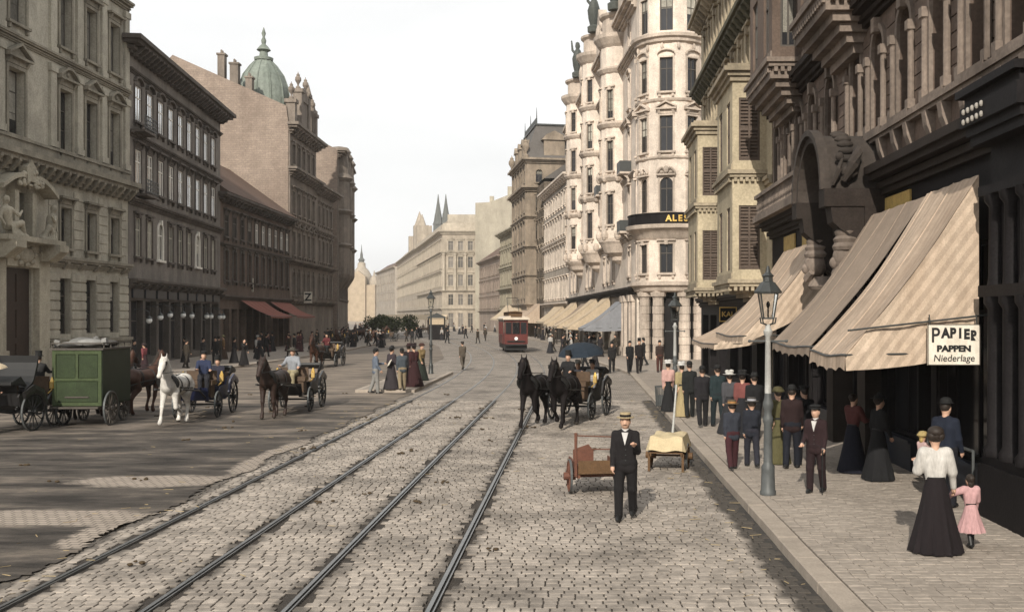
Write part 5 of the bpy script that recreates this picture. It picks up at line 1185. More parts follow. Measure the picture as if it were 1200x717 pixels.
# awnings along the white building and beyond (each at its own spot on the bent facade line)
def awn_at(label, P, d, t0, L_, proj, zt, zb, mat, side=2.1):
    a = awning(label, 0, L_, 0, -proj, zt, zb, mat, side=side, seg=6); p = along(P, d, t0); a.location = (p[0]-.12, p[1], 0); a.rotation_euler = (0, 0, math.atan2(-d[0], d[1])); return a
awn_at('blue-grey awning nearest the turret, on the white building', P1, wd, 6.5, 4.5, 3.2, 4.5, 2.3, m_awnb)
awn_at('second awning from the turret, ochre canvas with a side curtain', P1, wd, 14.5, 5, 3.8, 5.0, 2.3, m_awny)
awn_at('third awning from the turret, tan canvas with a side curtain', P1, wd, 24.0, 5.5, 4.0, 5.1, 2.3, m_awny)
awn_at('fourth awning from the turret, pale grey striped canvas', P1, wd, 34, 6, 3.0, 4.7, 2.4, m_awn2)
awn_at('fifth awning from the turret, cream canvas', P1, wd, 45, 7, 3.6, 5.0, 2.3, m_awny)

# ================================================================== far right row
gd = vpdir(480); G1 = P0; G0 = along(G1, gd, 25)
G = Bld('grey_building', 'pale grey house with heavy eaves between the white building and the towered one', G0, G1, 14, 21.5, m_wgrey, m_white)
us = [25-(i+.5)*2.5 for i in range(10)]
o = []
for za, zb, h in ((5.8, 8.2, 'flat'), (10.2, 12.6, 'tri'), (14.4, 16.6, 'flat'), (18.2, 20, 'key')): o += G.row(us, 1.1, za, zb, head=h, reveal=.25)
o += [dict(u0=u-1.0, u1=u+1.0, z0=.15, z1=3.8, reveal=.4, style='cross', fm=m_shop, pm=m_glassb) for u in us[::2]]
G.panel(0, 25, 0, 21.5, o); G.cornice(0, 25, 21.0, 1.0, .9, 14, .3); G.cornice(0, 25, 13.2, .5, .5, 14); G.cornice(0, 25, 4.6, .6, .5); G.roof([(0, 21.9), (5, 25), (14, 22)], mat=m_slate); G.finish()
rd = vpdir(400); K1 = G0; K0 = along(K1, vpdir(450), 26)
K_ = Bld('towered_building', 'stone building with a mansard pavilion roof and iron cresting', K0, K1, 16, 24.0, m_tower, m_tower)
us = [25-i*2.6 for i in range(10)]; o = []
for za, zb, h in ((6.2, 8.6, 'flat'), (10.8, 13.4, 'tri'), (15.6, 18, 'flat'), (20, 22, 'key')): o += K_.row([u for u in us if u > 18.5], 1.1, za, zb, head=h, reveal=.3)
K_.panel(0, 26, 0, 24, o); mb = MB(); o = []
for za, zb, h in ((6.2, 8.8, 'flat'), (10.8, 13.6, 'seg'), (15.6, 18.2, 'tri'), (20.2, 22.6, 'key'), (25, 27, 'arch')): o += K_.row([2.2, 5.5, 9, 12.5, 15.8], 1.3, za, zb, head=h, reveal=.3)
K_.panel(0, 18, 0, 28.5, o, (0, -1.6, 0), mb=mb); o = []
for za, zb, h in ((6.2, 8.8, 'flat'), (10.8, 13.6, 'seg'), (15.6, 18.2, 'tri'), (20.2, 22.6, 'key')): o += K_.row([.8], .7, za, zb, head=h, reveal=.2)
o2_ = []
for za, zb, h in ((15.6, 18.2, 'tri'), (20.2, 22.6, 'key'), (24.9, 27, 'arch')): o2_ += K_.row([2.0, 5.2], 1.1, za, zb, head=h, reveal=.3, arch=h == 'arch')
K_.panel(0, 8.6, 0, 28.5, o2_, (18, -1.6, PI/2), mb=mb); K_.panel(0, 8.6, 0, 28.5, [], (0, 7, -PI/2), mb=mb); mb.box(.4, 17.6, -1.2, 6.9, 0, 28.4); mb.build('pavilion', m_tower, K_.root)
for z, pr, h in ((4.8, .5, .5), (9.6, .4, .4), (14.2, .5, .5), (19, .5, .5), (23.4, 1.0, .9), (28, .9, .8)):
    m = MB()
    for f, a, c in ((.3, 0, .3), (.6, .3, .6), (1, .6, 1)): m.box(-pr*f, 18+pr*f, -1.6-pr*f, 7, z+h*a, z+h*c)
    m.build('cornice', m_tower, K_.root)
for u in (.5, 3.8, 7.2, 10.8, 14.2, 17.5): m = MB(); m.box(u-.35, u+.35, -1.85, -1.6, 4.9, 28); m.build('pilaster', m_tower, K_.root)
m = MB(); m.add([(-.3, -1.9, 28.8), (18.3, -1.9, 28.8), (18.3, 7, 28.8), (-.3, 7, 28.8), (2, .3, 34.6), (16, .3, 34.6), (16, 5.4, 34.6), (2, 5.4, 34.6)], [(0,1,5,4), (1,2,6,5), (2,3,7,6), (3,0,4,7), (4,5,6,7)]); m.build('mansard_roof', m_slate, K_.root)
m = MB()
for u in np.arange(2, 16.1, .7): m.box(u-.05, u+.05, .25, .35, 34.6, 35.8)
for u in (2, 9, 16): m.tube([(u, .3, 34.6), (u, .3, 37.4)], [.14, .03], 6)
m.box(2, 16, .25, .35, 35.2, 35.3); m.box(1.7, 16.3, 0, 5.7, 34.5, 34.75); m.build('iron_cresting', m_iron, K_.root)
m = MB(); m.box(16.8, 18.1, 1.2, 4.6, 28.9, 31.8); m.prism([(.8, 31.8), (5.0, 31.8), (4.3, 32.6), (2.9, 33.3), (1.5, 32.6)], 'x', 16.6, 18.4); m.box(18.1, 18.14, 2.2, 3.6, 29.4, 31.3); m.lathe([(.9, 0), (.5, .8), (.1, 2.2)], (16.9, -.6, 28.9), 8); m.build('dormer', m_tower, K_.root)
for u in (4.5, 13.5, 9):
    m = MB(); m.box(u-1, u+1, -1.7, 1.6, 28.9, 31.4); m.prism([(u-1.3, 31.4), (u+1.3, 31.4), (u, 32.5)], 'y', -1.9, 1.6); m.box(u-.5, u+.5, -1.74, -1.7, 29.3, 31); m.build('dormer', m_tower, K_.root)
K_.roof([(0, 24.5), (5, 28), (16, 25)], 18.2, 26, m_slate)
for u, z in ((-.2, 28.8), (18.2, 28.8)): m = MB(); urn(m, (u, -1.8, z), 3.2, .6); m.build('urn', m_tower, K_.root, True); K_.finish(core=.6)
O1 = K0; O0 = along(O1, rd, 26)
O_ = Bld('olive_building', 'olive coloured house with an urn on its parapet beyond the towered building', O0, O1, 12, 19.5, m_olive, m_olive)
us = [26-(i+.5)*2.6 for i in range(10)]; o = []
for za, zb, h in ((5.4, 7.6, 'flat'), (9.4, 11.8, 'tri'), (13.6, 15.8, 'flat'), (17.2, 18.6, 'key')): o += O_.row(us, 1.1, za, zb, head=h, reveal=.25)
O_.panel(0, 26, 0, 19.5, o); O_.cornice(0, 26, 18.9, 1.0, .9, 16); O_.cornice(0, 26, 12.4, .5, .4); O_.cornice(0, 26, 8.2, .7, .4); O_.cornice(0, 26, 4.2, .6, .4); m = MB(); urn(m, (22.5, .2, 19.8), 4.2, 1.0); m.box(20.5, 24.5, -.3, .8, 19.7, 21.0); m.build('urn', m_olive, O_.root, True); O_.finish()
Q1 = O0; Q0 = along(Q1, rd, 32)
Q_ = Bld('reddish_building', 'reddish low house with a sloping roof at the end of the right row', Q0, Q1, 10, 15.5, m_redd, m_redd)
us = [32-(i+.5)*2.9 for i in range(11)]; o = []
for za, zb, h in ((5, 7, 'flat'), (8.6, 10.6, 'flat'), (12, 13.8, 'key')): o += Q_.row(us, 1.1, za, zb, head=h, reveal=.25)
Q_.panel(0, 32, 0, 15.5, o); Q_.cornice(0, 32, 15.0, .8, .7); Q_.cornice(0, 32, 4, .5, .4); Q_.roof([(-.5, 15.7), (5, 19.5), (10, 15.7)]); Q_.finish()
awn_at('sixth awning from the turret, cream canvas below the grey house', G1, gd, 3, 9, 2.8, 4.8, 2.5, m_awny)
awn_at('seventh awning from the turret, cream canvas below the towered building', K1, rd, 3, 10, 3.2, 5.2, 2.6, m_awn); awn_at('eighth awning from the turret, wide pale canvas behind the tram', K1, rd, 14.5, 11, 3.4, 5.6, 2.6, m_awny)
awn_at('farthest cream awning, below the olive house', O1, rd, 3, 14, 3.2, 5.4, 2.7, m_awny)
gw = thing('tenement', 'tall beige tenement with a blank side wall behind the reddish house', 'building', (-24.8, 246, 0))
m = MB(); m.prism([(0, 0), (10.4, 0), (13, 0), (13, 34.5), (10.2, 33.2), (3.5, 30.6), (0, 30.4)], 'y', 0, 30); m.build('wall', m_farw, gw)
m = MB(); m.box(7.6, 8.8, 2, 3, 31, 34.6); m.box(3, 4, 5, 6, 30, 32.6); m.build('chimney', m_farw, gw)
# far corner block and the row running off to the left
bd = vpdir(384); B1 = (-34.9, 262); B0 = along(B1, bd, 74)
def far_bld(name, label, P0_, P1_, D, H, n, floors, wall=m_far, trim=m_fart, front=None):
    F_ = Bld(name, label, P0_, P1_, D, H, wall, trim); o = []
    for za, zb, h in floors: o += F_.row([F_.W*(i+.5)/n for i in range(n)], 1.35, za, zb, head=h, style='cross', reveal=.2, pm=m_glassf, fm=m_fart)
    F_.panel(0, F_.W, 0, H, o)
    return F_
FL = ((6, 8.8, None), (11, 13.8, 'flat'), (15.6, 18.4, 'tri'), (20, 22.4, 'flat'), (.3, 4, None))
F1 = far_bld('corner_block', 'large pale corner block with columns seen end on at the bend of the street', B0, B1, 14, 25, 22, FL)
fo = []
for za, zb, h in FL: fo += F1.row([2.2, 4.7, 7.2], 1.3, za, zb, head=h, reveal=.25, style='cross', pm=m_glassf, fm=m_fart)
ph = -th*0-F1.root.rotation_euler.z; mb = MB()
F1.panel(0, 9.4, 0, 25, fo, (F1.W, 0, ph+0), mb=mb)                             # end front facing down the street
mb.T = (F1.W, 0, ph); mb.quad((9.4, 0, 0), (9.4, 14, 0), (9.4, 14, 25), (9.4, 0, 25)); mb.quad((0, .4, 0), (9.4, .4, 0), (9.4, .4, 25), (0, .4, 25)); mb.T = None; mb.build('front_wall', m_far, F1.root)
for u in (.5, 3.4, 6, 8.9): m = MB(); m.T = (F1.W, 0, ph); m.lathe([(.42, 9.8), (.35, 10.2), (.32, 18.6), (.5, 19), (.5, 19.3)], (u, -.3, 0), 9); m.build('column', m_fart, F1.root)
m = MB(); m.T = (F1.W, 0, ph)
for z, pr, h in ((4.8, .5, .5), (9.4, .6, .4), (19.2, .6, .5), (24.2, 1.0, .9)):
    for f, a, c in ((.4, 0, .4), (.7, .4, .7), (1, .7, 1)): m.box(-pr*f, 9.4+pr*f, -pr*f, .2, z+h*a, z+h*c)
m.box(.2, 9.2, 0, .3, 25.1, 27); m.box(1, 9.2, 3, 9, 25.1, 29.5); m.build('front_cornice', m_fart, F1.root)
for z, pr, h in ((4.8, .5, .5), (9.4, .6, .4), (14.4, .4, .4), (19.2, .6, .5), (24.2, 1.0, .9)): F1.cornice(0, F1.W, z, pr, h, ends=False)
m = MB(); m.box(0, F1.W, -.1, .3, 25.1, 26.6); m.box(2, F1.W-6, 3, 9, 25, 29); m.build('parapet', m_fart, F1.root); F1.finish()
BB0 = along(B0, bd, 100)
F2 = far_bld('distant_block', 'long hazy block beyond the corner block, with a roof turret at its far end', BB0, B0, 14, 25.5, 26, FL)
for z, pr, h in ((4.8, .5, .5), (14.4, .4, .4), (24.6, 1.0, .9)): F2.cornice(0, F2.W, z, pr, h, ends=False)
m = MB(); m.prism([(0, 25.5), (3, 29), (12, 29), (14, 25.5)], 'x', 0, F2.W); m.build('roof', m_far, F2.root)
m = MB(); m.box(70, 76, 1, 6, 25, 35); m.tube([(73, 3, 35), (73, 3, 40)], [1.8, .1], 8); m.box(48, 51, 1, 4, 25, 33); m.box(92, 97, 0, 5, 25, 33); m.tube([(94, 2, 33), (94, 2, 37)], [1.5, .1], 8); m.build('roof_turret', m_far, F2.root); F2.finish()
C1_ = along(BB0, bd, 30); C0_ = (GX(441, 545), 545)
F3 = far_bld('hazy_house', 'farthest hazy house at the left end of the distant row', C0_, (GX(463, 470), 470), 14, 26, 10, FL, m_wgrey, m_far)
F3.cornice(0, F3.W, 25.2, 1, .9, ends=False); F3.roof([(0, 26), (6, 30), (14, 26)], mat=m_roof); F3.finish()
ch = thing('church', 'distant domed church with a thin spire closing the street', 'church', (GX(420, 620), 620, 0))
m = MB(); m.box(-10, 10, 0, 20, 0, 22); m.box(-4.5, 4.5, -2, 6, 0, 27); m.prism([(-4.5, 27), (4.5, 27), (0, 30.5)], 'y', -2, 6); m.build('wall', M('church_ochre', (.36, .29, .21), .9, .2, .4), ch)
m = MB(); m.lathe([(6.5, 21), (6.5, 25), (6.2, 28), (4.5, 31), (2.6, 33), (2.4, 35.5), (1.2, 36.5)], (0, 9, 0), 16); m.lathe([(3, 22), (3, 24), (2.4, 26), (.8, 28), (.1, 31)], (-9, 3, 0), 10); m.lathe([(3, 22), (3, 24), (2.4, 26), (.8, 28), (.1, 31)], (9, 3, 0), 10); m.build('dome', m_far, ch, True)
m = MB(); m.lathe([(1.6, 34), (1.6, 37), (2.2, 37.4), (.9, 39), (.8, 41), (.35, 43), (.08, 47)], (0, 9, 0), 10); m.build('spire', m_spire, ch)
for s_, px in ((0, 513.5), (1, 522.5)):
    sp = thing('church_spire', ('left' if s_ == 0 else 'right')+' one of the twin gothic spires rising behind the corner block', 'spire', (GX(px, 520), 520, 0), 0, 'twin gothic spires')
    m = MB(); m.box(-2.2, 2.2, -2.2, 2.2, 0, 50); m.build('tower', m_spire, sp)
    m = MB(); m.lathe([(2.9, 49.5), (2.3, 51), (1.4, 56), (.6, 61), (.12, 65)], (0, 0, 0), 8)
    for a in range(4): m.lathe([(.55, 49), (.5, 51.5), (.05, 55)], (2.0*math.cos(PI/4+a*PI/2), 2.0*math.sin(PI/4+a*PI/2), 0), 6)
    m.build('spire', m_spire, sp)
# ================================================================== LEFT SIDE
# palace with portal
AX = -28.1
A = Bld('palace_building', 'grey stone palace with a carved portal and pedimented windows at the left edge', (AX, 42.5), (AX, 63.85), 16, 27.5, m_grey, m_greyd)
U = lambda Y: Y-42.5
by = [56.05, 59.0, 61.95]; ly = [44.2, 47.0]; dc = 51.25
o = []
for y in by+ly:
    u = U(y)
    o += A.row([u], 1.25, 2.3, 5.35, style='sash', pm=m_glass, fm=m_framed, reveal=.4)
    o += A.row([u], 1.15, 7.0, 9.2, head='flat', style='cross', reveal=.4, fw=.16)
    o += A.row([u], 1.3, 12.3, 15.6, head='tri' if y in (59.0, 44.2) else 'seg', style='sash', reveal=.4, fw=.2)
    o += A.row([u], 1.25, 17.9, 20.9, head='flat', style='sash', reveal=.4, fw=.18, blind=.9)
    o += A.row([u], 1.2, 23.3, 25.2, head='key', style='cross', reveal=.35)
u = U(dc)
o += [dict(u0=u-1.35, u1=u+1.35, z0=.12, z1=5.7, reveal=.16, open=True)]
o += A.row([u], 1.5, 7.3, 9.5, style='cross', reveal=.4); o += A.row([u-.1], 1.5, 12.3, 15.6, head='tri', style='sash', reveal=.45); o += A.row([u], 1.5, 17.9, 20.9, style='sash', reveal=.4, head='flat', blind=.9)
A.panel(0, A.W, 0, 27.5, o)
m = MB(); m.box(u-1.35, u+1.35, .13, .2, .12, 5.7)
for k in (0, 1):
    for z in (.5, 2.2, 4.0): m.box(u-1.2+k*1.3, u-.15+k*1.3, .09, .13, z, z+1.4)
m.build('door', M('oak_door', (.028, .016, .011), .5, .3, 4), A.root)
# rusticated courses: one block per course on every pier
ed = sorted([U(y)-.625 for y in by]+[U(y)+.625 for y in by]); pcs = [(U(dc)+2.7, ed[0]), (ed[1], ed[2]), (ed[3], ed[4]), (ed[5], A.W)]
pcs += [(U(44.2)+.65, U(47)-.65), (0, U(44.2)-.65), (U(47)+.65, U(dc)-2.7)]
_st = {}
for (a, c) in pcs:
    w_ = round(c-a-.02, 2)
    if w_ not in _st:
        q = MB(); e_ = .03; q.add([(0, 0, 0), (w_, 0, 0), (w_, 0, .46), (0, 0, .46), (e_, -.07, e_), (w_-e_, -.07, e_), (w_-e_, -.07, .46-e_), (e_, -.07, .46-e_)], [(0,1,5,4), (1,2,6,5), (2,3,7,6), (3,0,4,7), (4,5,6,7)]); _st[w_] = q.mesh('stone', m_grey)
    for k in range(7): link('stone', _st[w_], A.root, (a+.01, -.002, 2.05+.52*k))
    for k in range(6):
        w2 = round(c-a-.56, 2)
        if w2 < .3: continue
        if w2 not in _st:
            q = MB(); e_ = .02; q.add([(0, 0, 0), (w2, 0, 0), (w2, 0, .50), (0, 0, .50), (e_, -.045, e_), (w2-e_, -.045, e_), (w2-e_, -.045, .5-e_), (e_, -.045, .5-e_)], [(0,1,5,4), (1,2,6,5), (2,3,7,6), (3,0,4,7), (4,5,6,7)]); _st[w2] = q.mesh('stone', m_grey)
        link('stone', _st[w2], A.root, (a+.28, -.002, 7.0+.54*k))
m = MB(); m.box(U(dc)+2.8, A.W, -.25, 0, .1, 1.95); m.box(U(dc)+2.8, A.W, -.34, 0, 1.82, 2.0); m.build('plinth', m_greyd, A.root); m = MB(); m.box(0, U(dc)-2.8, -.25, 0, .1, 2.0); m.build('plinth', m_greyd, A.root)
A.cornice(0, A.W, 5.95, .4, .55, 12, .3, ends=False, each=True); A.cornice(0, A.W, 10.5, .85, 1.0, 26, .22, ends=False); A.cornice(0, A.W, 16.9, .3, .4, ends=False); A.cornice(0, A.W, 22.2, .45, .5, ends=False); A.cornice(0, A.W, 26.6, 1.1, 1.0, 26, .25)
A.band(0, A.W, 11.6, [(.14, .5), (.22, .14)])
for k in range(6):
    u_ = [U(57.5), U(60.45), A.W-.35, U(54.6), U(49.6), U(45.6)][k]
    for z0, z1 in ((12.3, 16.7), (17.3, 22.1)): m = MB(); m.box(u_-.3, u_+.3, -.14, 0, z0, z1); m.box(u_-.38, u_+.38, -.2, 0, z1-.4, z1); m.box(u_-.38, u_+.38, -.2, 0, z0, z0+.35); m.build('pilaster', m_grey, A.root)
# portal: two big pilasters, cartouche, reclining figures and crest over the door
m = MB()
for s in (-1, 1):
    a = u+s*2.05; m.box(a-.52, a+.52, -.32, 0, .1, 6.6); m.box(a-.62, a+.62, -.42, 0, .1, 1.6); m.box(a-.6, a+.6, -.45, 0, 6.1, 6.6)
    m.prism([(-.75, 6.1), (-1.35, 6.6), (-1.35, 6.95), (0, 6.95), (0, 6.1)], 'x', a-.45, a+.45)
m.box(u-2.7, u+2.7, -1.1, 0, 6.95, 7.2); m.box(u-1.5, u+1.5, -.35, 0, 5.75, 6.95); po = m.build('portal', m_portal, A.root)
m = MB(); m.ell((u, -.42, 6.35), (.72, .2, .42), 14, 8); 
for k in range(9): t_ = 2*PI*k/9; m.ell((u+.85*math.cos(t_), -.4, 6.35+.5*math.sin(t_)), (.2, .16, .15), 7, 5)
m.build('cartouche', m_portal, po, True)
for s in (-1, 1):
    def f_(x, y, z): return (u+s*(1.75+x), -.62+y, 7.2+z)       # figure half reclining on the volute, seen from the street
    Pq = [(f_(.25, 0, .55), f_(.42, -.02, 1.15), .24, .27), (f_(.40, 0, 1.2), f_(.46, -.03, 1.5), .12, .1), ('e', f_(.48, -.08, 1.68), (.15, .18, .2)), (f_(.15, -.05, .45), f_(-.45, -.3, .62), .2, .15), (f_(-.45, -.3, .62), f_(-.85, -.25, .1), .15, .09),
          (f_(.2, .05, .4), f_(-.35, -.05, .3), .2, .15), (f_(-.35, -.05, .3), f_(-.95, -.1, .02), .14, .08), (f_(.3, -.2, 1.25), f_(-.05, -.4, .95), .1, .08), (f_(-.05, -.4, .95), f_(-.35, -.4, 1.2), .075, .06), (f_(.62, .05, 1.2), f_(.85, 0, .8), .1, .08), (f_(.85, 0, .8), f_(.7, -.15, .45), .08, .06)]
    for k in range(7): Pq.append((f_(.3-.2*k, -.28+.02*k, .45-.05*k), f_(.2-.2*k, -.3, .02), .05, .09))   # drapery folds
    body_obj('carved_figure', Pq, .05, m_portal, po, .06)
    m = MB(); m.box(u+s*.62, u+s*1.0, -.45, 0, 7.2, 9.5) if s > 0 else m.box(u-1.0, u-.62, -.45, 0, 7.2, 9.5); m.build('window_pier', m_portal, po)
    m = MB(); n = 7
    arc = [(u+s*(.6+2.0*k/n), 9.62+.75*math.cos(PI*.5*k/n)) for k in range(n+1)]
    for k in range(n): m.prism([arc[k], arc[k+1], (arc[k+1][0], arc[k+1][1]-.22), (arc[k][0], arc[k][1]-.22)], 'y', -.8, 0)
    m.build('curved_pediment', m_portal, po)
m = MB(); q = random.Random(5)
for k in range(46):
    a = q.uniform(-1, 1); m.ell((u+a*1.0, -.5-.25*q.random(), 9.75+q.random()*1.0*(1-abs(a)*.6)), (q.uniform(.08, .2), .12, q.uniform(.08, .2)), 7, 5)
m.prism([(u-.4, 10.0), (u+.4, 10.0), (u+.45, 10.7), (u, 11.1), (u-.45, 10.7)], 'y', -.75, -.3); stuff(m.build('carved_crest', m_portal, po, True))
A.finish(core=1.0)

# dark row house, its pale panes standing in for reflected sky
bdn = vpdir(550); p0 = (AX, 63.9); L2 = 23.75; p1 = along(p0, bdn, L2)
B2 = Bld('dark_rowhouse', 'dark brown four storey house with rows of white windows beside the palace', p0, p1, 14, 20.6, m_b2, m_b2t)
us = [1.75+2.42*i for i in range(9)]; o = []
o += B2.row(us, 1.2, 15.7, 17.95, head='hood', pm=m_skypane, fm=m_framew, reveal=.04, fw=.12); o += B2.row(us, 1.2, 11.5, 13.9, head='flat', pm=m_skypane, fm=m_framew, reveal=.04, fw=.12)
for i, u_ in enumerate(us): o += B2.row([u_], 1.15, 7.1, 9.6, arch=i in (2, 6), head='arch' if i in (2, 6) else 'key', pm=m_glass if i in (2, 6) else m_curt, fm=m_framew if i in (2, 6) else m_frame, reveal=.08, style='cross', tm=m_framew if i in (2, 6) else m_b2t, fw=.12)
B2.panel(0, L2, 5.4, 20.6, o); g = MB(); go = []
for k in range(8): go.append(dict(u0=.5+2.9*k, u1=2.9+2.9*k, z0=.6 if k % 3 else .14, z1=4.3, reveal=.45, style='cross', fm=m_b2t, pm=m_glass))
B2.panel(0, L2, 0, 5.4, go, mb=g); g.build('shopfront', m_b2t, B2.root)
B2.cornice(0, L2, 19.7, 1.1, .95, 30, .2, mat=m_b2t); B2.cornice(0, L2, 18.6, .25, .25, ends=False); B2.cornice(0, L2, 14.6, .25, .3, ends=False); B2.cornice(0, L2, 10.3, .4, .45, ends=False); B2.cornice(0, L2, 5.1, .6, .55, 14, mat=m_b2t, ends=False)
B2.roof([(-.6, 20.66), (7, 23.6), (14, 20.66)], mat=m_slate)
for u_, z in ((1.6, 14.9), (2.0, 10.9)):
    m = MB(); m.box(u_-1.2, u_+1.2, -.9, 0, z, z+.14); ba = m.build('balcony', m_b2t, B2.root)
    m = MB()
    for h in (.25, .5, .75, 1.0): m.box(u_-1.2, u_+1.2, -.92, -.86, z+h, z+h+.05)
    for x in np.arange(-1.2, 1.21, .3): m.box(u_+x-.02, u_+x+.02, -.9, -.87, z+.14, z+1.0)
    m.build('railing', m_postd, ba)
for k in range(9): m = MB(); m.box(.6+2.55*k, 2.6+2.55*k, -.12, 0, 4.45, 5.0); m.build('sign_board', m_shopb, B2.root)
# white globe lamps hung along the shopfront
for i, (u_, z) in enumerate(((1.2, 3.0), (3.6, 3.2), (5.8, 3.35), (9.0, 3.35), (11.3, 3.3), (15.6, 3.25), (16.9, 3.25), (19.8, 3.2), (20.9, 3.2))):
    P = along(p0, bdn, u_); n_ = (bdn[1], -bdn[0]); x, y = P[0]+n_[0]*.9, P[1]+n_[1]*.9
    t = thing('shop_lamp', ('milk glass globe lamp on the dark shopfront, nearest the palace', *['milk glass globe lamp on the dark shopfront, %s from the palace' % q for q in ('second', 'third', 'fourth', 'fifth', 'sixth', 'seventh', 'eighth')], 'milk glass globe lamp on the dark shopfront, farthest from the palace')[i], 'lamp', (x, y, z), 0, 'globe lamps along the dark shopfront')
    m = MB(); m.ell((0, 0, 0), .19, 12, 9); m.build('globe', m_globe, t, True); m = MB(); m.tube([(0, 0, .2), (0, 0, .55), (-.45*n_[0], -.45*n_[1], .75), (-.9*n_[0], -.9*n_[1], .7)], .025, 5); m.lathe([(.21, .12), (.1, .24), (.03, .3)], (0, 0, 0), 10); m.build('bracket', m_iron, t)
B2.finish()

# low brown house with tiled roof
d3 = vpdir(635); q0 = p1; L3 = 24.2; q1 = along(q0, d3, L3)
B3 = Bld('low_house', 'low brown house with a tiled roof and red awnings between taller neighbours', q0, q1, 13, 13.6, m_b3, m_b2t)
us = [1.6+2.35*i for i in range(10)]; o = []
for i, u_ in enumerate(us):
    o += B3.row([u_], 1.05, 10.2, 12.1, pm=m_skypane if i in (4, 5, 6, 8, 9) else m_glass, fm=m_framew if i > 3 else m_framed, head='flat', reveal=.05, fw=.1); o += B3.row([u_], 1.05, 6.4, 9.0, pm=m_skypane if i in (3,) else m_glass, fm=m_framed, head='key', reveal=.25)
o += [dict(u0=u_-.95, u1=u_+.95, z0=.14, z1=3.9, reveal=.5, style='cross', fm=m_shop, pm=m_glassb) for u_ in us]
B3.panel(0, L3, 0, 13.6, o); B3.cornice(0, L3, 13.1, .8, .75, 22, .2, mat=m_b2t); B3.cornice(0, L3, 9.3, .3, .3, ends=False); B3.cornice(0, L3, 4.7, .4, .4, mat=m_b2t, ends=False)
B3.roof([(-.8, 13.9), (6.5, 19.2), (13, 13.9)]); B3.chimney(4, 6.5, 18.5, 21, .7, .6); B3.finish()
def awn_l(label, u0, L_, proj, zt, zb):
    P = along(q0, d3, u0); a = awning(label, 0, L_, 0, proj, zt, zb, m_awnr, side=None, seg=6, group='red awnings on the low brown house'); a.location = (P[0]+.15, P[1], 0); a.rotation_euler = (0, 0, math.atan2(-d3[0], d3[1]))
awn_l('nearer of two red awnings on the low brown house', 5.5, 8, 2.7, 4.7, 3.3); awn_l('farther of two red awnings on the low brown house', 15.5, 8, 2.7, 4.7, 3.3)
def small_sign(name, label, px, py0, py1, Y, wpx, char, base, ink, arm=1.2):
    X = GX(px, Y); zb, zt = ZZ(py1, Y), ZZ(py0, Y); w_ = wpx*Y/FP; t = thing(name, label, 'sign', (X, Y, zb))
    m = MB(); m.box(-w_/2, w_/2, -.04, .04, 0, zt-zb); m.build('board', base, t)
    o = link('lettering', text_mesh(char, (zt-zb)*.95, ink, .01, .03), t, (0, -.055, (zt-zb)*.5)); o.rotation_euler = (PI/2, 0, 0)
    m = MB(); m.tube([(-w_/2, 0, (zt-zb)*.85), (-w_/2-arm, 0, (zt-zb)*.85)], .04, 5); m.tube([(-w_/2, 0, (zt-zb)*.2), (-w_/2-arm, 0, (zt-zb)*.5)], .03, 5); m.build('bracket', m_iron, t)
small_sign('projecting_sign', 'pale projecting sign with a curled figure on the low brown house', 293, 326, 342, 97, 8, '2', m_frame, m_black, .6)
small_sign('hanging_sign', 'square white sign with a slanting black stroke far along the left row', 361, 342, 355, 116, 9.5, 'Z', m_white_paint, m_black, 1.5)

# domed building with bare gable wall
L4 = 12.9; d4 = d3; r0 = along(q1, d4, .05); r1 = along(r0, d4, L4)
D4 = Bld('domed_building', 'tall building with a green copper dome and a bare plaster gable wall', r0, r1, 17, 24.0, m_dome, m_dome)
us = [1.6+2.4*i for i in range(5)]; o = []
for za, zb, h in ((5.6, 8.2, 'arch'), (10, 12.6, 'tri'), (14.6, 17, 'flat'), (20, 22.2, 'key')): o += D4.row(us, 1.15, za, zb, head=h, arch=h == 'arch', reveal=.3)
D4.panel(0, L4, 0, 24, o)
for z, pr, h in ((4.6, .6, .5), (9, .7, .4), (13.6, .4, .4), (18.6, 1.0, .9), (23.2, 1.2, 1.1)): D4.cornice(0, L4, z, pr, h, 10)
m = MB(); m.prism([(.15, 0), (17, 0), (17, 27), (12.6, 31.6), (.4, 26.2), (.15, 24.2)], 'x', -.12, -.02); m.build('gable_wall', m_gable, D4.root)
D4.roof([(.2, 24.05), (.5, 26.1), (12.6, 31.4), (17, 27), (17, 24.05)], 0.0, L4, m_slate)
for y, w_, z in ((7.6, .75, 32.0), (6.2, .9, 31.0), (4.6, .7, 29.5)): D4.chimney(.9, y, 27, z, .9, w_, m_dome)
m = MB(); m.lathe([(2.9, 24.5), (2.9, 26.0)], (5.8, 4.4, 0), 20); m.build('dome_drum', m_dome, D4.root)
m = MB(); prof = [(2.82, 25.8), (2.92, 26.6), (2.9, 28), (2.7, 29.4), (2.25, 30.7), (1.5, 31.8), (.95, 32.4), (.6, 32.6)]
m.lathe(prof, (5.8, 4.4, 0), 28, fold=lambda a, f: .018*abs(math.cos(6*a))); dm = m.build('dome', m_copper, D4.root, 1.0)
m = MB()
for k in range(12):
    a = 2*PI*k/12; m.tube([(5.8+r_*1.03*math.cos(a), 4.4+r_*1.03*math.sin(a), z) for r_, z in prof], .07, 5)
m.build('rib', m_copper, dm)
m = MB(); m.lathe([(1.05, 32.5), (1.1, 32.8), (.5, 33.0), (.45, 33.5), (.8, 33.7), (.5, 34.1), (.22, 34.4), (.3, 34.8), (.12, 35.2), (.25, 35.6), (.04, 36.3)], (5.8, 4.4, 0), 12); m.build('finial', m_copper, D4.root, True)
m = MB()
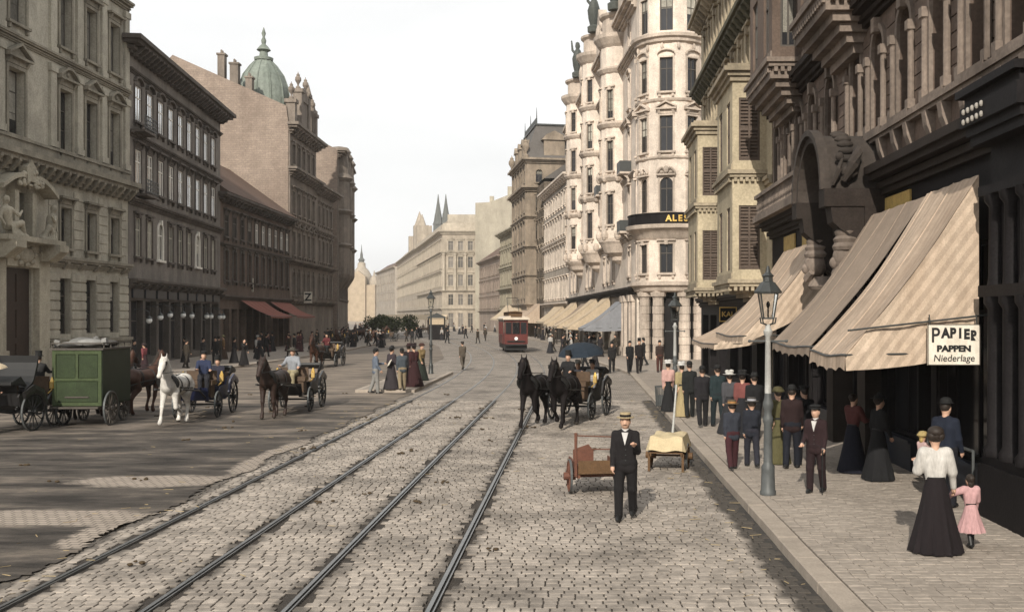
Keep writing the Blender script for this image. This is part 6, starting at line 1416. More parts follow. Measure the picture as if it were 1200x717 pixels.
for u_, h in ((.5, 27.4), (3.6, 29.2), (7.2, 29.4), (10.8, 27.8)):
    m.box(u_-.35, u_+.6, -.5, .5, 24.2, h-.8); m.box(u_-.5, u_+.75, -.65, .65, h-.8, h-.4); urn(m, (u_+.1, 0, h-.4), 2.0, .35)
m.box(3.6, 7.2, -.3, .6, 24.2, 27.6); m.prism([(3.3, 27.6), (7.5, 27.6), (5.4, 29.3)], 'y', -.45, .6); m.box(10.2, 12.4, -.3, 2, 24.2, 28.0); m.lathe([(.9, 28), (.5, 29.5), (.1, 31)], (11.3, .6, 0), 8)
m.build('attic', m_dome, D4.root); D4.finish()
e0 = along(r1, d4, .05); L5 = 10; e1 = along(e0, d4, L5)
D5 = Bld('lower_neighbour', 'soot dark house with a heavy cornice right beyond the domed building', e0, e1, 15, 18.8, m_dome, m_dome)
o = []
for za, zb, h in ((5.6, 8.2, 'arch'), (10, 12.6, 'flat'), (14.6, 16.8, 'flat')): o += D5.row([1.6+2.3*i for i in range(4)], 1.1, za, zb, head=h, arch=h == 'arch', reveal=.3, pm=m_curt if za > 14 else m_glass)
D5.panel(0, L5, 0, 18.8, o)
for z, pr, h in ((4.6, .6, .5), (9, .7, .4), (13.4, .4, .4), (18.2, 1.2, 1.0)): D5.cornice(0, L5, z, pr, h, 8)
D5.finish()
f0 = (-32.3, 137.5); f1 = (-35.6, 158)
D6 = Bld('plaster_gable_house', 'tall house with ochre side wall and ornate bays ending the left row', f0, f1, 14, 25.5, m_dome, m_dome)
o = []
for za, zb in ((5.6, 8.2), (10, 12.6), (14.6, 17), (19.4, 21.6)): o += D6.row([1.6+2.5*i for i in range(8)], 1.1, za, zb, head='flat', reveal=.3)
D6.panel(0, D6.W, 0, 25.5, o)
for u_ in (2.5, 8, 14):
    m = MB(); m.lathe([(.2, 7), (1.2, 8.5), (1.4, 9), (1.4, 12.5), (1.8, 12.9), (1.4, 13.2), (1.4, 17), (1.9, 17.5), (1.4, 17.8), (1.4, 21.5), (1.9, 22), (1.4, 22.6), (1.2, 25.0), (1.6, 25.6), (1.2, 26.2), (.2, 26.4)], (u_, 0, 0), 12); m.build('round_bay', m_dome, D6.root)
m = MB(); m.prism([(.1, 0), (14, 0), (14, 31), (6, 28.5), (.1, 25.6)], 'x', -.12, -.02); m.build('gable_wall', m_gable, D6.root); D6.cornice(0, D6.W, 24.6, 1.2, 1.0, 10); D6.roof([(0, 25.5), (6, 28.3), (14, 30.8), (14, 25.5)], 0, D6.W, m_slate); D6.finish()
# ================================================================== street furniture
lamp_post('pale cast iron gas lamp on the near right pavement before the awnings', GP(900, 579, PZ), 4.08, (m_post, m_postd))
lamp_post('second gas lamp along the right kerb, in front of the turreted building', GP(791, 478, PZ), 4.0, (m_post, m_postd))
lamp_post('tall gas lamp standing on the traffic island', GP(505, 438, .13), 4.6, (m_postd, m_iron))
lb = thing('litter_basket', 'slatted grey basket on the pavement beside the second gas lamp', 'basket', GP(777, 476, PZ))
m = MB()
for k in range(18): a = 2*PI*k/18; m.tube([(.24*math.cos(a), .24*math.sin(a), 0), (.28*math.cos(a), .28*math.sin(a), .72)], .012, 4)
stuff(m.build('slats', m_postd, lb)); m = MB(); m.ring((0, 0, .7), .28, .016, 'z', 20, 5); m.ring((0, 0, .06), .245, .016, 'z', 20, 5); m.lathe([(.23, .03), (.25, .4)], (0, 0, 0), 14); m.build('hoop', m_postd, lb)

# ================================================================== hand carts
def cart_pt(px, py): return GP(px, py)
m_cart = M('cart_red_wood', (.12, .05, .032), .7, .25, 8, .2, 30); m_cartb = M('cart_brown_wood', (.10, .055, .025), .7, .3, 8, .2, 30); m_tarp = M('cream_tarpaulin', (.47, .385, .24), .85, .12, 5, .3, 12)
x, y, z = GP(697, 580); hc = thing('handcart', 'empty reddish brown two wheeled handcart behind the man in boater', 'handcart', (x, y+.35, 0), R(8))
for sd in (-1, 1): wheel(hc, (sd*.47, 0, .31), .31, m_cart, 10, .04)
m = MB(); m.tube([(-.5, 0, .31), (.5, 0, .31)], .03, 6); m.box(-.4, -.34, -.5, .75, .34, .40); m.box(.34, .40, -.5, .75, .34, .40); m.box(-.34, .34, -.3, -.24, .33, .39); m.box(-.34, .34, .5, .56, .33, .39); m.build('chassis', m_cart, hc)
for k in range(5): m = MB(); m.box(-.36+.145*k, -.225+.145*k, -.5, .75, .402, .425+.004*(k % 2)); m.build('plank', m_cartb, hc)
m = MB(); m.box(-.38, .38, -.53, -.50, .42, .66); m.build('front_board', m_cartb, hc)
for sd in (-1, 1): m = MB(); m.box(sd*.38-.012, sd*.38+.012, -.5, .75, .43, .58); m.build('side_board', m_cart, hc)
m = MB(); m.prism([(-.3, .43), (.1, .43), (.1, .68), (.0, .8), (-.3, .7)], 'y', .76, .79); m.build('tail_board', m_cart, hc)
m = MB(); m.tube([(-.42, -.52, .38), (-.43, -.55, .8), (-.42, -.5, 1.17)], [.03, .026, .03], 6); m.tube([(.42, -.52, .38), (.43, -.55, .8), (.42, -.5, 1.17)], [.03, .026, .03], 6); m.tube([(-.42, -.5, 1.12), (.42, -.5, 1.08)], .012, 6); m.tube([(-.42, -.53, .88), (.42, -.53, .86)], .012, 6); m.build('push_bar', m_cart, hc)
x, y, z = GP(785, 551); hy = thing('handcart', 'handcart loaded under a cream tarpaulin by the kerb with its pole raised', 'handcart', (x, y+.3, 0), R(-12))
for sd in (-1, 1): wheel(hy, (sd*.40, .1, .27), .27, m_cartb, 10, .04)
m = MB(); m.tube([(-.42, .1, .27), (.42, .1, .27)], .025, 6); m.box(-.36, -.31, -.5, .7, .32, .38); m.box(.31, .36, -.5, .7, .32, .38); m.box(-.36, .36, -.5, .7, .38, .41)
for sd in (-1, 1): m.box(sd*.36-.025, sd*.36+.025, -.5, -.45, .0, .38)
m.build('chassis', m_cartb, hy)
m = MB(); nx, ny = 12, 12; vs = []
for i in range(nx+1):
    for j in range(ny+1):
        u_, v_ = i/nx*2-1, j/ny*2-1; e_ = max(abs(u_), abs(v_)); zz = .74-.05*e_**4-(.25 if e_ > .99 else 0)+.03*math.sin(5*u_+2)*math.cos(4*v_)
        vs.append((u_*.41*(1.03 if e_ > .99 else 1), .1+v_*.62*(1.03 if e_ > .99 else 1), zz))
m.add(vs, [(i*(ny+1)+j, (i+1)*(ny+1)+j, (i+1)*(ny+1)+j+1, i*(ny+1)+j+1) for i in range(nx) for j in range(ny)]); m.build('tarpaulin', m_tarp, hy, 1.0)
m = MB(); m.box(-.35, .35, -.4, .6, .42, .66); m.build('crate_load', m_cartb, hy)
m = MB(); m.tube([(-.02, .72, .42), (.02, .8, 1.0), (.06, .95, 1.75)], [.03, .027, .02], 6); m.build('draw_pole', m_post, hy)

# ================================================================== carriages with their horses and people
def lp(t, x, y, z):
    c, s_ = math.cos(t.rotation_euler.z), math.sin(t.rotation_euler.z); return (t.location.x+x*c-y*s_, t.location.y+x*s_+y*c, t.location.z+z)
def shafts(t):
    for o in list(t.children):
        if o.name.startswith('shaft'): bpy.data.objects.remove(o)
    m = MB()
    for sd in (-1, 1): m.tube([(sd*.38, -1.3, .6), (sd*.40, -2.2, .95), (sd*.40, -3.9, 1.12)], .03, 6)
    m.build('shafts', m_black, t)
m_navyp = M('navy_coach_paint', (.012, .016, .045), .3, .15, 4, spec=.5); m_blackp = M('black_coach_paint', (.014, .013, .013), .3, .15, 4, spec=.5); m_leath = M('brown_leather', (.08, .05, .03), .5, .3, 8)
h_white = M('grey_white_horsehair', (.62, .59, .54), .8, .16, 5, .3, 60, .75, 3.2, (.16, .15, .145)); h_bay = M('dark_bay_horsehair', (.024, .012, .008), .6, .3, 4, .2, 60, spec=.4); h_black = M('black_horsehair', (.010, .008, .008), .7, .3, 4, .2, 60, spec=.12); h_brown = M('brown_horsehair', (.05, .021, .012), .6, .25, 4, .2, 60)
PAS = (.9, .15, .9)
# white horse carriage
t = fiaker('navy open carriage drawn by the white horse', (-12.45, 34.3, 0), .07, m_navyp, m_leath, group='open carriages on the left roadway'); shafts(t); x, y, z = lp(t, .02, -3.3, 0)
horse('white horse in a dark collar pulling the navy carriage', (x, y, 0), .05, h_white, legs=((.42, .1), (-.12, .75), (-.15, .0), (.3, .2)), res=.03, mane=M('pale_mane', (.55, .52, .47), .8, .2, 20))
person('coachman in a blue coat driving the white horse carriage', lp(t, .14, -.83, 1.2-.8), t.rotation_euler.z+.25, 1.72, 'm', (.03, .045, .11), (.03, .03, .04), 'bowler', arms=((.8, .1, .7), (.7, .1, .8)), seat=True, res=.028, coat=False)
person('passenger with white shirt front in the white horse carriage, by the middle', lp(t, -.27, .5, .95-.8), t.rotation_euler.z, 1.78, 'm', (.03, .03, .05), (.03, .03, .04), 'bowler', arms=((.5, .1, .8), (.5, .1, .8)), seat=True, res=.028, shirt=(.75, .72, .68))
person('second passenger in dark clothes in the white horse carriage', lp(t, .22, .52, .95-.8), t.rotation_euler.z, 1.72, 'm', (.035, .035, .06), (.03, .03, .04), 'top', arms=((.5, .1, .8), (.5, .1, .8)), seat=True, res=.03)
# bay horse carriage
t = fiaker('black open carriage drawn by the dark bay horse', (-9.95, 36.4, 0), .03, m_blackp, m_leath, group='open carriages on the left roadway'); shafts(t); x, y, z = lp(t, -.0, -3.3, 0)
horse('dark bay horse standing before the black open carriage', (x, y, 0), -.05, h_bay, legs=((.12, .05), (-.05, .15), (-.1, 0), (.12, .05)), res=.03, headlow=.1, sock=None)
person('stout coachman in a pale grey smock on the bay horse carriage', lp(t, .0, -.83, 1.2-.84), 0, 1.82, 'm', (.36, .38, .42), (.45, .37, .2), 'straw', (.10, .09, .07), arms=((.7, .3, .8), (.6, .3, .8)), seat=True, res=.028, coat=False)
# third carriage
t = fiaker('dark carriage in the distance on the left with a driver in red', (-16.3, 67.2, 0), -.02, m_blackp, m_leath, group='open carriages on the left roadway'); shafts(t); x, y, z = lp(t, 0, -3.3, 0)
horse('brown horse of the distant left carriage', (x, y, 0), -.02, h_brown, res=.045)
person('driver in a dark red coat on the distant left carriage', lp(t, 0, -.83, 1.2-.8), 0, 1.75, 'm', (.15, .02, .025), (.03, .03, .03), 'top', arms=((.8, .1, .7), (.7, .1, .8)), seat=True, res=.04)
# pair with the parasol
t = fiaker('black carriage drawn by two black horses beside the tram rails', (.08, 33.7, 0), -.29, m_blackp, m_leath, group='carriage with a pair'); x, y, z = lp(t, -.46, -3.35, 0)
del t['group']
horse('left black horse of the pair, head turned forward', (x, y, 0), -.27, h_black, legs=((.3, .05), (-.1, .6), (-.2, .05), (.25, .2)), res=.03)
x, y, z = lp(t, .46, -3.35, 0); horse('right black horse of the pair, nearer the kerb', (x, y, 0), -.27, h_black, legs=((-.1, .55), (.32, .05), (.25, .2), (-.2, .05)), res=.03, headlow=.06)
person('coachman in black top hat driving the black pair', lp(t, -.18, -.83, 1.2-.8), -.29, 1.7, 'm', (.02, .02, .022), (.02, .02, .02), 'top', arms=((.8, .1, .7), (.7, .1, .8)), seat=True, res=.03)
pw = person('lady in white with dark hat seated under the dark parasol', lp(t, .25, .5, .95-.8), -.2, 1.62, 'f', (.70, .68, .66), (.5, .48, .5), 'lady', (.06, .05, .06), arms=((.9, .3, 1.2), (.4, .1, 1.0)), seat=True, res=.028)
person('lady in pale dress beside the parasol holder', lp(t, -.25, .5, .95-.8), -.3, 1.6, 'f', (.35, .36, .42), (.3, .3, .36), 'lady', (.5, .48, .42), arms=((.4, .1, 1.0), (.4, .1, 1.0)), seat=True, res=.03)
def parasol(label, loc, r, col, tilt=.12, grip=.95):
    t = thing('parasol', label, 'parasol', loc, .3); t.rotation_euler = (tilt, -tilt, .3); m = MB(); mc = cloth(*col)
    prof = [(r*math.sin(a), r*.72*(math.cos(a)-math.cos(1.15))) for a in np.linspace(1.15, .04, 9)]
    m.lathe([(p, q) for p, q in prof]+[(.005, prof[-1][1]+.005)], (0, 0, grip), 32, fold=lambda a, f: -.06*(1-f)*abs(math.sin(4*a))); m.build('canopy', mc, t, 1.0)
    m = MB(); m.tube([(0, 0, 0), (0, 0, grip+prof[-1][1]+.1)], .012, 6)
    for k in range(8): a = 2*PI*k/8; m.tube([(0, 0, grip+prof[-1][1]-.01), (r*.6*math.cos(a), r*.6*math.sin(a), grip+prof[-1][1]*.72), (prof[0][0]*.97*math.cos(a), prof[0][0]*.97*math.sin(a), grip+.01)], .006, 4)
    m.build('stick', m_black, t); return t
parasol('dark blue parasol held over the carriage with the black pair', lp(t, .05, .1, 1.12), .86, (.02, .035, .055))

# green delivery wagon seen from behind
m_green = M('green_wagon_paint', (.026, .039, .016), .8, .3, 3, .1, 20, .5, 1.5, (.02, .03, .012)); m_green_shade = M('green_wagon_shaded', (.015, .025, .012), .55, .25, 3); m_greenl = M('light_green_moulding', (.045, .062, .026), .8, .3, 5)
x, y, z = GP(88, 500); gw = thing('delivery_wagon', 'green panelled delivery wagon with sacks on its roof, seen from behind', 'wagon', (x+.0, y+1.1, 0), PI+.04)
for sd in (-1, 1): wheel(gw, (sd*.84, .7, .52), .52, m_framed, 14); wheel(gw, (sd*.62, -.8, .40), .40, m_framed, 12)
m = MB(); m.box(-.72, .72, -1.05, 1.05, .62, 2.28); m.build('body', m_green, gw)
for a_ in ((-.735, -.72), (.72, .735)): m = MB(); m.box(a_[0], a_[1], -1.05, 1.05, .66, 2.25); m.build('side_panel', m_green_shade, gw)  # sides in a darker copy of the green, their shade put into the colour
m = MB()
for a_ in ((-.72, -.62, .62, 2.28), (.62, .72, .62, 2.28), (-.62, .62, 2.16, 2.28), (-.62, .62, 1.36, 1.44), (-.62, .62, .62, .72), (-.04, .04, 1.44, 2.16)): m.box(a_[0], a_[1], 1.05, 1.085, a_[2], a_[3])
m.build('rear_frame', m_greenl, gw)
for a_ in ((-.6, -.06), (.06, .6)): m = MB(); m.box(a_[0], a_[1], 1.05, 1.066, 1.46, 2.14); m.build('rear_panel', m_green, gw)
m = MB(); m.box(-.6, .6, 1.05, 1.068, .74, 1.34); m.build('tailgate', m_green, gw); m = MB(); m.box(-.35, .35, 1.07, 1.10, .86, .9); m.box(-.7, .7, 1.05, 1.3, .55, .6); m.build('step', m_framed, gw)
m = MB(); m.box(-.78, .78, -1.15, 1.12, 2.28, 2.33)
for sd in (-1, 1): m.box(sd*.76-.02, sd*.76+.02, -1.1, 1.1, 2.46, 2.5); [m.box(sd*.76-.015, sd*.76+.015, v-.015, v+.015, 2.33, 2.46) for v in (-1, -.5, 0, .5, 1)]
m.box(-.76, .76, 1.06, 1.1, 2.46, 2.5); m.build('roof_rack', m_framed, gw)
m = MB(); m.tube([(-.7, .7, .52), (.7, .7, .52)], .04, 6); m.tube([(-.6, -.8, .4), (.6, -.8, .4)], .04, 6); m.box(-.5, .5, -1.1, 1.0, .54, .62); m.box(-.45, .45, -1.5, -1.1, .7, 1.25); m.tube([(0, -1.1, .55), (0, -3.6, 1.0)], .04, 6); m.build('undercarriage', m_framed, gw)
for i, (a, c, e_, col) in enumerate(((-.15, .5, .26, (.34, .33, .31)), (.25, .1, .3, (.2, .195, .18)), (-.4, -.1, .22, (.10, .09, .08)), (.3, .7, .18, (.3, .29, .27)))):
    p_ = lp(gw, a, c, 2.34); s_ = MB(); s_.ell((0, 0, e_*.5), (.42, .34, e_*.52), 14, 9); s_.tube([(.36, 0, e_*.6), (.5, .02, e_*.7)], [.1, .13], 8)
    o = s_.build('sack', cloth(*col), None, True); o.location = p_; o.rotation_euler = (0, 0, i*1.1); tag(o, ['pale sack on the wagon roof nearest the tail', 'large grey sack in the middle of the wagon roof', 'dark sack on the wagon roof toward the front', 'small whitish sack at the rear corner of the wagon roof'][i], 'sack')
for sd in (-1, 1):
    x, y, z = lp(gw, sd*.5+.12, -3.0, 0); horse(('left' if sd > 0 else 'right')+' brown horse harnessed to the green wagon', (x, y, 0), PI-.22, h_brown, legs=((.2*sd, .1), (-.1*sd, .3), (-.15, 0), (.2, .1)), res=.035)
person('wagon driver in dark clothes sitting high on the green wagon', lp(gw, 0, -1.25, 1.45-.8), PI, 1.75, 'm', (.03, .028, .03), (.03, .03, .03), 'bowler', arms=((.8, .1, .7), (.7, .1, .8)), seat=True, res=.035)
# dark hackney at the left edge
t = fiaker('black hackney carriage at the left edge, seen from behind', (-16.3, 30.0, 0), PI-.05, m_blackp, m_leath)
m = MB()
for k in range(7):
    a0, a1 = PI*.02+k*.24, PI*.02+(k+1)*.24
    m.add([(-.58, 1.0-.95*math.sin(a0)*.0-1.0*math.sin(a0)+.15, 1.15+.85*(1-math.cos(a0))), (.58, 1.0-1.0*math.sin(a0)+.15, 1.15+.85*(1-math.cos(a0))), (.58, 1.15-1.0*math.sin(a1), 1.15+.85*(1-math.cos(a1))), (-.58, 1.15-1.0*math.sin(a1), 1.15+.85*(1-math.cos(a1)))], [(0,1,2,3)])
for sd in (-1, 1): m.add([(sd*.58, .5, 1.2)]+[(sd*.58, 1.15-1.0*math.sin(k*.24), 1.15+.85*(1-math.cos(k*.24))) for k in range(8)], [(0, k+1, k+2) for k in range(7)])
m.build('raised_hood', m_black, t, 1.0)
x, y, z = lp(t, 0, -3.3, 0); horse('black horse of the hackney at the left edge', (x, y, 0), PI, h_black, res=.045)
person('coachman of the hackney at the left edge in a dark cloak', lp(t, 0, -.83, 1.2-.8), PI, 1.75, 'm', (.03, .03, .03), (.03, .03, .03), 'top', arms=((.8, .1, .7), (.7, .1, .8)), seat=True, res=.04)
lw = person('woman in black with an ochre shawl walking behind the hackney', (-16.5, 28.4, 0), PI-.2, 1.62, 'f', (.35, .2, .06), (.02, .02, .022), 'lady', (.06, .05, .04), arms=((.5, .1, 1.2), (.1, .08, .3)), res=.03)
parasol('cream parasol held low over the woman behind the hackney', (-16.15, 28.45, 1.02), .40, (.80, .64, .40), .1, .82)

# ================================================================== tram
tr = thing('tram', 'red electric tram with pale roof edge coming down the street', 'tram', (-5.62+.0, 92.2, 0), .14)
m_red = M('tram_red', (.11, .026, .022), .4, .2, 3, 0, 10, .2, 2); m_cream = M('tram_cream', (.55, .47, .38), .5, .15)
m = MB(); m.box(-1.05, 1.05, .0, 8.4, .75, 1.65); m.box(-1.12, 1.12, 1.5, 7, .75, 1.6); m.build('lower_body', m_red, tr)
m = MB()
for sd in (-1, 1):
    for k in range(6): m.box(sd*1.08-.04, sd*1.08+.04, 1.5+k*1.05, 1.62+k*1.05, 1.6, 2.75)
    for y_ in (0.02, 8.3): m.box(sd*1.0-.05, sd*1.0+.05, y_, y_+.08, 1.6, 2.75)
    m.box(sd*.38-.035, sd*.38+.035, .02, .08, 1.6, 2.75)
m.box(-1.08, 1.08, 0, 8.4, 2.72, 2.95); m.build('window_post', m_red, tr)
for k in range(3): m = MB(); m.box(-.93+.64*k, -.41+.60*k if False else -.35+.64*k, .05, .06, 1.66, 2.7); m.build('windscreen', m_glass, tr)
m = MB(); m.box(-1.07, -1.06, 1.5, 7, 1.66, 2.7); m.box(1.06, 1.07, 1.5, 7, 1.66, 2.7); m.build('side_window', m_glass, tr)
m = MB(); m.prism([(-1.2, 2.95), (1.2, 2.95), (1.22, 3.05), (1.0, 3.2), (.5, 3.3), (-.5, 3.3), (-1.0, 3.2), (-1.22, 3.05)], 'y', -.25, 8.6); m.build('roof', m_cream, tr)
m = MB(); m.box(-.62, .62, .8, 7.6, 3.3, 3.62); m.prism([(-.75, 3.62), (.75, 3.62), (0, 3.74)], 'y', .6, 7.8); m.build('roof_lantern', m_cartb, tr)
m = MB(); m.box(-.5, .5, -.3, -.2, 3.2, 3.45); m.build('route_board', m_cartb, tr)
m = MB(); m.tube([(-.5, 3, 3.7), (-.5, 5, 5.0), (.5, 5, 5.0), (.5, 3, 3.7)], .03, 5); m.build('current_collector', m_iron, tr)
m = MB(); m.box(-.8, .8, -.12, .0, .95, 1.05); m.box(-.95, .95, -.18, 0, .62, .75); m.box(-1.0, 1.0, .2, 8.2, .3, .75); m.box(-.9, .9, -.1, .1, .22, .34); m.build('underframe', m_black, tr)
m = MB(); m.lathe([(.16, 0), (.15, .08), (.02, .1)], (0, 0, 0), 14); o = m.build('headlamp', m_globe, tr); o.location = (0, -.02, 1.25); o.rotation_euler = (PI/2, 0, 0)
for sd in (-1, 1):
    m = MB(); m.box(sd*.62-.2, sd*.62+.2, -.03, 0, 1.05, 1.5); m.build('front_panel', m_cream if False else m_red, tr)
    for y_ in (2.8, 5.6): m = MB(); m.lathe([(.4, -.05), (.4, .05)], (0, 0, 0), 16); o = m.build('wheel', m_iron, tr); o.location = (sd*.78, y_, .4); o.rotation_euler = (0, PI/2, 0)
person('tram driver in dark uniform behind the windscreen', lp(tr, 0, .5, .8), .14, 1.7, 'm', (.03, .03, .05), (.03, .03, .04), 'cap', res=.05)

# ================================================================== people: right pavement; some clothes coloured darker to stand in for awning shade
def PP(px, py, zg=PZ): return GP(px, py, zg)
t, nf = person('man in a dark suit, white shirt and straw boater walking toward us in the road', GP(733, 608), -.12, 1.70, 'm', (.016, .013, .014), (.014, .012, .013), 'boater', (.62, .47, .24), legs=(.14, -.14), arms=((.12, .1, .25), (.35, .12, 1.75)), res=.016, shirt=(.8, .78, .75), face=True, moust=True, band=(.015, .012, .012), lean=.02)
t, nf = person('woman in a white blouse and long black skirt carrying a child on her arm', PP(1096, 646), PI-.1, 1.63, 'f', (.74, .70, .64), (.016, .010, .012), 'none', legs=(0, 0), arms=((.15, .32, .1), (.3, .25, 1.7)), res=.016, sleeve=1.15, skirt=.38)
pw = t
x, y, z = PP(1137, 641); person('little girl in a pink dress holding the hand of the woman in white', (x, y, z), PI+.1, .98, 'f', (.75, .40, .40), (.75, .40, .40), 'none', legs=(.1, -.1), arms=((.2, .2, .2), (.1, 1.25, .3)), res=.016, child=True, skirtlen=.40, skirt=.34, sleeve=1.15)
x = GX(1081, 14.02); person('small child in pink with blond hair carried on the woman\'s arm', (x, 14.02, .95), PI*.62, .74, 'f', (.70, .45, .42), (.72, .46, .43), 'bonnet', (.50, .36, .11), arms=((.8, .2, .8), (.6, .2, .9)), seat=True, res=.016, child=True, hair=m_hairb)
person('man in a dark blue coat looking into the shop window behind the woman in white', PP(1108, 594), PI*.75, 1.76, 'm', (.014, .021, .042), (.014, .014, .02), 'bowler', legs=(.05, -.05), res=.022)
t, nf = person('figure in a dark maroon suit with a walking cane by the near lamp', PP(956, 577), -.55, 1.55, 'm', (.035, .014, .016), (.03, .013, .015), 'cap', legs=(.08, -.08), arms=((.1, .1, .9), (.15, .12, .3)), res=.018, shirt=(.75, .72, .68), face=False)
cane(nf, 1, '', t)
person('boy in blue grey jacket and maroon breeches with an orange banded hat', PP(858, 550), PI+.1, 1.40, 'm', (.04, .046, .065), (.07, .016, .022), 'boater', (.16, .11, .06), legs=(.22, -.22), res=.02, band=(.55, .25, .05), child=True)
person('boy in a dark coat walking beside the boy with the orange banded hat', PP(881, 547), PI-.05, 1.42, 'm', (.022, .026, .04), (.03, .03, .045), 'boater', (.10, .09, .08), legs=(-.2, .2), res=.02, band=(.55, .55, .6), child=True)
person('left one of two men in dark teal suits walking away on the pavement', PP(823, 500), PI, 1.70, 'm', (.02, .018, .022), (.02, .018, .02), 'bowler', legs=(.2, -.25), res=.024)
person('right one of two men in dark teal suits walking away on the pavement', PP(841, 500), PI+.05, 1.73, 'm', (.02, .04, .045), (.018, .03, .035), 'bowler', legs=(-.2, .2), res=.024, shirt=(.7, .7, .7))
person('woman in a white hat and grey dress between the pairs on the pavement', PP(855, 508), PI, 1.62, 'f', (.09, .09, .10), (.03, .03, .035), 'lady', (.7, .68, .62), res=.026)
person('woman in a red blouse below the second awning', PP(870, 512), PI-.3, 1.66, 'f', (.26, .07, .06), (.02, .02, .025), 'lady', (.02, .02, .02), res=.026)
person('tall person in a black coat in the shade below the second awning', PP(884, 517), PI, 1.7, 'm', (.014, .014, .016), (.014, .014, .016), 'bowler', res=.028)
person('woman in a long olive dress walking behind the near lamp', PP(912, 543), PI+.2, 1.60, 'f', (.13, .115, .04), (.13, .115, .04), 'bonnet', (.10, .085, .03), res=.024, skirt=.3)
person('man in a dark red jacket and dark blue trousers in front of the shops', PP(928, 548), PI*.9, 1.68, 'm', (.03, .012, .012), (.012, .014, .024), 'bowler', legs=(.1, -.1), res=.024)
person('man in black beside the man in the dark red jacket', PP(943, 545), PI*1.1, 1.66, 'm', (.014, .014, .018), (.014, .014, .02), 'cap', legs=(-.1, .1), res=.026, arms=((.3, .1, 1.2), (.1, .1, .2)))
person('woman in a red bodice and dark blue skirt leaning at the shop window', PP(1000, 553), PI*.7, 1.58, 'f', (.15, .04, .036), (.010, .011, .024), 'none', arms=((.5, .2, 1.0), (.4, .2, 1.0)), res=.024, skirt=.36)
person('woman in a black dress in the deep shade between the red bodice and the window', PP(1030, 562), PI*.6, 1.6, 'f', (.014, .014, .016), (.014, .014, .016), 'lady', (.02, .02, .02), res=.028)
person('woman in a pink blouse and black skirt with a white hat beside the basket', PP(783, 482), PI, 1.62, 'f', (.75, .42, .36), (.02, .02, .022), 'lady', (.75, .72, .68), res=.024, skirt=.28)
person('woman in a yellow striped dress with a white hat near the second lamp', PP(799, 488), PI+.1, 1.64, 'f', (.50, .39, .17), (.50, .38, .17), 'lady', (.72, .70, .66), res=.024, skirt=.28)
person('person in a long dark coat right of the yellow dress', PP(808, 489), PI, 1.72, 'm', (.018, .02, .02), (.018, .02, .02), 'bowler', res=.028)
person('man in a brown jacket and reddish trousers before the turret entrance', PP(773, 436), 0, 1.75, 'm', (.06, .035, .026), (.11, .035, .025), 'bowler', res=.03, legs=(.15, -.15))
person('man in black walking at the kerb bend, left of a pair', PP(738, 437), .2, 1.75, 'm', (.014, .014, .016), (.014, .014, .016), 'bowler', res=.03)
person('taller man in black with a top hat at the kerb bend', PP(749, 437), .1, 1.85, 'm', (.02, .014, .014), (.02, .014, .014), 'top', res=.03)
person('man in a dark suit stepping into the road near the kerb bend', GP(717, 437), 0, 1.75, 'm', (.02, .018, .018), (.02, .018, .018), 'bowler', legs=(.2, -.2), res=.03, shirt=(.6, .5, .45))
# traffic island
bm_, nb2 = person('big man in a pale blue jacket and grey trousers at the island corner', GP(440, 461), PI*.62, 1.86, 'm', (.16, .20, .27), (.30, .29, .27), 'bowler', legs=(.12, -.12), arms=((.1, .1, .5), (.5, .15, 1.1)), res=.028)
nw = GP(440, 461); o = MB(); o.box(-.22, .22, -.01, .01, 0, .3); o = o.build('newspaper', m_white_paint); hw = nb2['A'][1][1]+nb2['A'][1][2]*.1; o.location = lp(bm_, hw[0], hw[1]-.05, hw[2]-.12); o.rotation_euler = (.5, .2, bm_.rotation_euler.z); tag(o, 'white folded newspaper held by the man in pale blue', 'newspaper')
person('woman in a dark purple grey coat and long skirt on the island', PP(459, 456, .13), PI*.8, 1.78, 'f', (.06, .045, .055), (.05, .04, .045), 'lady', (.03, .03, .03), res=.028)
person('man in a slate jacket and beige trousers on the island kerb', PP(471, 458, .13), PI*1.1, 1.75, 'm', (.08, .10, .12), (.34, .26, .15), 'bowler', legs=(.15, -.2), res=.028)
person('woman in a black dress behind the man in beige trousers', PP(479, 452, .13), PI*.9, 1.82, 'f', (.02, .012, .014), (.02, .012, .014), 'lady', (.05, .02, .02), res=.03, skirt=.42)
person('woman in a dark red cloak in the middle of the island group', PP(485, 453, .13), PI*1.2, 1.84, 'f', (.06, .014, .016), (.05, .014, .016), 'lady', (.03, .015, .015), res=.03, skirt=.42)
person('woman with an ochre shawl and dark green skirt at the right of the island group', PP(494, 446, .13), PI*.3, 1.78, 'f', (.30, .20, .07), (.025, .035, .025), 'bonnet', (.08, .03, .02), res=.028)
person('boy in brown clothes crossing the tram rails alone', GP(542, 433), PI*1.15, 1.72, 'm', (.13, .10, .07), (.12, .095, .07), 'cap', (.06, .05, .045), legs=(.3, -.35), res=.028)
# left pavement
person('woman in a black dress with a pink scarf at the left kerb', PP(286, 428), PI*.3, 1.66, 'f', (.02, .018, .018), (.016, .014, .014), 'none', res=.03, hair=m_skin if False else None, arms=((.9, .1, 1.4), (.2, .1, .3)))
person('woman in an ochre dress before the dark shopfront on the left', PP(262, 421), PI*1.6, 1.68, 'f', (.30, .16, .05), (.09, .05, .03), 'lady', (.35, .32, .14), res=.03)
person('woman in a red coat at the end of the palace pavement', PP(169, 437), PI*1.4, 1.62, 'f', (.26, .05, .06), (.05, .02, .025), 'bonnet', (.05, .03, .03), res=.03)
person('man in black standing left of the woman in red', PP(157, 434), PI*.5, 1.74, 'm', (.02, .02, .02), (.02, .02, .02), 'bowler', res=.034)
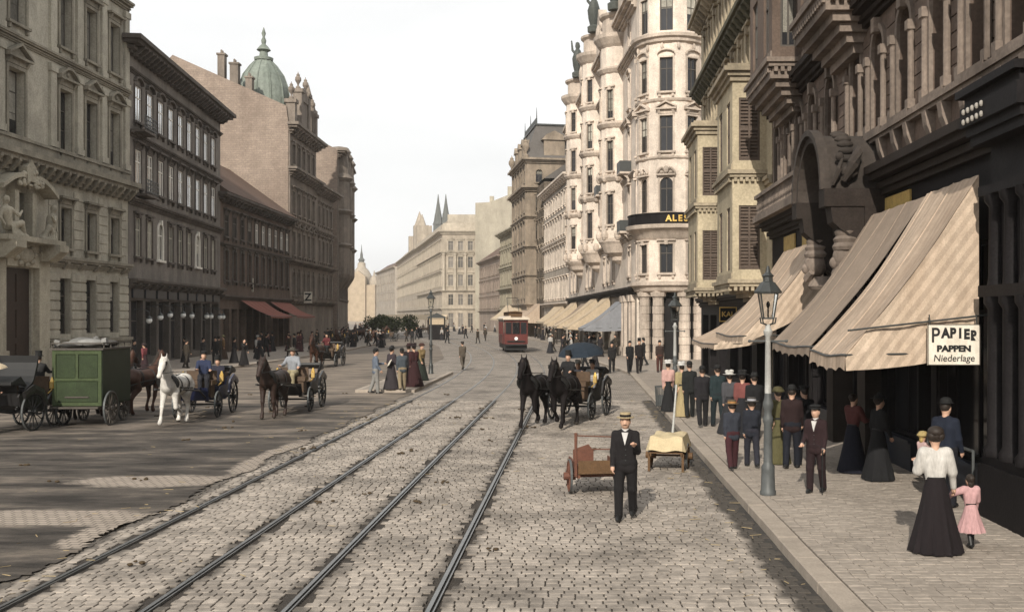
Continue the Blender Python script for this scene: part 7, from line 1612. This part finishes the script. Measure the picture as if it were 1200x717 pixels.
# ------------------------------------------------------------------ passers-by in the distance: a few kinds, then copies
dim = dict(res=.045)
kinds = [person('distant man in black with a bowler hat among the crowd', (-24.2, 66, PZ), 1.2, 1.74, 'm', (.022, .02, .022), (.02, .02, .022), 'bowler', legs=(.2, -.2), group='men in black in the distant crowd', **dim)[0],
         person('distant woman in a dark dress among the crowd', (-23.2, 69, PZ), 2.2, 1.66, 'f', (.03, .026, .03), (.025, .022, .025), 'lady', (.05, .045, .04), group='women in dark dresses in the distant crowd', **dim)[0],
         person('distant man in a brown suit among the crowd', (-25.3, 72, PZ), 3.6, 1.72, 'm', (.06, .045, .03), (.05, .04, .03), 'cap', (.05, .04, .03), legs=(-.2, .2), group='men in brown in the distant crowd', **dim)[0],
         person('distant woman in a white blouse and dark skirt among the crowd', (-23.8, 76, PZ), .4, 1.64, 'f', (.55, .52, .48), (.03, .03, .035), 'lady', (.5, .48, .42), group='women in white blouses in the distant crowd', **dim)[0],
         person('distant woman in a dark red dress among the crowd', (-25, 80, PZ), .9, 1.65, 'f', (.12, .025, .03), (.08, .02, .025), 'lady', (.06, .03, .03), group='women in red in the distant crowd', **dim)[0]]
rr = random.Random(11)
def place_copy(k, x, y, z): c = copy_tree(kinds[k]); c.location = (x, y, z); c.rotation_euler = (0, 0, rr.uniform(0, 6.28))
for i in range(26): y = rr.uniform(60, 128); place_copy(rr.choice([0, 0, 1, 1, 2, 4, 4]), rr.uniform(-28.5, -22.3) if y < 110 else rr.uniform(-29, -26), y, PZ)
for i in range(64): y = rr.uniform(95, 230); place_copy(rr.choice([0, 0, 1, 1, 2, 3]), rr.uniform(-.235, -.19)*y, y, 0.0)
for i in range(34): y = rr.uniform(120, 235); place_copy(rr.choice([0, 0, 1, 2, 3]), GX(rr.uniform(465, 580), y), y, 0.0)
for i in range(24):
    y = rr.uniform(64, 150); xk = 2.86-.108*(y-57); place_copy(rr.choice([0, 0, 1, 1, 2, 3, 3]), xk+rr.uniform(.5, 2.6), y, PZ)
for i in range(9): y = rr.uniform(62, 110); place_copy(rr.choice([0, 1, 2, 3]), 2.86-.108*(y-57)-rr.uniform(.3, 1.8), y, 0)
# ------------------------------------------------------------------ distant carriages, stall, kiosk, trees
cb = None
for i, (px, py, rz, lab) in enumerate(((412, 402, .3, 'first distant dark carriage left of the traffic island'), (428, 398, PI*.8, 'second distant dark carriage left of the traffic island'), (452, 400, PI*.5, 'distant carriage crossing before the small trees'), (398, 408, 0, 'distant carriage nearest the domed building'))):
    p = GP(px, py)
    if cb is None: cb = fiaker(lab, p, rz, m_blackp, m_leath, group='distant dark carriages'); src = cb
    else: c = copy_tree(src); c.location = p; c.rotation_euler = (0, 0, rz); c['label'] = lab
hz_ = horse('first distant brown horse left of the traffic island', lp(cb, 0, -3.3, 0), .3, h_brown, res=.05, group='distant horses')
for lab, px, py, rz in (('second distant brown horse left of the traffic island', 422, 400, 2.4), ('distant brown horse crossing before the small trees', 444, 401, 1.5), ('distant brown horse nearest the domed building', 397, 410, 0)):
    c = copy_tree(hz_); c.location = GP(px, py); c.rotation_euler = (0, 0, rz); c['label'] = lab
kx, ky, kz = GP(512, 398); kk = thing('kiosk', 'small dark kiosk with a yellow upper panel beyond the traffic island', 'kiosk', (kx, ky, 0), .1)
m = MB(); m.box(-1.1, 1.1, -1, 1, 0, 2.1); m.box(-1.15, -1.0, -1.05, 1.05, 2.1, 3.0); m.box(1.0, 1.15, -1.05, 1.05, 2.1, 3.0); m.build('body', m_shop, kk); m = MB(); m.box(-1.0, 1.0, -1.0, 1.0, 2.1, 2.95); m.build('poster_panel', m_awny, kk); m = MB(); m.box(-1.3, 1.3, -1.2, 1.2, 3.0, 3.12); m.prism([(-1.25, 3.12), (1.25, 3.12), (0, 3.7)], 'y', -1.15, 1.15); m.build('roof', m_iron, kk)
m_leaf = M('foliage_green', (.06, .075, .028), .85, .45, 3, rnd=.45); m_bark = M('bark', (.08, .06, .045), .95, .3, 8, .5, 20)
def tree(label, loc, h, r, seed):
    t = thing('small_tree', label, 'tree', loc, 0, 'small street trees in the distance'); q = random.Random(seed)
    m = MB(); th = h*.42; m.tube([(0, 0, 0), (.03, .02, th*.6), (-.02, .03, th), (.02, 0, h*.8)], [.12, .09, .07, .03], 7)
    for k in range(6):
        a = k*1.05+q.random(); z = th*.9+k*.12*h*.4; m.tube([(0, 0, z), (math.cos(a)*r*.4, math.sin(a)*r*.4, z+h*.12), (math.cos(a)*r*.75, math.sin(a)*r*.75, z+h*.2)], [.05, .035, .015], 5)
    m.build('trunk', m_bark, t); m = MB(); cl = [(q.uniform(-.6, .6)*r, q.uniform(-.6, .6)*r, h*q.uniform(.45, .88), q.uniform(.32, .55)*r) for _ in range(13)]
    for cx_, cy2, cz, cr in cl:
        for _ in range(110):
            v = Vector((q.gauss(0, 1), q.gauss(0, 1), q.gauss(0, 1))).normalized()*cr*q.uniform(.65, 1.05); c = Vector((cx_, cy2, cz))+v*1.0; a = Vector((q.gauss(0, 1), q.gauss(0, 1), q.gauss(0, 1))).normalized()*q.uniform(.10, .2); b_ = a.cross(Vector((q.gauss(0, 1), q.gauss(0, 1), q.gauss(0, 1)))).normalized()*q.uniform(.07, .14)
            m.add([tuple(c-a), tuple(c+b_), tuple(c+a), tuple(c-b_)], [(0,1,2,3)])
    m.build('crown', m_leaf, t); return t
for i, (px, Y, h, r, lab) in enumerate(((438, 150, 2.9, 1.8, 'small round tree left of the kiosk, leftmost of a row'), (449, 155, 3.1, 1.9, 'second small round tree from the left in the distance'), (460, 158, 3.0, 1.9, 'third small round tree from the left in the distance'), (478, 165, 3.2, 1.9, 'small dark tree just left of the kiosk'))): tree(lab, (GX(px, Y), Y, 0), h, r, i+3)
for i, (px, Y, w_, lab) in enumerate(((475, 185, 9, 'cream market awning behind the small trees, on the left'), (500, 200, 8, 'cream market awning behind the kiosk'))):
    st = thing('market_stall', lab, 'stall', (GX(px, Y), Y, 0), 0); m = MB(); m.prism([(-1.4, 2.6), (1.4, 2.6), (0, 3.5)], 'x', -w_/2, w_/2); m.build('canopy', m_awny, st); m = MB()
    for a in (-w_/2+.2, 0, w_/2-.2):
        for b_ in (-1.2, 1.2): m.tube([(a, b_, 0), (a, b_, 2.6)], .05, 5)
    m.build('pole', m_cartb, st); m = MB(); m.box(-w_/2+.3, w_/2-.3, -.8, .8, .8, .95); m.build('table', m_cartb, st)
# air between here and the far end of the street
hz = MB(); hz.box(-3100, 3100, -700, 4600, -1.1, 75); ho = hz.build('haze', []) if False else None
me = bpy.data.meshes.new('haze'); me.from_pydata(hz.v, [], hz.f); mh = bpy.data.materials.new('haze'); mh.use_nodes = True; N, K = nodes(mh); N.remove(N['Principled BSDF']); pv = N.new('ShaderNodeVolumePrincipled'); pv.inputs['Color'].default_value = (.95, .93, .90, 1); pv.inputs['Density'].default_value = HAZE; pv.inputs['Anisotropy'].default_value = 0.0
K(pv.outputs[0], N['Material Output'].inputs['Volume']); me.materials.append(mh); stuff(link('haze', me))
# dung, straw and scraps trodden into the carriageway
q = random.Random(21); m = MB(); m2 = MB()
for k in range(46):
    y = q.uniform(13, 44); x = q.uniform(-14, 2.2); n = q.randint(2, 6)
    for _ in range(n):
        a, b_ = x+q.gauss(0, .09), y+q.gauss(0, .09); r = q.uniform(.02, .045); m.ell((a, b_, .012+r*.4), (r*1.2, r, r*.6), 6, 4)
for k in range(260):
    y = q.uniform(11.5, 40); x = q.choice([q.uniform(-15, 2.7), q.uniform(1.8, 2.75), q.uniform(-8.5, -6.5)]); t_ = q.uniform(0, 6.28); l_ = q.uniform(.03, .1); c, s_ = math.cos(t_)*l_, math.sin(t_)*l_
    m2.add([(x-c, y-s_, .016), (x-c+.008, y-s_+.006, .024), (x+c+.008, y+s_+.006, .022), (x+c, y+s_, .016)], [(0,1,2,3)])
stuff(m.build('horse_dung', M('dung', (.06, .042, .024), .95, .4, 20))); stuff(m2.build('straw_litter', M('straw', (.26, .2, .11), .9, .3, 20)))
